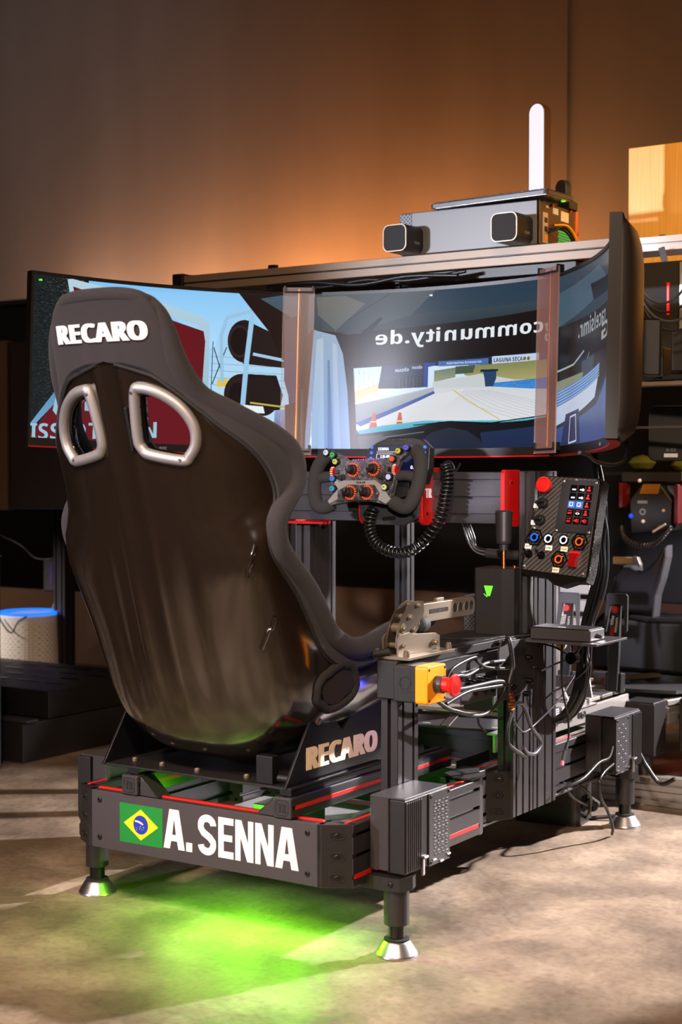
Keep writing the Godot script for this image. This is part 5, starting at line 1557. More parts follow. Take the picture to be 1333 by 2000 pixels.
# ---------- handbrake, stop button, shifter, shelf on the right-hand side ----------
func make_right_side() -> void:
	var s := thing("side_stand", "black aluminium post and arm on the right of the seat carrying handbrake and shifter", "side stand")
	beam("post", s, 0.04, 0.08, V(0.327, 0.257, -0.232), V(0, 1, 0), V(0, 0, -1), 0.225, M.black_anodised)
	put("post_foot", MB.new().prism(pv([0.300, 0.2585, 0.352, 0.2585, 0.352, 0.272, 0.346, 0.283, 0.306, 0.283, 0.300, 0.272]), 0.012, Transform3D(Basis(), V(0, 0, -0.178)), 0.001), M.black_powder, s)
	put("post_cap", MB.new().bx(0.303, 0.351, 0.474, 0.551, -0.276, -0.182, 0.003), M.black_powder, s)
	beam("arm", s, 0.04, 0.08, V(0.328, 0.512, -0.276), V(0, 0, -1), V(0, 1, 0), 0.42, M.black_anodised)
	put("sliding_plate", MB.new().bx(0.349, 0.353, 0.430, 0.500, -0.60, -0.44, 0.001), M.dark_grey, s)
	for z in [-0.47, -0.515, -0.545]:
		put("clamp_bolt", MB.new().cyl(V(0.352, 0.474, z), V(0.372, 0.474, z), 0.009, 0.007, 12), M.black_gloss, s)
	var pl := put("bolted_plate", MB.new().prism(pv([0.575, 0.420, 0.745, 0.430, 0.745, 0.545, 0.590, 0.553, 0.575, 0.53]), 0.005, Transform3D(Basis(V(0, 0, -1), V(0, 1, 0), V(1, 0, 0)), V(0.372, 0, 0)), 0.001), M.black_powder, s)
	for q in [[-0.615, 0.495], [-0.705, 0.505], [-0.612, 0.447], [-0.630, 0.447], [-0.712, 0.452], [-0.700, 0.425]]:
		put("hex_bolt", MB.new().cyl(V(0.372, q[1], q[0]), V(0.386, q[1], q[0]), 0.0075, 0.0065, 6), M.black_gloss, pl)
	put("plate_horn", MB.new().prism(pv([0.655, 0.495, 0.668, 0.512, 0.690, 0.508, 0.700, 0.522, 0.694, 0.528, 0.668, 0.526, 0.640, 0.512]), 0.002, Transform3D(Basis(V(0, 0, -1), V(0, 1, 0), V(1, 0, 0)), V(0.375, 0, 0)), 0.0005), M.black_deep, pl)
	put("shelf_plate", MB.new().bx(0.19, 0.36, 0.546, 0.551, -0.835, -0.60, 0.001), M.black_powder, s)
	put("shelf_skirt", MB.new().bx(0.208, 0.300, 0.505, 0.549, -0.606, -0.602, 0.001), M.black_powder, s)

	put("unseen_blue_light", MB.new().bx(0.306, 0.310, 0.440, 0.470, -0.310, -0.300, 0.001), glow("led_side_blue", Color(0.16, 0.16, 1.0), 1.5), s)  # source unseen, placed to cast blue on the seat side plate
	lamp_omni("unseen_blue_lamp", V(0.300, 0.448, -0.335), Color(0.16, 0.16, 1.0), 0.006, 0.008)
	var h := thing("handbrake", "metal handbrake with pierced flat lever on top of the right-hand post", "handbrake")
	put("base_plate", MB.new().bx(0.290, 0.372, 0.5515, 0.558, -0.375, -0.190, 0.001), M.steel_tan, h)
	for q in [[0.296, -0.197], [0.363, -0.198], [0.296, -0.365], [0.363, -0.366]]:
		put("spacer", MB.new().cyl(V(q[0], 0.556, q[1]), V(q[0], 0.566, q[1]), 0.0065, -1, 14), M.steel_tan, h)
		bolt(h, V(q[0], 0.566, q[1]), V(0, 1, 0), 0.0055, 0.005, M.steel_tan)
	for x in [0.311, 0.345]:
		put("side_cheek", MB.new().prism(pv([0.196, 0.558, 0.196, 0.592, 0.204, 0.600, 0.240, 0.602, 0.252, 0.598, 0.345, 0.592, 0.362, 0.585, 0.362, 0.558]), 0.0035, Transform3D(Basis(V(0, 0, -1), V(0, 1, 0), V(1, 0, 0)), V(x, 0, 0)), 0.0006), M.steel_tan, h)
	for x in [0.318, 0.340]:
		var ar := PackedVector2Array()
		for k in 9:
			var a := lerpf(PI, PI / 2, k / 8.0)
			ar.append(Vector2(0.285 + 0.088 * cos(a), 0.574 + 0.088 * sin(a)))
		ar.append_array(pv([0.304, 0.659, 0.307, 0.640, 0.296, 0.615, 0.275, 0.598, 0.255, 0.592, 0.235, 0.574]))
		put("quadrant", MB.new().prism(ar, 0.003, Transform3D(Basis(V(0, 0, -1), V(0, 1, 0), V(1, 0, 0)), V(x, 0, 0)), 0.0006), mat("steel_dark", Color(0.34, 0.30, 0.26), 0.4, 0.7), h)
	for q in [[0.212, 0.578, 0.006], [0.223, 0.611, 0.010], [0.248, 0.632, 0.006], [0.280, 0.654, 0.005], [0.262, 0.606, 0.005]]:
		put("cross_pin", MB.new().cyl(V(0.316, q[1], -q[0]), V(0.341, q[1], -q[0]), q[2], -1, 14), M.steel_tan, h)
		bolt(h, V(0.340 if q[0] != 0.212 else 0.345, q[1], -q[0]), V(1, 0, 0), 0.0048, 0.006, M.steel_tan)
	bolt(h, V(0.345, 0.574, -0.335), V(1, 0, 0), 0.006, 0.010, M.steel_tan)
	put("bump_stop", MB.new().lathe([Vector2(0, 0), Vector2(0.013, 0), Vector2(0.014, 0.006), Vector2(0.018, 0.010), Vector2(0.020, 0.016), Vector2(0.020, 0.034), Vector2(0.017, 0.040), Vector2(0, 0.042)], Transform3D(Basis(V(1, 0, 0), V(0, 0, -1), V(0, 1, 0)), V(0.328, 0.612, -0.285)), 22), M.rubber, h)
	var lv := rrect(0.272, 0.040, 0.012, 5, 0.393, 0.634)
	var lev := put("lever", MB.new().prism(lv, 0.013, Transform3D(Basis(V(0, 0, -1), V(0, 1, 0), V(1, 0, 0)), V(0.338, 0, 0)), 0.0025), M.steel_tan, h)
	for k in 4:
		var z: float = -[0.438, 0.462, 0.489, 0.510][k]
		put("pierced_hole", MB.new().prism(ngon(0.0105, 20), 0.0007, face(V(0.3383, 0.636, z), V(1, 0, 0))), M.black_deep, lev)
		put("hole_rim", MB.new().tube(PackedVector3Array(range(18).map(func(i: int) -> Vector3: return V(0.3384, 0.636 + 0.0108 * sin(TAU * i / 18), z + 0.0108 * cos(TAU * i / 18)))), 0.0010, 5, 1.0, true), M.steel_tan, lev)
	put("lever_lettering", letters("HEUSINKVELD", 0.078, 0.009, 0.0004, Transform3D(Basis(V(0, 0, -1), V(0, 1, 0), V(1, 0, 0)), V(0.3386, 0.636, -0.370)), 0.0012), M.black_deep, lev)
	put("lever_catch", MB.new().bx(0.325, 0.334, 0.653, 0.661, -0.40, -0.37, 0.002), M.steel_tan, lev)
	put("plug", MB.new().cyl(V(0.322, 0.566, -0.198), V(0.300, 0.563, -0.172), 0.008, 0.006, 12), M.rubber, h)

	var e := thing("emergency_stop", "yellow emergency stop box with red mushroom button on the side post", "stop button")
	put("junction_box", MB.new().bx(0.3515, 0.402, 0.474, 0.546, -0.236, -0.166, 0.003), M.black_powder, e)
	put("knock_out", MB.new().prism(holed(ngon(0.013, 22), ngon(0.012, 22)), 0.0006, Transform3D(Basis(), V(0.379, 0.512, -0.1655))), M.black_deep, e)
	put("yellow_cover", MB.new().prism(rrect(0.074, 0.074, 0.006, 4, 0.201, 0.510), 0.027, Transform3D(Basis(V(0, 0, -1), V(0, 1, 0), V(1, 0, 0)), V(0.430, 0, 0)), 0.002), M.yellow_plastic, e, "yellow cover")
	for q in [[-0.171, 0.540], [-0.232, 0.540], [-0.171, 0.480], [-0.232, 0.480]]:
		bolt(e, V(0.430, q[1], q[0]), V(1, 0, 0), 0.003, 0.0008, M.black_deep, "screw")
	put("collar", MB.new().cyl(V(0.429, 0.510, -0.201), V(0.446, 0.510, -0.201), 0.0175, -1, 28), M.dark_grey, e)
	var rot := Basis(V(0, -1, 0), V(1, 0, 0), V(0, 0, 1))
	put("red_button", MB.new().lathe([Vector2(0.0145, 0.015), Vector2(0.0145, 0.028), Vector2(0.0160, 0.032), Vector2(0.0215, 0.036), Vector2(0.0225, 0.040), Vector2(0.0195, 0.043), Vector2(0.0165, 0.0425), Vector2(0, 0.044)], Transform3D(rot, V(0.430, 0.510, -0.201)), 36), M.red_plastic, e, "red mushroom button")

	var g := thing("shifter", "tall black shifter box with green lit V badge and black grip on a brass shaft", "shifter")
	var bp := pv([-0.795, 0.246, -0.795, 0.345, -0.765, 0.345, -0.752, 0.332, -0.725, 0.332, -0.702, 0.312, -0.702, 0.246, -0.712, 0.238, -0.785, 0.238])
	var b3 := PackedVector2Array()
	for q in bp:
		b3.append(Vector2(q.y, -q.x))
	put("housing", MB.new().prism(b3, 0.150, Transform3D(Basis(V(1, 0, 0), V(0, 0, -1), V(0, 1, 0)), V(0, 0.702, 0)), 0.002), M.black_powder, g)
	put("corner_groove", MB.new().bx(0.333, 0.337, 0.553, 0.700, -0.764, -0.750, 0.0005), M.black_deep, g)
	put("badge", MB.new().prism(pv([-0.011, 0.010, 0.011, 0.010, 0.0035, -0.013, -0.0035, -0.013]), 0.001, Transform3D(Basis(), V(0.279, 0.652, -0.7012))), M.led_green, g, "lit green V")
	put("badge_line", MB.new().box(V(0.2715, 0.640, -0.7015), V(0.011, 0.0012, 0.001), 0.0002, Basis(V(0, 0, 1), -0.7)), M.led_green, g)
	put("top_stud", MB.new().cyl(V(0.328, 0.702, -0.735), V(0.328, 0.708, -0.735), 0.004), M.copper, g)
	put("shaft", MB.new().cyl(V(0.307, 0.700, -0.722), V(0.307, 0.760, -0.722), 0.0045), M.copper, g, "brass-coloured shaft")
	put("grip", MB.new().lathe([Vector2(0, 0), Vector2(0.010, 0), Vector2(0.011, 0.014), Vector2(0.0155, 0.016), Vector2(0.0175, 0.022), Vector2(0.0182, 0.050), Vector2(0.0195, 0.088), Vector2(0.0165, 0.091), Vector2(0, 0.091)], Transform3D(Basis(), V(0.307, 0.742, -0.722)), 32), M.black_anodised, g)

	var k := thing("control_unit", "flat black control unit lying on the small shelf below the button box", "control unit")
	put("case", MB.new().bx(0.374, 0.518, 0.546, 0.571, -0.800, -0.722, 0.002), M.dark_grey, k)
	put("top_lid", MB.new().bx(0.376, 0.516, 0.571, 0.574, -0.798, -0.724, 0.001), M.black_powder, k)
	put("bright_end", MB.new().bx(0.517, 0.5205, 0.549, 0.571, -0.797, -0.724, 0.0006), M.silver, k)
	put("mark", MB.new().box(V(0.445, 0.5745, -0.735), V(0.018, 0.0006, 0.004), 0.0002, Basis(V(0, 1, 0), 0.2)), M.white, k)
	put("plug", MB.new().cyl(V(0.520, 0.558, -0.755), V(0.534, 0.556, -0.752), 0.006, 0.004, 10), M.rubber, k)
	var k2 := solo("flat_gadget", MB.new().box(V(0.415, 0.555, -0.845), V(0.115, 0.010, 0.045), 0.004, Basis(V(0, 0, 1), 0.05)), M.black_powder, "thin dark gadget behind the flat control unit on the shelf", "gadget")
	var sh := thing("small_shelf", "thin grey shelf plate holding the flat control unit beside the upright", "shelf")
	put("plate", MB.new().bx(0.345, 0.545, 0.540, 0.5455, -0.870, -0.700, 0.001), M.dark_grey, sh)
	put("hanger", MB.new().bx(0.347, 0.351, 0.470, 0.541, -0.84, -0.76, 0.001), M.black_powder, sh)

# ---------- crossbar above the monitors and what stands on it ----------
func make_top_shelf() -> void:
	var b := thing("crossbar", "long aluminium crossbar of the monitor stand above the screens", "crossbar")
	beam("bar", b, 0.12, 0.045, V(-0.95, 1.468, -1.18), V(1, 0, 0), V(0, 1, 0), 1.36, M.alu_warm_lit, 0.006)
	put("bar_groove", MB.new().bx(-0.94, 0.40, 1.4675, 1.4690, -1.1205, -1.1185, 0.0003), M.black_deep, b)
	put("end_bracket", MB.new().bx(-0.985, -0.945, 1.443, 1.497, -1.25, -1.112, 0.003), M.black_powder, b)
	put("bar_clip", MB.new().bx(-0.665, -0.640, 1.489, 1.505, -1.17, -1.15, 0.002), M.black_deep, b)
	for x in [-0.62, -0.25]:
		beam("stand_leg", b, 0.04, 0.04, V(x, 0.0, -1.215), V(0, 1, 0), V(0, 0, -1), 1.445, M.black_anodised)
	put("rail", MB.new().bx(-0.90, 0.42, 1.15, 1.23, -1.15, -1.11, 0.002), M.black_anodised, b)
	put("cable_tray", MB.new().bx(-0.215, 0.30, 1.415, 1.445, -1.20, -1.125, 0.004), M.black_deep, b)

	var p := thing("desktop_computer", "grey desktop computer lying on its side on the crossbar with green light in its rear", "computer")
	put("case", MB.new().bx(-0.205, 0.196, 1.4915, 1.602, -1.345, -1.115, 0.0025), mat("case_grey", Color(0.43, 0.425, 0.43), 0.4), p)
	put("mesh_cover", MB.new().bx(-0.2055, -0.168, 1.494, 1.600, -1.3445, -1.1140, 0.001), M.mesh_sheet, p)
	var rr := put("port_panel", MB.new().bx(0.1955, 0.199, 1.4925, 1.601, -1.344, -1.116, 0.0008), mat("rear_copper", Color(0.34, 0.25, 0.20), 0.4, 0.5), p)
	put("edge_strip", MB.new().bx(0.196, 0.201, 1.4925, 1.603, -1.1245, -1.1145, 0.001), M.black_gloss, rr)
	put("edge_strip", MB.new().bx(0.196, 0.203, 1.500, 1.602, -1.347, -1.333, 0.001), M.copper, rr)
	put("port_column", MB.new().bx(0.198, 0.2015, 1.497, 1.575, -1.168, -1.142, 0.001), M.alu, rr)
	for y in [1.505, 1.527, 1.549]:
		put("port", MB.new().bx(0.2015, 0.2025, y, y + 0.013, -1.163, -1.147, 0.0005), M.black_deep if y > 1.52 else M.yellow_plastic, rr)
	put("label", MB.new().bx(0.199, 0.1996, 1.578, 1.594, -1.232, -1.200, 0.0002), M.white, rr)
	put("label", MB.new().bx(0.199, 0.1996, 1.566, 1.592, -1.295, -1.248, 0.0002), M.print_cream, rr)
	put("label", MB.new().bx(0.199, 0.1996, 1.588, 1.594, -1.175, -1.160, 0.0002), M.white, rr)
	var gg := glow("grille_glow_light", Color(0.05, 0.75, 0.30), 0.9)
	for r in 7:
		for c in 8:
			put("grille_hole", MB.new().box(V(0.1993, 1.497 + r * 0.0068, -1.236 - c * 0.0098 - (0.004 if r % 2 else 0.0)), V(0.0006, 0.0046, 0.0074), 0.0002), gg, rr)
	for c in 10:
		put("vent_slot", MB.new().box(V(0.1993, 1.553, -1.228 - c * 0.0098), V(0.0006, 0.010, 0.0055), 0.0002), M.black_deep, rr)
	for q in [[1.597, -1.19], [1.597, -1.30], [1.545, -1.345]]:
		bolt(rr, V(0.200, q[0], q[1]), V(1, 0, 0), 0.004, 0.006, M.copper, "thumb_screw")
	for k in 3:
		put("lead", MB.new().tube(crv([V(0.201, 1.525 + 0.012 * k, -1.165 - 0.02 * k), V(0.228, 1.535 + 0.006 * k, -1.19 - 0.02 * k), V(0.235, 1.515, -1.235 - 0.015 * k), V(0.222, 1.485, -1.265 - 0.01 * k)], 8), 0.0032, 6), M.yellow_plastic if k == 2 else M.cable, p)

	var kb := thing("keyboard", "slim dark keyboard balanced on top of the desktop computer with its end overhanging", "keyboard", V(0.068, 1.6125, -1.172), "", Basis(V(0, 0, 1), 0.020) * Basis(V(1, 0, 0), 0.03))
	put("body", MB.new().prism(rrect(0.335, 0.165, 0.010, 4), 0.011, Transform3D(Basis(V(1, 0, 0), V(0, 0, -1), V(0, 1, 0)), V(0, 0.0075, 0)), 0.002), M.dark_grey, kb)
	put("underside", MB.new().bx(-0.155, 0.162, -0.0048, -0.003, -0.076, 0.076, 0.001), M.silver, kb)
	for r in 5:
		for c in 14:
			put("key", MB.new().box(V(-0.150 + c * 0.0231, 0.0095, -0.062 + r * 0.030), V(0.0205, 0.005, 0.026), 0.001), M.black_powder, kb)
	put("glowing_foot_pad", MB.new().cyl(V(0.148, -0.004, -0.055), V(0.148, -0.006, -0.055), 0.006), M.led_green, kb)  # pad drawn with a green glow of its own

	var lb := thing("light_bar", "upright white glowing light bar with rounded top behind the keyboard", "lamp", V(0.145, 1.622, -1.215), "", Basis(V(0, 1, 0), -0.12))
	var pg := PackedVector2Array()
	pg.append_array(pv([0.0245, 0.0]))
	for i in 17:
		var a := PI * i / 16
		pg.append(Vector2(0.0245 * cos(a), 0.222 + 0.0245 * sin(a)))
	pg.append(Vector2(-0.0245, 0))
	put("body", MB.new().prism(pg, 0.030, Transform3D(), 0.002), mat("bar_wood", Color(0.40, 0.27, 0.17), 0.45), lb)
	var pf := PackedVector2Array()
	for q in pg:
		pf.append(Vector2(q.x * 0.90, q.y * 0.988 + 0.001))
	put("diffuser", MB.new().prism(pf, 0.002, Transform3D(Basis(), V(0, 0, 0.0014)), 0.0008), glow("bar_light", Color(0.97, 0.94, 0.98), 1.0), lb)
	put("plinth", MB.new().bx(-0.035, 0.035, -0.016, 0.002, -0.05, 0.01, 0.003), M.dark_grey, lb)
	var al := AreaLight3D.new()
	al.name = "light_bar_lamp"
	add_child(al, true)
	al.transform = lb.transform * Transform3D(Basis(), V(0, 0.12, 0.006))
	al.rotation.y += PI
	al.area_size = Vector2(0.04, 0.22)
	al.light_energy = 0.02
	al.area_range = 6.0
	al.shadow_enabled = true

	for q in [[-0.176, "left speaker cube in front of the mesh end of the desktop computer", 0.0745], [0.142, "right speaker cube in front of the desktop computer near its ports", 0.0765]]:
		var s := thing("speaker", q[1], "speaker", V(q[0], 1.4915, -1.04), "pair of small black speakers on the crossbar", Basis(V(0, 1, 0), -0.06))
		var w: float = q[2]
		put("body", MB.new().prism(rrect(w, w * 0.96, 0.018, 6, 0, w * 0.48), 0.085, Transform3D(), 0.002), M.black_powder, s)
		put("speaker_ring", MB.new().prism(holed(rrect(w - 0.001, w * 0.96 - 0.001, 0.0175, 6, 0, w * 0.48), rrect(w - 0.0065, w * 0.96 - 0.0065, 0.0155, 6, 0, w * 0.48)), 0.003, Transform3D(Basis(), V(0, 0, 0.002)), 0.0006), mat("ring_pale", Color(0.80, 0.74, 0.66), 0.35, 0.4), s, "pale metal ring")
		put("speaker_cloth", MB.new().prism(rrect(w - 0.0065, w * 0.96 - 0.0065, 0.0155, 6, 0, w * 0.48), 0.002, Transform3D(Basis(), V(0, 0, 0.0012)), 0.0005), M.suede, s)
		put("maker_lettering", letters("roland", 0.024, 0.009, 0.0004, Transform3D(Basis(V(0, 0, -1), V(0, 1, 0), V(1, 0, 0)), V(w / 2 + 0.0003, 0.026, -0.048))), M.mid_grey, s)
	solo("dark_puck", MB.new().prism(rrect(0.040, 0.060, 0.0195, 6, 0, 0.03), 0.02, Transform3D(Basis(V(0, 1, 0), -0.3), V(0.168, 1.625, -1.31)), 0.003), M.dark_grey, "dark rounded webcam standing behind the light bar", "webcam")
	solo("webcam_stand", MB.new().bx(0.150, 0.205, 1.6025, 1.626, -1.34, -1.29, 0.003), M.black_deep, "short black stand under the rounded webcam", "stand")

# ---------- pedals and amplifier tray ----------
func make_pedals() -> void:
	for q in [[0.098, -1.50, "brake pedal with grey pad left of the cable bundle"], [0.226, -1.535, "throttle pedal with grey pad right of the cable bundle"]]:
		var t := thing("pedal", q[2], "pedal", V(q[0], 0.3165, q[1]), "pedals of the rig", Basis(V(1, 0, 0), -0.12))
		put("pad", MB.new().prism(pv([-0.034, 0.165, -0.030, 0.262, -0.026, 0.267, 0.028, 0.267, 0.033, 0.262, 0.036, 0.165, 0.030, 0.160, 0.020, 0.235, -0.016, 0.235, -0.026, 0.160]), 0.006, Transform3D(Basis(), V(0, 0, 0.006)), 0.0015), M.dark_grey, t, "grey U-shaped pad")
		put("arm", MB.new().prism(pv([-0.014, 0.0, 0.014, 0.0, 0.015, 0.10, 0.012, 0.235, -0.010, 0.235, -0.017, 0.10]), 0.012, Transform3D(Basis(), V(0.002, 0, 0.010)), 0.002), M.black_powder, t)
		put("red_cap", MB.new().cyl(V(0.000, 0.223, 0.008), V(0.000, 0.223, 0.017), 0.0105, 0.0095, 18), M.red_plastic, t)
		put("lettering", letters("SIM", 0.026, 0.007, 0.0006, Transform3D(Basis(V(0, 0, 1), PI / 2 - 0.12), V(-0.006, 0.192, 0.0112)), 0.001), M.white, t)
		put("lettering", letters("LUTION", 0.040, 0.006, 0.0006, Transform3D(Basis(V(0, 0, 1), -PI / 2 - 0.08), V(0.006, 0.180, 0.0112)), 0.001), M.white, t)
		put("red_mark", MB.new().box(V(-0.006, 0.150, 0.0106), V(0.009, 0.050, 0.001), 0.0003, Basis(V(0, 0, 1), -0.06)), M.red_anodised, t)
		put("fork", MB.new().bx(-0.024, 0.024, -0.005, 0.05, -0.03, 0.0, 0.003), M.black_deep, t)
		put("damper", MB.new().cyl(V(-0.03, 0.02, -0.03), V(-0.03, 0.035, -0.10), 0.014, -1, 18), mat("bushing_orange", Color(0.55, 0.13, 0.05), 0.45), t)
	var p := thing("pedal_tray", "silver slotted pedal tray on rails between the front beams", "pedal tray")
	for s: float in [-1.0, 1.0]:
		var x: float = 0.243 * s
		var ra := put("rail", MB.new().bx(x - 0.004, x + 0.004, 0.262, 0.302, -1.60, -0.80, 0.001), M.alu, p)
		for k in 6:
			var zc := -0.86 - 0.085 * k
			put("rail_slot", MB.new().prism(rrect(0.055, 0.016, 0.0075, 4), 0.0006, face(V(x + 0.0044 * s, 0.285, zc), V(s, 0, 0))), M.black_deep, ra)
			put("rail_nut", MB.new().prism(holed(ngon(0.0075, 16), ngon(0.0035, 12)), 0.003, face(V(x + 0.0068 * s, 0.283, zc - 0.006), V(s, 0, 0))), M.silver, ra)
		put("rail_flange", MB.new().bx(x - 0.02, x + 0.008, 0.302, 0.306, -1.38, -0.80, 0.001), M.silver, ra)
	for k in 7:
		var z := -1.02 - 0.085 * k
		put("cross_plank", MB.new().bx(-0.236, 0.236, 0.3065, 0.3165, z - 0.070, z, 0.002), M.alu if k % 2 == 0 else M.silver, p)
	put("heel_plate", MB.new().prism(pv([-0.23, 0.0, 0.23, 0.0, 0.21, 0.055, -0.21, 0.055]), 0.004, Transform3D(Basis(V(1, 0, 0), V(0, 0.86, -0.5), V(0, 0.5, 0.86)), V(0, 0.318, -1.39)), 0.001), M.alu, p)
	for q in [[0.03, -1.24], [0.10, -1.24], [0.17, -1.30]]:
		put("clamp_block", MB.new().prism(pv([-0.03, 0, 0.03, 0, 0.016, 0.03, -0.016, 0.03]), 0.03, Transform3D(Basis(V(0, 1, 0), 0.4), V(q[0], 0.3165, q[1])), 0.002), M.silver, p)
	var f := thing("amplifier", "small dark haptic amplifier lettered FORTE on the tray behind the arm", "amplifier", V(0.125, 0.319, -1.05))
	put("case", MB.new().prism(pv([-0.068, 0, 0.068, 0, 0.062, 0.032, -0.050, 0.036]), 0.07, Transform3D(), 0.002), M.black_powder, f)
	put("green_line", MB.new().bx(-0.060, 0.060, 0.0, 0.0022, 0.0, 0.0014, 0.0003), M.led_green, f)
	put("lettering", letters("FORTE S", 0.060, 0.009, 0.0004, Transform3D(Basis(), V(0.012, 0.019, 0.0006))), M.mid_grey, f)
	for q in [[0.155, -0.93, "slanted grey circuit tray nearest the upright"], [-0.02, -0.90, "slanted grey circuit tray nearest the post"]]:
		var l := thing("circuit_tray", q[2], "circuit tray", V(q[0], 0.300, q[1]), "circuit trays under the arm", Basis(V(0, 1, 0), 0.25) * Basis(V(1, 0, 0), 0.12))
		put("plate", MB.new().bx(-0.09, 0.09, -0.003, 0.004, -0.045, 0.045, 0.0015), M.dark_grey, l)
		put("bright_edge", MB.new().bx(0.070, 0.092, 0.004, 0.007, -0.046, 0.046, 0.001), M.silver, l)
		put("print", letters("PORT", 0.02, 0.004, 0.0004, Transform3D(Basis(V(1, 0, 0), V(0, 0, -1), V(0, 1, 0)), V(0.03, 0.0046, 0.03))), M.white, l)
	var wf := thing("ladder_frame", "bright aluminium ladder frame glimpsed below the button box", "frame", V(-0.005, 0.0, -1.66))
	beam("post", wf, 0.036, 0.036, V(0, 0.083, 0), V(0, 1, 0), V(0, 0, -1), 0.545, M.alu)
	for y in [0.485, 0.535, 0.585]:
		put("rung", MB.new().bx(0.018, 0.110, y - 0.018, y + 0.016, -0.018, 0.014, 0.003), M.alu, wf)
	# brake motor with punched cover seen past the handbrake lever
	var o := thing("punched_box", "upright grey box with punched front and dark lettering behind the handbrake lever", "speaker box", V(0.08, 0.3165, -1.03))
	put("case", MB.new().bx(-0.045, 0.045, 0.0, 0.290, -0.06, 0, 0.002), M.dark_grey, o)
	put("punched_front", MB.new().bx(-0.042, 0.036, 0.04, 0.287, 0.0, 0.003, 0.001), M.mesh_sheet, o)
	put("bright_edge", MB.new().bx(0.040, 0.0455, 0.005, 0.288, -0.002, 0.003, 0.001), M.silver, o)
	for k in 3:
		put("lettering", letters("OFK"[k], 0.012, 0.016, 0.001, Transform3D(Basis(), V(-0.006, 0.250 - k * 0.045, 0.0036)), 0.002), M.black_deep, o)
	# black power supply on the floor under the front beam
	var ps := thing("power_supply", "black power supply tub standing on the floor under the front right of the rig", "power supply", V(0.165, 0, -1.29), "", Basis(V(0, 1, 0), 0.1))
	put("tub", MB.new().prism(rrect(0.18, 0.12, 0.020, 5), 0.125, Transform3D(Basis(V(1, 0, 0), V(0, 0, -1), V(0, 1, 0)), V(0, 0.125, 0)), 0.004), M.black_anodised, ps)
	put("socket", MB.new().bx(0.088, 0.096, 0.035, 0.075, -0.02, 0.03, 0.003), M.rubber, ps)
	put("plug", MB.new().box(V(0.108, 0.052, 0.005), V(0.034, 0.028, 0.036), 0.006, Basis(V(0, 0, 1), -0.5)), M.rubber, ps)
	var cm := thing("control_module", "boxy control module inside the frame bathed in green light right of the seat rail", "module", V(0.258, 0.143, -0.30))
	put("case", MB.new().bx(-0.028, 0.030, 0.0, 0.088, -0.12, 0.10, 0.003), M.dark_grey, cm)
	put("front_cover", MB.new().bx(-0.026, 0.028, 0.006, 0.082, 0.10, 0.106, 0.002), M.alu, cm)
	put("side_label", MB.new().bx(0.030, 0.0306, 0.02, 0.07, -0.10, -0.05, 0.0002), M.black_deep, cm)
	var cn := thing("relay_box", "small relay box with round sockets under the seat base in the green light", "relay box", V(0.02, 0.143, -0.22))
	put("case", MB.new().bx(-0.05, 0.07, 0.0, 0.075, -0.10, 0.0, 0.003), M.dark_grey, cn)
	for k in 2:
		put("socket", MB.new().cyl(V(-0.015 + 0.035 * k, 0.045, 0.0), V(-0.015 + 0.035 * k, 0.045, 0.008), 0.012, -1, 16), M.rubber, cn)
	# folded black tray and light ribbed plates inside the frame
	var bt := thing("bent_tray", "black bent sheet tray inside the frame behind the silver side beam", "tray")
	put("side_wall", MB.new().bx(0.02, 0.20, 0.142, 0.235, -0.705, -0.700, 0.002), M.black_anodised, bt)
	put("side_wall", MB.new().bx(0.195, 0.200, 0.142, 0.255, -0.86, -0.700, 0.002), M.black_anodised, bt)
	put("side_wall", MB.new().bx(0.015, 0.020, 0.142, 0.25, -0.86, -0.700, 0.002), M.black_anodised, bt)
	put("bottom", MB.new().bx(0.02, 0.20, 0.140, 0.145, -0.86, -0.700, 0.001), M.black_anodised, bt)
	var rp := thing("ribbed_plate", "pale ribbed aluminium profile lying across inside the frame", "profile", V(-0.02, 0.148, -0.92))
	put("body", MB.new().bx(-0.24, 0.24, -0.008, 0.020, -0.16, 0.10, 0.002), M.alu, rp)
	for k in 6:
		put("rib", MB.new().bx(-0.24, 0.24, 0.020, 0.026, -0.150 + 0.042 * k, -0.126 + 0.042 * k, 0.0015), mat("alu_pale", Color(0.72, 0.69, 0.68), 0.45, 0.3), rp)

# ---------- leads ----------
func lead(pts: Array, r: float, m: Material, label: String, called := "cable", group := "", per := 8) -> MeshInstance3D:
	return solo(called, MB.new().tube(crv(pts, per), r, 7), m, label, "cable", group)

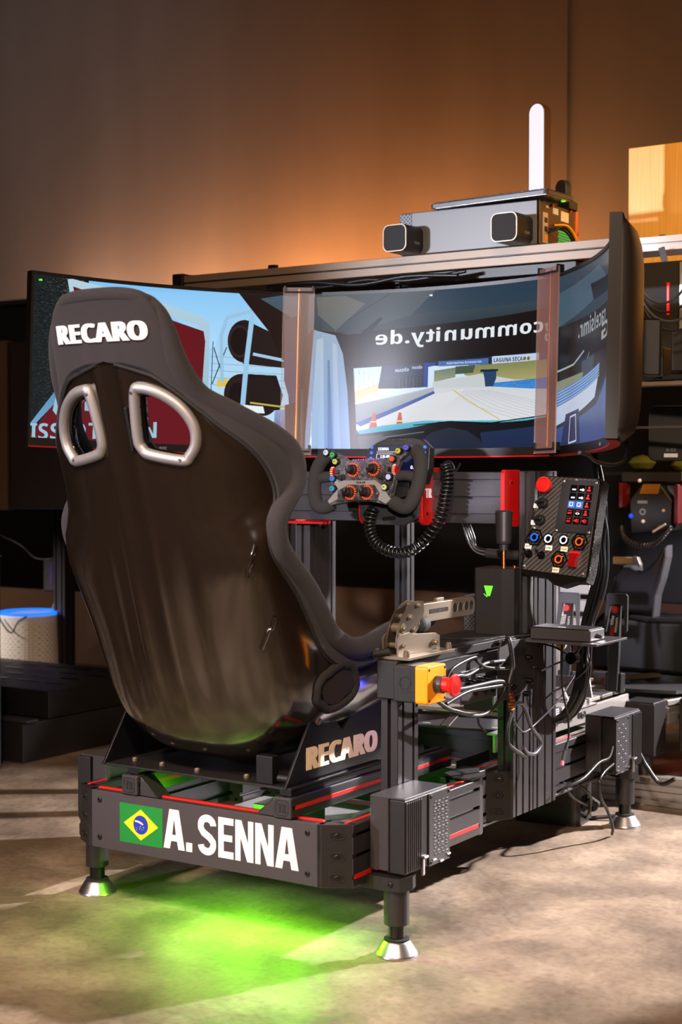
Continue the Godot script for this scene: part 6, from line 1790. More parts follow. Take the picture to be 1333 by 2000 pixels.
func make_cables() -> void:
	var bpts := [V(0.438, 0.964, -0.920), V(0.454, 0.910, -0.920), V(0.462, 0.827, -0.920), V(0.455, 0.756, -0.920), V(0.459, 0.696, -0.920), V(0.446, 0.636, -0.920), V(0.428, 0.569, -0.920), V(0.415, 0.502, -0.920), V(0.419, 0.467, -0.920), V(0.413, 0.418, -0.920), V(0.396, 0.374, -0.920), V(0.370, 0.342, -0.920), V(0.330, 0.324, -0.920)]
	var t := thing("cable_bundle", "thick bundle of black cables hanging from the right monitor down behind the button box", "cable bundle")
	var rg := RandomNumberGenerator.new()
	rg.seed = 5
	for k in 11:
		var a := TAU * k / 11.0
		var rr := 0.013 if k < 8 else 0.005
		var pts := []
		for i in bpts.size():
			var w := a + i * 0.12
			var sp := lerpf(0.55, 1.45, i / 12.0)
			pts.append(bpts[i] + V(cos(w) * rr * sp, 0, sin(w) * rr * sp) + V(rg.randf_range(-0.002, 0.002), 0, rg.randf_range(-0.002, 0.002)))
		put("strand", MB.new().tube(crv(pts, 6), 0.0042 if k % 3 else 0.0034, 7), M.cable_sleeve if k % 2 else M.cable, t)
	lead([V(0.460, 0.957, -0.900), V(0.458, 0.910, -0.900), V(0.477, 0.816, -0.900), V(0.484, 0.769, -0.900), V(0.484, 0.686, -0.900), V(0.472, 0.627, -0.900), V(0.449, 0.566, -0.900), V(0.444, 0.518, -0.900), V(0.437, 0.470, -0.900), V(0.398, 0.431, -0.900), V(0.319, 0.383, -0.900), V(0.288, 0.331, -0.900)], 0.0022, M.cable_grey, "thin pale wire running beside the thick cable bundle")
	lead([V(0.40, 0.477, -0.236), V(0.400, 0.444, -0.308), V(0.400, 0.416, -0.417), V(0.400, 0.420, -0.490), V(0.400, 0.451, -0.544), V(0.400, 0.475, -0.527), V(0.400, 0.480, -0.351), V(0.400, 0.496, -0.283)], 0.0042, M.cable_sleeve, "dark cable drooping in a loop in front of the stop button")
	lead([V(0.380, 0.493, -0.319), V(0.380, 0.520, -0.355), V(0.380, 0.533, -0.443), V(0.380, 0.523, -0.459), V(0.380, 0.506, -0.500), V(0.380, 0.493, -0.595), V(0.380, 0.497, -0.620)], 0.0038, M.cable, "black cable peaking over the arm towards the bolted plate")
	lead([V(0.375, 0.478, -0.315), V(0.375, 0.500, -0.375), V(0.375, 0.497, -0.423), V(0.375, 0.503, -0.463), V(0.375, 0.513, -0.509), V(0.375, 0.510, -0.593)], 0.0036, M.cable_grey, "pale cable lying along the arm under the handbrake")
	lead([V(0.395, 0.455, -0.30), V(0.40, 0.470, -0.38), V(0.40, 0.468, -0.47), V(0.398, 0.462, -0.58)], 0.0045, M.cable, "black cable running level below the clamp bolts")
	lead([V(0.395, 0.450, -0.29), V(0.405, 0.430, -0.36), V(0.39, 0.415, -0.44), V(0.30, 0.36, -0.62), V(0.22, 0.31, -0.80)], 0.0032, M.cable, "black cable falling from the stop button towards the amplifier")
	lead([V(0.372, 0.548, -0.605), V(0.400, 0.560, -0.567), V(0.402, 0.502, -0.580), V(0.400, 0.460, -0.566), V(0.400, 0.408, -0.581), V(0.400, 0.372, -0.562), V(0.400, 0.338, -0.562), V(0.400, 0.317, -0.594), V(0.395, 0.292, -0.656)], 0.0052, M.cable_sleeve, "dark braided cable dropping down in front of the bolted plate")
	lead([V(0.400, 0.391, -0.581), V(0.400, 0.413, -0.588), V(0.400, 0.415, -0.625), V(0.400, 0.393, -0.650), V(0.400, 0.355, -0.676), V(0.400, 0.327, -0.712), V(0.400, 0.308, -0.726), V(0.400, 0.293, -0.694), V(0.400, 0.301, -0.656), V(0.400, 0.316, -0.636)], 0.0046, M.cable_grey, "glossy grey cable curling in a loop over the upright")
	lead([V(0.401, 0.386, -0.585), V(0.402, 0.366, -0.605), V(0.402, 0.350, -0.640), V(0.40, 0.36, -0.70), V(0.415, 0.40, -0.78), V(0.42, 0.45, -0.86)], 0.0020, M.cable_grey, "thin wire slanting across the upright to the cable bundle")
	var u := thing("usb_lead", "black lead with a pink-tipped plug dangling right of the upright", "cable")
	put("lead", MB.new().tube(crv([V(0.420, 0.54, -0.791), V(0.420, 0.463, -0.791), V(0.420, 0.422, -0.797), V(0.420, 0.391, -0.809), V(0.420, 0.359, -0.825), V(0.420, 0.312, -0.829), V(0.420, 0.296, -0.818)], 8), 0.0022, 6), M.cable, u)
	put("strain_relief", MB.new().cyl(V(0.420, 0.300, -0.822), V(0.420, 0.285, -0.812), 0.0035, 0.0042, 10), M.rubber, u)
	put("plug", MB.new().box(V(0.420, 0.274, -0.805), V(0.006, 0.026, 0.013), 0.0015, Basis(V(1, 0, 0), -0.55)), M.dark_grey, u)
	put("tip", MB.new().box(V(0.420, 0.2575, -0.796), V(0.0045, 0.011, 0.011), 0.0006, Basis(V(1, 0, 0), -0.55)), mat("pink", Color(0.85, 0.45, 0.55), 0.4), u)
	lead([V(0.620, 0.960, -0.44), V(0.620, 0.955, -0.483), V(0.620, 0.942, -0.522), V(0.620, 0.936, -0.613), V(0.620, 0.950, -0.673), V(0.620, 0.985, -0.679)], 0.0040, M.cable_sleeve, "dark cable looping under the right monitor")
	for k in 4:
		lead([V(0.102 + 0.004 * k, 0.909, -0.845), V(0.119 + 0.003 * k, 0.842, -0.842), V(0.138 + 0.005 * k, 0.787 + 0.003 * k, -0.842), V(0.152 + 0.005 * k, 0.751 + 0.004 * k, -0.842), V(0.173, 0.729 + 0.004 * k, -0.842), V(0.214, 0.721 + 0.004 * k, -0.842), V(0.290, 0.718 + 0.004 * k, -0.842)], 0.0028, M.cable if k % 2 else M.cable_grey, ["innermost pale cable falling behind the deck beam", "thin black cable second from the left behind the deck beam", "pale cable third from the left behind the deck beam", "outermost black cable falling behind the deck beam"][k], "cable", "thin cables behind the deck beam")
	put("cable_wrap", MB.new().tube(crv([V(0.200, 0.727, -0.842), V(0.24, 0.7255, -0.842), V(0.305, 0.7245, -0.842)], 6), 0.011, 10), M.rubber, thing("cable_sleeve", "black fabric sleeve round the cables below the deck beam", "cable sleeve"))
	lead([V(0.100, 0.922, -0.80), V(0.108, 0.940, -0.80), V(0.125, 0.944, -0.80), V(0.136, 0.928, -0.80), V(0.125, 0.916, -0.80), V(0.141, 0.924, -0.80), V(0.152, 0.940, -0.80)], 0.0026, M.cable, "thin black cable curled on top of the deck beam")
	lead([V(0.375, 0.235, -1.19), V(0.400, 0.218, -1.108), V(0.400, 0.215, -1.046), V(0.400, 0.193, -0.957), V(0.380, 0.178, -0.90), V(0.36, 0.165, -0.90)], 0.0040, M.cable, "black cable from the front right actuator along the front beam")
	lead([V(0.385, 0.190, -1.17), V(0.390, 0.181, -1.10), V(0.390, 0.160, -1.070), V(0.390, 0.119, -1.085), V(0.388, 0.087, -1.123), V(0.386, 0.036, -1.165), V(0.37, 0.006, -1.20)], 0.0040, M.cable, "black cable dropping to the floor beside the front right actuator foot")
	lead([V(0.31, 0.150, -1.10), V(0.33, 0.11, -1.15), V(0.30, 0.055, -1.22), V(0.270, 0.025, -1.276), V(0.25, 0.007, -1.33), V(0.30, 0.006, -1.40)], 0.0045, M.cable, "black cable tangled beside the power supply tub")
	lead([V(0.30, 0.16, -1.05), V(0.31, 0.12, -1.08), V(0.31, 0.08, -1.17), V(0.28, 0.055, -1.285)], 0.004, M.cable, "black mains lead plugged into the power supply tub")
	for q in [[0.0, 0.012, "left"], [0.05, 0.0, "middle"], [0.10, 0.020, "right"]]:
		lead([V(-0.16 + q[0], 0.150, -0.20), V(-0.05 + q[0], 0.185 + q[1], -0.16), V(0.05 + q[0], 0.195 + q[1], -0.13), V(0.12, 0.18 + q[1], -0.11), V(0.15, 0.15, -0.15)], 0.0035, M.cable, "black cable arched under the seat base in green light, " + q[2] + " of three", "cable", "cables under the seat base")
	# hub where the wires behind the shelf meet
	var hb := thing("wire_hub", "round black connector with a pale cap and wires under the small shelf", "connector", V(0.43, 0.495, -0.83))
	put("body", MB.new().cyl(V(0, 0, -0.012), V(0, 0, 0.014), 0.014, -1, 18), M.black_gloss, hb)
	put("pale_cap", MB.new().cyl(V(-0.036, 0.026, -0.02), V(-0.036, 0.026, -0.008), 0.011, -1, 18), M.cream, hb)
	for q in [[-0.09, 0.03, 0.01], [0.05, 0.045, 0.0], [0.0, 0.05, 0.01], [-0.06, -0.03, 0.02], [0.055, 0.06, 0.0]]:
		put("wire", MB.new().tube(crv([V(0, 0, 0), V(q[0] * 0.5, q[1] * 0.6 + 0.006, q[2]), V(q[0], q[1], q[2] * 2)], 6), 0.0024, 6), M.cable, hb)
	# cables tucked over the centre monitor
	lead([V(-0.60, 1.43, -1.06), V(-0.45, 1.432, -1.06), V(-0.30, 1.416, -1.06), V(-0.15, 1.428, -1.06), V(0.0, 1.420, -1.06)], 0.006, M.cable, "black cables strung between crossbar and middle monitor")
	lead([V(-0.58, 1.428, -1.065), V(-0.42, 1.418, -1.065), V(-0.28, 1.428, -1.065), V(-0.15, 1.418, -1.065), V(0.02, 1.43, -1.065)], 0.005, M.cable, "second black cable crossing under the crossbar")
	# copper-coloured connectors on the braided drop cable
	var cc := thing("connector_cluster", "small cluster of copper-coloured connectors on the braided cable", "connector", V(0.402, 0.432, -0.572))
	for k in 6:
		put("pin", MB.new().box(V(0.0, 0.010 - 0.007 * k, -0.003 * (k % 3)), V(0.008, 0.005, 0.014), 0.001), M.copper, cc)

# ---------- things behind, left ----------
func make_background_left() -> void:
	var c := thing("black_backdrop", "low black backdrop partition added along the back wall behind the monitors", "partition")
	put("panel", MB.new().bx(-5.0, 0.55, 0.43, 1.72, -3.05, -2.98, 0.004), M.black_deep, c)  # dark backdrop, added to keep the area behind the rigs black
	put("top_cap", MB.new().bx(-5.0, 0.55, 1.72, 1.745, -3.07, -2.96, 0.003), M.black_anodised, c)
	put("pale_base", MB.new().bx(-5.0, -2.2, 0.0, 0.34, -3.03, -2.97, 0.003), mat("base_warm", Color(0.80, 0.68, 0.56), 0.7), c)
	put("added_brown_base", MB.new().bx(-2.2, 0.55, 0.0, 0.43, -3.03, -2.99, 0.003), mat("base_brown", Color(0.42, 0.32, 0.25), 0.7), c)  # added to block the strip light; brown stands for the lit wall
	put("panel", MB.new().bx(-5.0, -2.2, 0.34, 0.43, -3.05, -2.98, 0.003), M.black_deep, c)
	var d := thing("board", "tall dark panel with a grey lower face at the left edge behind the left monitor", "panel", V(-2.15, 0, -1.6), "", Basis(V(0, 1, 0), 0.35))
	put("board", MB.new().bx(0.0, 0.24, 0.78, 1.385, -0.05, 0.0, 0.003), M.dark_grey, d)
	put("edge_board", MB.new().bx(-0.06, -0.005, 0.775, 1.39, -0.05, 0.01, 0.003), mat("edge_brown", Color(0.45, 0.36, 0.28), 0.6), d)
	put("hinge", MB.new().bx(0.235, 0.262, 0.84, 0.93, -0.02, 0.006, 0.002), M.black_deep, d)
	put("hinge", MB.new().bx(0.225, 0.240, 0.80, 0.88, 0.0, 0.008, 0.002), M.mid_grey, d)
	var po := thing("floor_post", "black aluminium post behind the seat at the left of the rig", "post")
	beam("post", po, 0.06, 0.06, V(-2.285, 0.0, -2.02), V(0, 1, 0), V(0, 0, -1), 1.35, M.black_anodised)
	put("base_gusset", MB.new().prism(pv([-2.40, 0.0, -2.32, 0.0, -2.32, 0.16]), 0.04, Transform3D(Basis(), V(0, 0, -2.0)), 0.002), M.black_anodised, po)
	var a := thing("air_purifier", "white perforated air purifier with a glowing blue ring at the left edge", "air purifier", V(-2.40, 0.0, -1.94))
	put("body", MB.new().cyl(V(0, 0.02, 0), V(0, 0.352, 0), 0.125, 0.115, 44, 0.008), M.mesh_white, a)
	put("white_top", MB.new().lathe([Vector2(0.1155, 0.30), Vector2(0.1155, 0.352), Vector2(0.112, 0.357), Vector2(0, 0.357)], Transform3D(), 44), M.white, a)
	put("ring_light", MB.new().lathe([Vector2(0.108, 0.3575), Vector2(0.1145, 0.3585), Vector2(0.116, 0.364), Vector2(0.113, 0.3685), Vector2(0.108, 0.3685), Vector2(0.108, 0.3575)], Transform3D(), 48), glow("purifier_ring_light", Color(0.08, 0.45, 1.0), 1.6), a, "glowing blue ring")
	put("foot", MB.new().cyl(V(0, 0, 0), V(0, 0.02, 0), 0.11, -1, 36), M.dark_grey, a)
	lead([V(-2.43, 0.352, -1.81), V(-2.39, 0.315, -1.805), V(-2.37, 0.300, -1.805), V(-2.355, 0.30, -1.81), V(-2.34, 0.335, -1.82), V(-2.31, 0.36, -1.84)], 0.003, M.cable, "thin black cable draped over the white air purifier")
	lead([V(-2.62, 0.66, -2.0), V(-2.50, 0.62, -2.0), V(-2.418, 0.572, -2.0), V(-2.321, 0.575, -2.0), V(-2.253, 0.597, -2.0), V(-2.18, 0.62, -2.0)], 0.003, M.cable, "black cable sagging in the gloom left of the seat")
	var m := thing("motor_unit", "small black motor with violet coils above the white air purifier", "motor", V(-2.44, 0.40, -2.15))
	put("body", MB.new().bx(-0.05, 0.05, 0.03, 0.16, -0.04, 0.04, 0.006), M.black_powder, m)
	put("pole", MB.new().cyl(V(0, -0.40, -0.02), V(0, 0.035, -0.02), 0.012, -1, 12), M.black_powder, m)
	put("coil_stack", MB.new().cyl(V(0.02, 0.06, 0.045), V(0.02, 0.15, 0.045), 0.022, -1, 18), mat("violet", Color(0.28, 0.22, 0.42), 0.4), m)
	put("strut", MB.new().tube(crv([V(0.04, 0.04, 0.03), V(0.02, -0.03, 0.05), V(-0.01, -0.08, 0.05)], 6), 0.006, 8), M.mid_grey, m)
	# black steel platform of the neighbouring rig
	var f := thing("motion_platform", "low black steel platform of the neighbouring rig on the floor at far left", "platform", V(-1.62, 0, -1.42), "", Basis(V(0, 1, 0), 0.0))
	var pg := pv([-1.0, 0.52, 0.02, 0.52, 0.07, -0.06, -0.05, -0.30, -1.0, -0.30])
	put("base_box", MB.new().bx(-1.00, 0.07, 0.0, 0.125, -0.20, 0.36, 0.004), M.black_anodised, f)
	put("box", MB.new().bx(-0.95, 0.075, 0.127, 0.215, -0.28, 0.25, 0.004), M.black_powder, f)
	put("rail", MB.new().bx(-0.9, 0.08, 0.1255, 0.135, 0.30, 0.355, 0.003), M.dark_grey, f)
	for r in 4:
		for k in 6:
			put("tread", MB.new().box(V(-0.72 + 0.13 * k + 0.03 * (r % 2), 0.2155, -0.20 + 0.10 * r), V(0.085, 0.003, 0.007), 0.001), M.black_gloss, f)
	put("foot_block", MB.new().bx(-0.30, -0.12, 0.127, 0.18, 0.26, 0.33, 0.004), M.rubber, f)
	var q := thing("steel_upright", "dark steel upright at the very left edge of the picture", "upright", V(-1.55, 0, -0.92))
	put("post", MB.new().bx(-0.30, 0.0, 0.0, 0.70, -0.05, 0.0, 0.004), M.black_powder, q)
	put("cap", MB.new().bx(-0.30, 0.004, 0.655, 0.662, -0.052, 0.004, 0.001), M.dark_grey, q)
	var bx2 := thing("black_box", "small black box with a plug on the floor behind the seat", "box", V(-1.72, 0, -1.86))
	put("case", MB.new().bx(-0.10, 0.16, 0.0, 0.15, -0.10, 0.10, 0.005), M.black_powder, bx2)
	put("plug", MB.new().cyl(V(0.02, 0.15, 0.04), V(0.02, 0.19, 0.04), 0.014, 0.010, 12), M.rubber, bx2)
	put("lead", MB.new().tube(crv([V(0.02, 0.19, 0.04), V(0.04, 0.28, 0.03), V(0.14, 0.36, 0.0)], 8), 0.006, 8), M.cable, bx2)
	var ct := thing("stand", "black frame with thin hanging leads in the gloom left of the seat", "stand", V(-2.05, 0, -2.5))
	put("panel", MB.new().bx(-0.35, 0.30, 0.36, 1.30, -0.03, 0.0, 0.004), M.black_deep, ct)
	for x in [-0.28, -0.05, 0.22]:
		put("rod", MB.new().cyl(V(x, 0.0, 0.05), V(x, 1.3, 0.05), 0.014, -1, 12), M.black_anodised, ct)

# ---------- things behind, right: the next rig ----------
func make_background_right() -> void:
	var wd := thing("wooden_board", "pale yellow wooden board standing behind the right-hand crossbar", "board", V(0.195, 0.0, -1.70))
	put("board", MB.new().bx(0.0, 1.6, 1.26, 1.832, -0.03, 0.0, 0.003), M.wood, wd)
	put("leg", MB.new().bx(1.72, 1.78, 0.0, 1.26, -0.03, 0.0, 0.003), M.black_deep, wd)
	put("leg", MB.new().bx(1.28, 1.33, 0.0, 1.26, -0.03, 0.0, 0.003), M.black_deep, wd)
	var b := thing("crossbar", "bright white aluminium crossbar of the next rig right of the monitors", "crossbar")
	beam("bar", b, 0.10, 0.036, V(0.425, 1.472, -1.20), V(1, 0, 0), V(0, 1, 0), 1.6, mat("alu_bright_lit", Color(0.86, 0.85, 0.86), 0.4, 0.2), 0.004)  # paler aluminium colour stands for the stronger light on this bar
	put("bar_clip", MB.new().bx(0.50, 0.515, 1.489, 1.494, -1.18, -1.16, 0.001), M.black_deep, b)
	beam("stand_leg", b, 0.04, 0.04, V(1.98, 0.0, -1.22), V(0, 1, 0), V(0, 0, -1), 1.454, M.black_anodised)
	put("bar", MB.new().bx(0.388, 2.0, 1.136, 1.150, -1.33, -1.28, 0.002), M.alu_warm_lit, b)
	put("bar", MB.new().bx(0.36, 2.0, 1.030, 1.036, -1.36, -1.34, 0.001), mat("bar_dim", Color(0.30, 0.27, 0.25), 0.5), b)
	for k in 4:
		var pts := []
		var cx := 0.525 + 0.008 * k
		for i in 14:
			var a := lerpf(2.6, 6.9, i / 13.0) if k % 2 else lerpf(2.9, 6.6, i / 13.0)
			pts.append(V(cx + (0.062 + 0.008 * k) * cos(a), 1.395 - 0.012 * k + (0.070 + 0.010 * k) * sin(a), -1.125 - 0.006 * k))
		lead(pts, 0.0030, M.cable_sleeve if k % 2 else M.cable_grey, ["widest pale loop of cable hanging from the white crossbar, nearest the monitor", "dark loop of cable hanging behind the nearest pale loop", "pale cable loop hanging third from the front below the white crossbar", "lowest dark loop of cable hanging from the white crossbar"][k], "cable_coil", "cable coils hanging from the white crossbar")
	solo("cable_tag", MB.new().box(V(0.527, 1.440, -1.12), V(0.016, 0.036, 0.002), 0.0008, Basis(V(0, 0, 1), 0.25)), M.dark_grey, "dark paper tag on the hanging cable coils", "tag")
	var pc := thing("server_case", "dark computer case with red and green lights behind the cable coils", "computer", V(0.36, 1.165, -1.52))
	put("case", MB.new().bx(-0.085, 0.075, 0.0, 0.315, -0.12, 0.0, 0.004), M.rubber, pc)
	put("red_light", MB.new().box(V(0.026, 0.215, 0.0015), V(0.007, 0.085, 0.003), 0.001), M.led_red, pc)
	put("red_light", MB.new().box(V(0.020, 0.050, 0.0015), V(0.006, 0.028, 0.003), 0.001), M.led_red, pc)
	put("green_light", MB.new().box(V(-0.018, 0.083, 0.0015), V(0.004, 0.030, 0.003), 0.001), glow("led_case_green", Color(0.05, 0.75, 0.15), 0.9), pc)
	put("silver_edge", MB.new().bx(0.058, 0.068, 0.12, 0.31, 0.0, 0.004, 0.001), M.alu, pc)
	var sv := thing("grey_bin", "dark grey bracket bin on the lower bar of the next rig", "bin", V(0.45, 1.150, -1.27))
	put("wall", MB.new().bx(-0.03, 0.02, 0.0, 0.082, -0.10, 0.0, 0.003), M.black_anodised, sv)
	put("front_box", MB.new().bx(0.048, 0.24, 0.020, 0.120, -0.04, 0.02, 0.003), M.dark_grey, sv)
	put("tray", MB.new().prism(pv([-0.03, 0.0, 0.2, 0.0, 0.2, 0.03, 0.03, 0.012]), 0.10, Transform3D(), 0.002), M.black_powder, sv)
	var cl := thing("blue_clip", "light blue plastic clip hooked on the back of the right monitor", "clip", V(0.441, 1.235, -1.195))
	put("jaw", MB.new().prism(pv([-0.010, -0.017, 0.012, -0.017, 0.012, -0.006, 0.008, -0.004, 0.008, 0.017, -0.010, 0.017]), 0.012, Transform3D(), 0.001), M.blue_clip, cl)
	put("pin", MB.new().cyl(V(0.002, 0.010, 0.0), V(0.002, 0.010, 0.003), 0.003), M.black_deep, cl)
	# monitor back, label
	var mb := thing("monitor", "black monitor of the next rig in shadow right of the screens", "monitor", V(0.47, 0.98, -1.46), "", Basis(V(0, 1, 0), 0.2))
	put("housing", MB.new().prism(rrect(0.32, 0.145, 0.02, 5, 0.05, 0.04), 0.05, Transform3D(), 0.004), M.black_deep, mb)
	put("label", MB.new().box(V(-0.048, -0.018, 0.001), V(0.036, 0.010, 0.001), 0.0003), M.white, mb)
	put("label", letters("A-52", 0.026, 0.008, 0.0005, Transform3D(Basis(), V(-0.048, -0.004, 0.0012))), M.mid_grey, mb)
	# wheel base of the next rig, seen on its lettered side
	var w := thing("wheel_base", "black wheel base of the next rig between two red plates with a pale coiled lead", "wheel base", V(0.135, 0.80, -2.02))
	put("motor", MB.new().prism(pv([-0.060, -0.075, 0.070, -0.060, 0.075, 0.030, 0.040, 0.075, -0.030, 0.075, -0.065, 0.030]), 0.10, Transform3D(), 0.006), M.black_powder, w)
	put("yellow_label", MB.new().prism(pv([-0.030, 0.050, 0.030, 0.050, 0.038, 0.080, -0.018, 0.080]), 0.002, Transform3D(Basis(), V(0.0, 0, 0.003)), 0.0004), mat("amber_label", Color(0.55, 0.36, 0.08), 0.5), w)
	put("label", MB.new().box(V(-0.020, 0.025, 0.0015), V(0.032, 0.009, 0.002), 0.0004), M.mid_grey, w)
	put("emblem", MB.new().prism(holed(ngon(0.010, 18, 0, -0.02, -0.005), ngon(0.006, 18, 0, -0.02, -0.005)), 0.001, Transform3D(Basis(), V(0, 0, 0.001))), M.mid_grey, w)
	for q in [[-0.018, -0.034, 0.006, M.white], [0.047, 0.0, 0.005, M.cream], [0.034, -0.050, 0.007, M.steel_tan], [-0.058, -0.018, 0.007, glow("led_hub_blue", Color(0.08, 0.32, 1.0), 1.0)], [-0.030, 0.090, 0.006, M.white]]:
		put("stud", MB.new().lathe([Vector2(q[2], 0), Vector2(q[2] * 0.8, 0.004), Vector2(0, 0.006)], Transform3D(Basis(V(1, 0, 0), PI / 2), V(q[0], q[1], 0.0)), 14), q[3], w)
	for x in [-0.088, 0.090]:
		put("red_plate", MB.new().prism(rrect(0.012, 0.075 if x < 0 else 0.12, 0.004, 3, x, 0.045 if x < 0 else 0.02), 0.06, Transform3D(Basis(), V(0, 0, 0.01)), 0.001), M.red_shaded, w)
	put("frame", MB.new().bx(-0.10, 0.12, 0.085, 0.115, -0.06, -0.02, 0.004), M.black_anodised, w)
	var cb := crv([V(-0.080, -0.055, 0.02), V(-0.065, -0.085, 0.03), V(-0.025, -0.105, 0.035), V(0.020, -0.105, 0.035), V(0.055, -0.080, 0.03), V(0.078, -0.050, 0.02)], 40)
	var cp := PackedVector3Array()
	for i in cb.size():
		var a := TAU * 26.0 * i / cb.size()
		cp.append(cb[i] + V(0.3, 1, 0).normalized() * cos(a) * 0.008 + V(0, 0, 1) * sin(a) * 0.008)
	put("coiled_lead", MB.new().tube(cp, 0.0028, 5), M.cable_grey, w)
	put("paddle", MB.new().box(V(0.045, -0.052, 0.03), V(0.050, 0.007, 0.004), 0.002, Basis(V(0, 0, 1), 0.55)), M.white, w)
	put("paddle", MB.new().box(V(0.118, 0.105, 0.02), V(0.012, 0.032, 0.006), 0.002), M.white, w)
	# second handbrake
	var h := thing("handbrake", "pale handbrake lever of the next rig beside the cable bundle", "handbrake", V(0.075, 0.62, -2.0))
	put("lever", MB.new().box(V(-0.01, 0.025, 0), V(0.075, 0.024, 0.016), 0.004), M.cream, h)
	put("quadrant", MB.new().prism(pv([0.022, 0.040, 0.036, 0.038, 0.046, 0.015, 0.046, -0.005, 0.022, -0.005]), 0.02, Transform3D(Basis(), V(0, 0, 0.012)), 0.001), M.alu, h)
	put("stop", MB.new().cyl(V(0.0, -0.005, 0.012), V(0.0, -0.005, -0.02), 0.020, -1, 16), M.rubber, h)
	put("base", MB.new().bx(-0.04, 0.04, -0.075, -0.02, -0.02, 0.02, 0.003), M.black_powder, h)
	put("red_tab", MB.new().box(V(0.0, -0.040, 0.022), V(0.018, 0.010, 0.003), 0.001), M.red_anodised, h)
	# seat of the next rig
	var s := thing("racing_seat", "blurred dark bucket seat of the next rig with a grey lit side wing", "seat", V(0.14, 0.30, -1.92))
	var wing := pv([-0.080, 0.17, -0.085, 0.25, -0.072, 0.312, -0.050, 0.335, -0.022, 0.335, 0.005, 0.320, 0.030, 0.330, 0.058, 0.360, 0.078, 0.395, 0.090, 0.400, 0.090, 0.365, 0.075, 0.300, 0.058, 0.250, 0.050, 0.17])
	put("wing", MB.new().prism(wing, 0.05, Transform3D(Basis(), V(0, 0, 0.0)), 0.012), mat("wing_grey", Color(0.24, 0.235, 0.26), 0.95), s)
	put("cushion", MB.new().prism(pv([-0.13, 0.02, -0.13, 0.16, -0.10, 0.19, -0.04, 0.198, 0.05, 0.185, 0.20, 0.19, 0.20, 0.02]), 0.18, Transform3D(Basis(), V(0, 0, 0.05)), 0.02), M.black_deep, s)
	put("shell_base", MB.new().bx(-0.10, 0.20, -0.06, 0.03, -0.12, 0.03, 0.01), M.black_deep, s)
	# pedal deck, frame and actuators of the next rig
	var f := thing("sim_rig_frame", "frame of the next rig with dark pedal plate and silver lower beams", "rig frame")
	put("pedal_plate", MB.new().prism(pv([0.14, -1.67, 0.34, -1.72, 0.42, -2.02, 0.22, -2.10]), 0.010, Transform3D(Basis(V(1, 0, 0), V(0, 0, 1), V(0, -1, 0)), V(0, 0.292, 0)), 0.001), M.dark_grey, f)
	beam("side_rail", f, 0.03, 0.036, V(0.318, 0.262, -1.68), V(0.25, 0, -1), V(0, 1, 0), 0.7, M.alu)
	put("rail_web", MB.new().prism(pv([0, 0, 0.7, 0, 0.7, 0.03, 0, 0.03]), 0.006, Transform3D(Basis(V(0.243, 0, -0.970), V(0, 1, 0), V(0.970, 0, 0.243)), V(0.337, 0.215, -1.67)), 0.001), M.alu, f)
	for k in 4:
		put("rail_slot", MB.new().prism(rrect(0.05, 0.014, 0.006, 3, 0.07 + 0.12 * k, 0.016), 0.0008, Transform3D(Basis(V(0.243, 0, -0.970), V(0, 1, 0), V(0.970, 0, 0.243)), V(0.3378, 0.215, -1.67))), M.black_deep, f)
	put("plank", MB.new().box(V(0.16, 0.318, -1.80), V(0.022, 0.014, 0.34), 0.003, Basis(V(0, 1, 0), -0.55)), M.steel_tan, f)
	put("plank_bracket", MB.new().prism(pv([-0.03, 0, 0.03, 0, 0.02, 0.035, -0.022, 0.035]), 0.03, Transform3D(Basis(V(0, 1, 0), 0.2), V(0.118, 0.305, -1.70)), 0.002), M.dark_grey, f)
	for k in 2:
		beam("floor_beam", f, 0.04, 0.04, V(-0.30, 0.021 + 0.041 * k, -1.60), V(1, 0, 0), V(0, 1, 0), 1.6, M.alu)
	put("beam_fixing", MB.new().bx(0.29, 0.32, 0.066, 0.076, -1.581, -1.576, 0.001), M.steel_tan, f)
	beam("short_upright", f, 0.04, 0.04, V(0.27, 0.083, -1.62), V(0, 1, 0), V(0, 0, -1), 0.14, M.alu)
	put("red_glow_tray", MB.new().bx(0.10, 0.9, 0.36, 0.365, -2.35, -2.12, 0.001), M.black_powder, f)
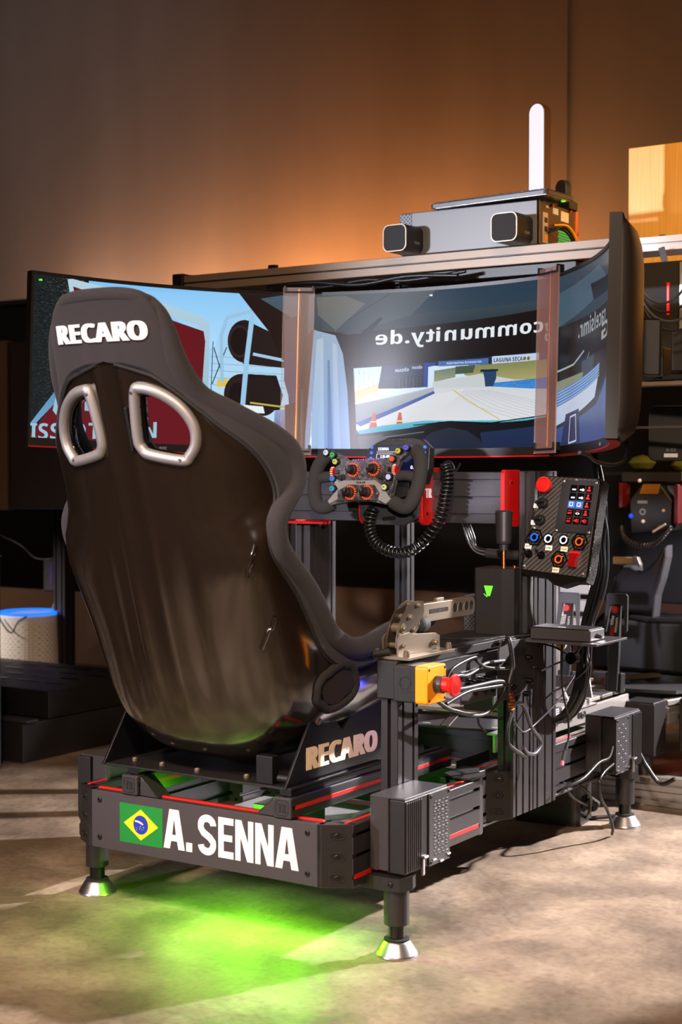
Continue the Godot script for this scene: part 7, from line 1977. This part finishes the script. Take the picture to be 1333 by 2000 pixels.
	for q in [[0.285, -1.62, "dark actuator block of the next rig nearest the silver beams"], [0.40, -1.74, "dark actuator block of the next rig at the right edge"]]:
		var a := thing("motion_actuator", q[2], "actuator", V(q[0], 0, q[1]), "actuators of the next rig")
		put("block", MB.new().bx(-0.045, 0.045, 0.135, 0.285, -0.05, 0.04, 0.004), M.black_powder, a)
		put("cover", MB.new().bx(-0.005, 0.047, 0.140, 0.280, 0.036, 0.044, 0.002), M.black_anodised, a)
		put("tube", MB.new().cyl(V(0, 0.03, 0), V(0, 0.14, 0), 0.024, -1, 24), M.black_anodised, a)
		put("foot", MB.new().lathe([Vector2(0, 0), Vector2(0.041, 0), Vector2(0.041, 0.005), Vector2(0.026, 0.028), Vector2(0, 0.029)], Transform3D(), 30), M.silver, a)
	solo("red_lamp", MB.new().box(V(0.262, 0.252, -1.556), V(0.008, 0.026, 0.004), 0.001), M.led_red, "small square red lamp beside the front right actuator", "lamp")
	var rs := solo("red_light_strip", MB.new().box(V(0.34, 0.372, -2.16), V(0.46, 0.006, 0.006), 0.001, Basis(V(0, 1, 0), 0.15)), glow("red_strip_light", Color(1.0, 0.03, 0.03), 1.5), "red light strip under the seat of the next rig", "light strip")
	lamp_omni("red_strip_lamp", V(0.30, 0.40, -2.10), Color(1.0, 0.05, 0.05), 0.02, 0.01)
	lead([V(0.283, 0.150, -1.45), V(0.326, 0.182, -1.45), V(0.359, 0.138, -1.45), V(0.399, 0.094, -1.45), V(0.44, 0.111, -1.45)], 0.006, M.cable, "black cable sagging beside the actuators of the next rig")
	solo("shelf", MB.new().bx(-0.10, 0.30, 0.905, 0.918, -2.98, -2.20, 0.002), M.black_powder, "dark shelf on the partition carrying yellow-green shades", "shelf")
	for q in [[0.13, 0.937, -2.3, 0.032, "smaller"], [0.00, 0.945, -2.3, 0.045, "larger"]]:
		solo("yellow_cushion", MB.new().lathe([Vector2(0, -q[3] * 0.6), Vector2(q[3] * 0.7, -q[3] * 0.4), Vector2(q[3], 0), Vector2(q[3] * 0.7, q[3] * 0.4), Vector2(0, q[3] * 0.6)], Transform3D(Basis(), V(q[0], q[1], q[2])), 18), mat("lime_dim", Color(0.62, 0.66, 0.30), 0.7), q[4] + " blurred yellow-green shade glimpsed under the right monitor", "shade", "yellow-green shades behind the deck beam")
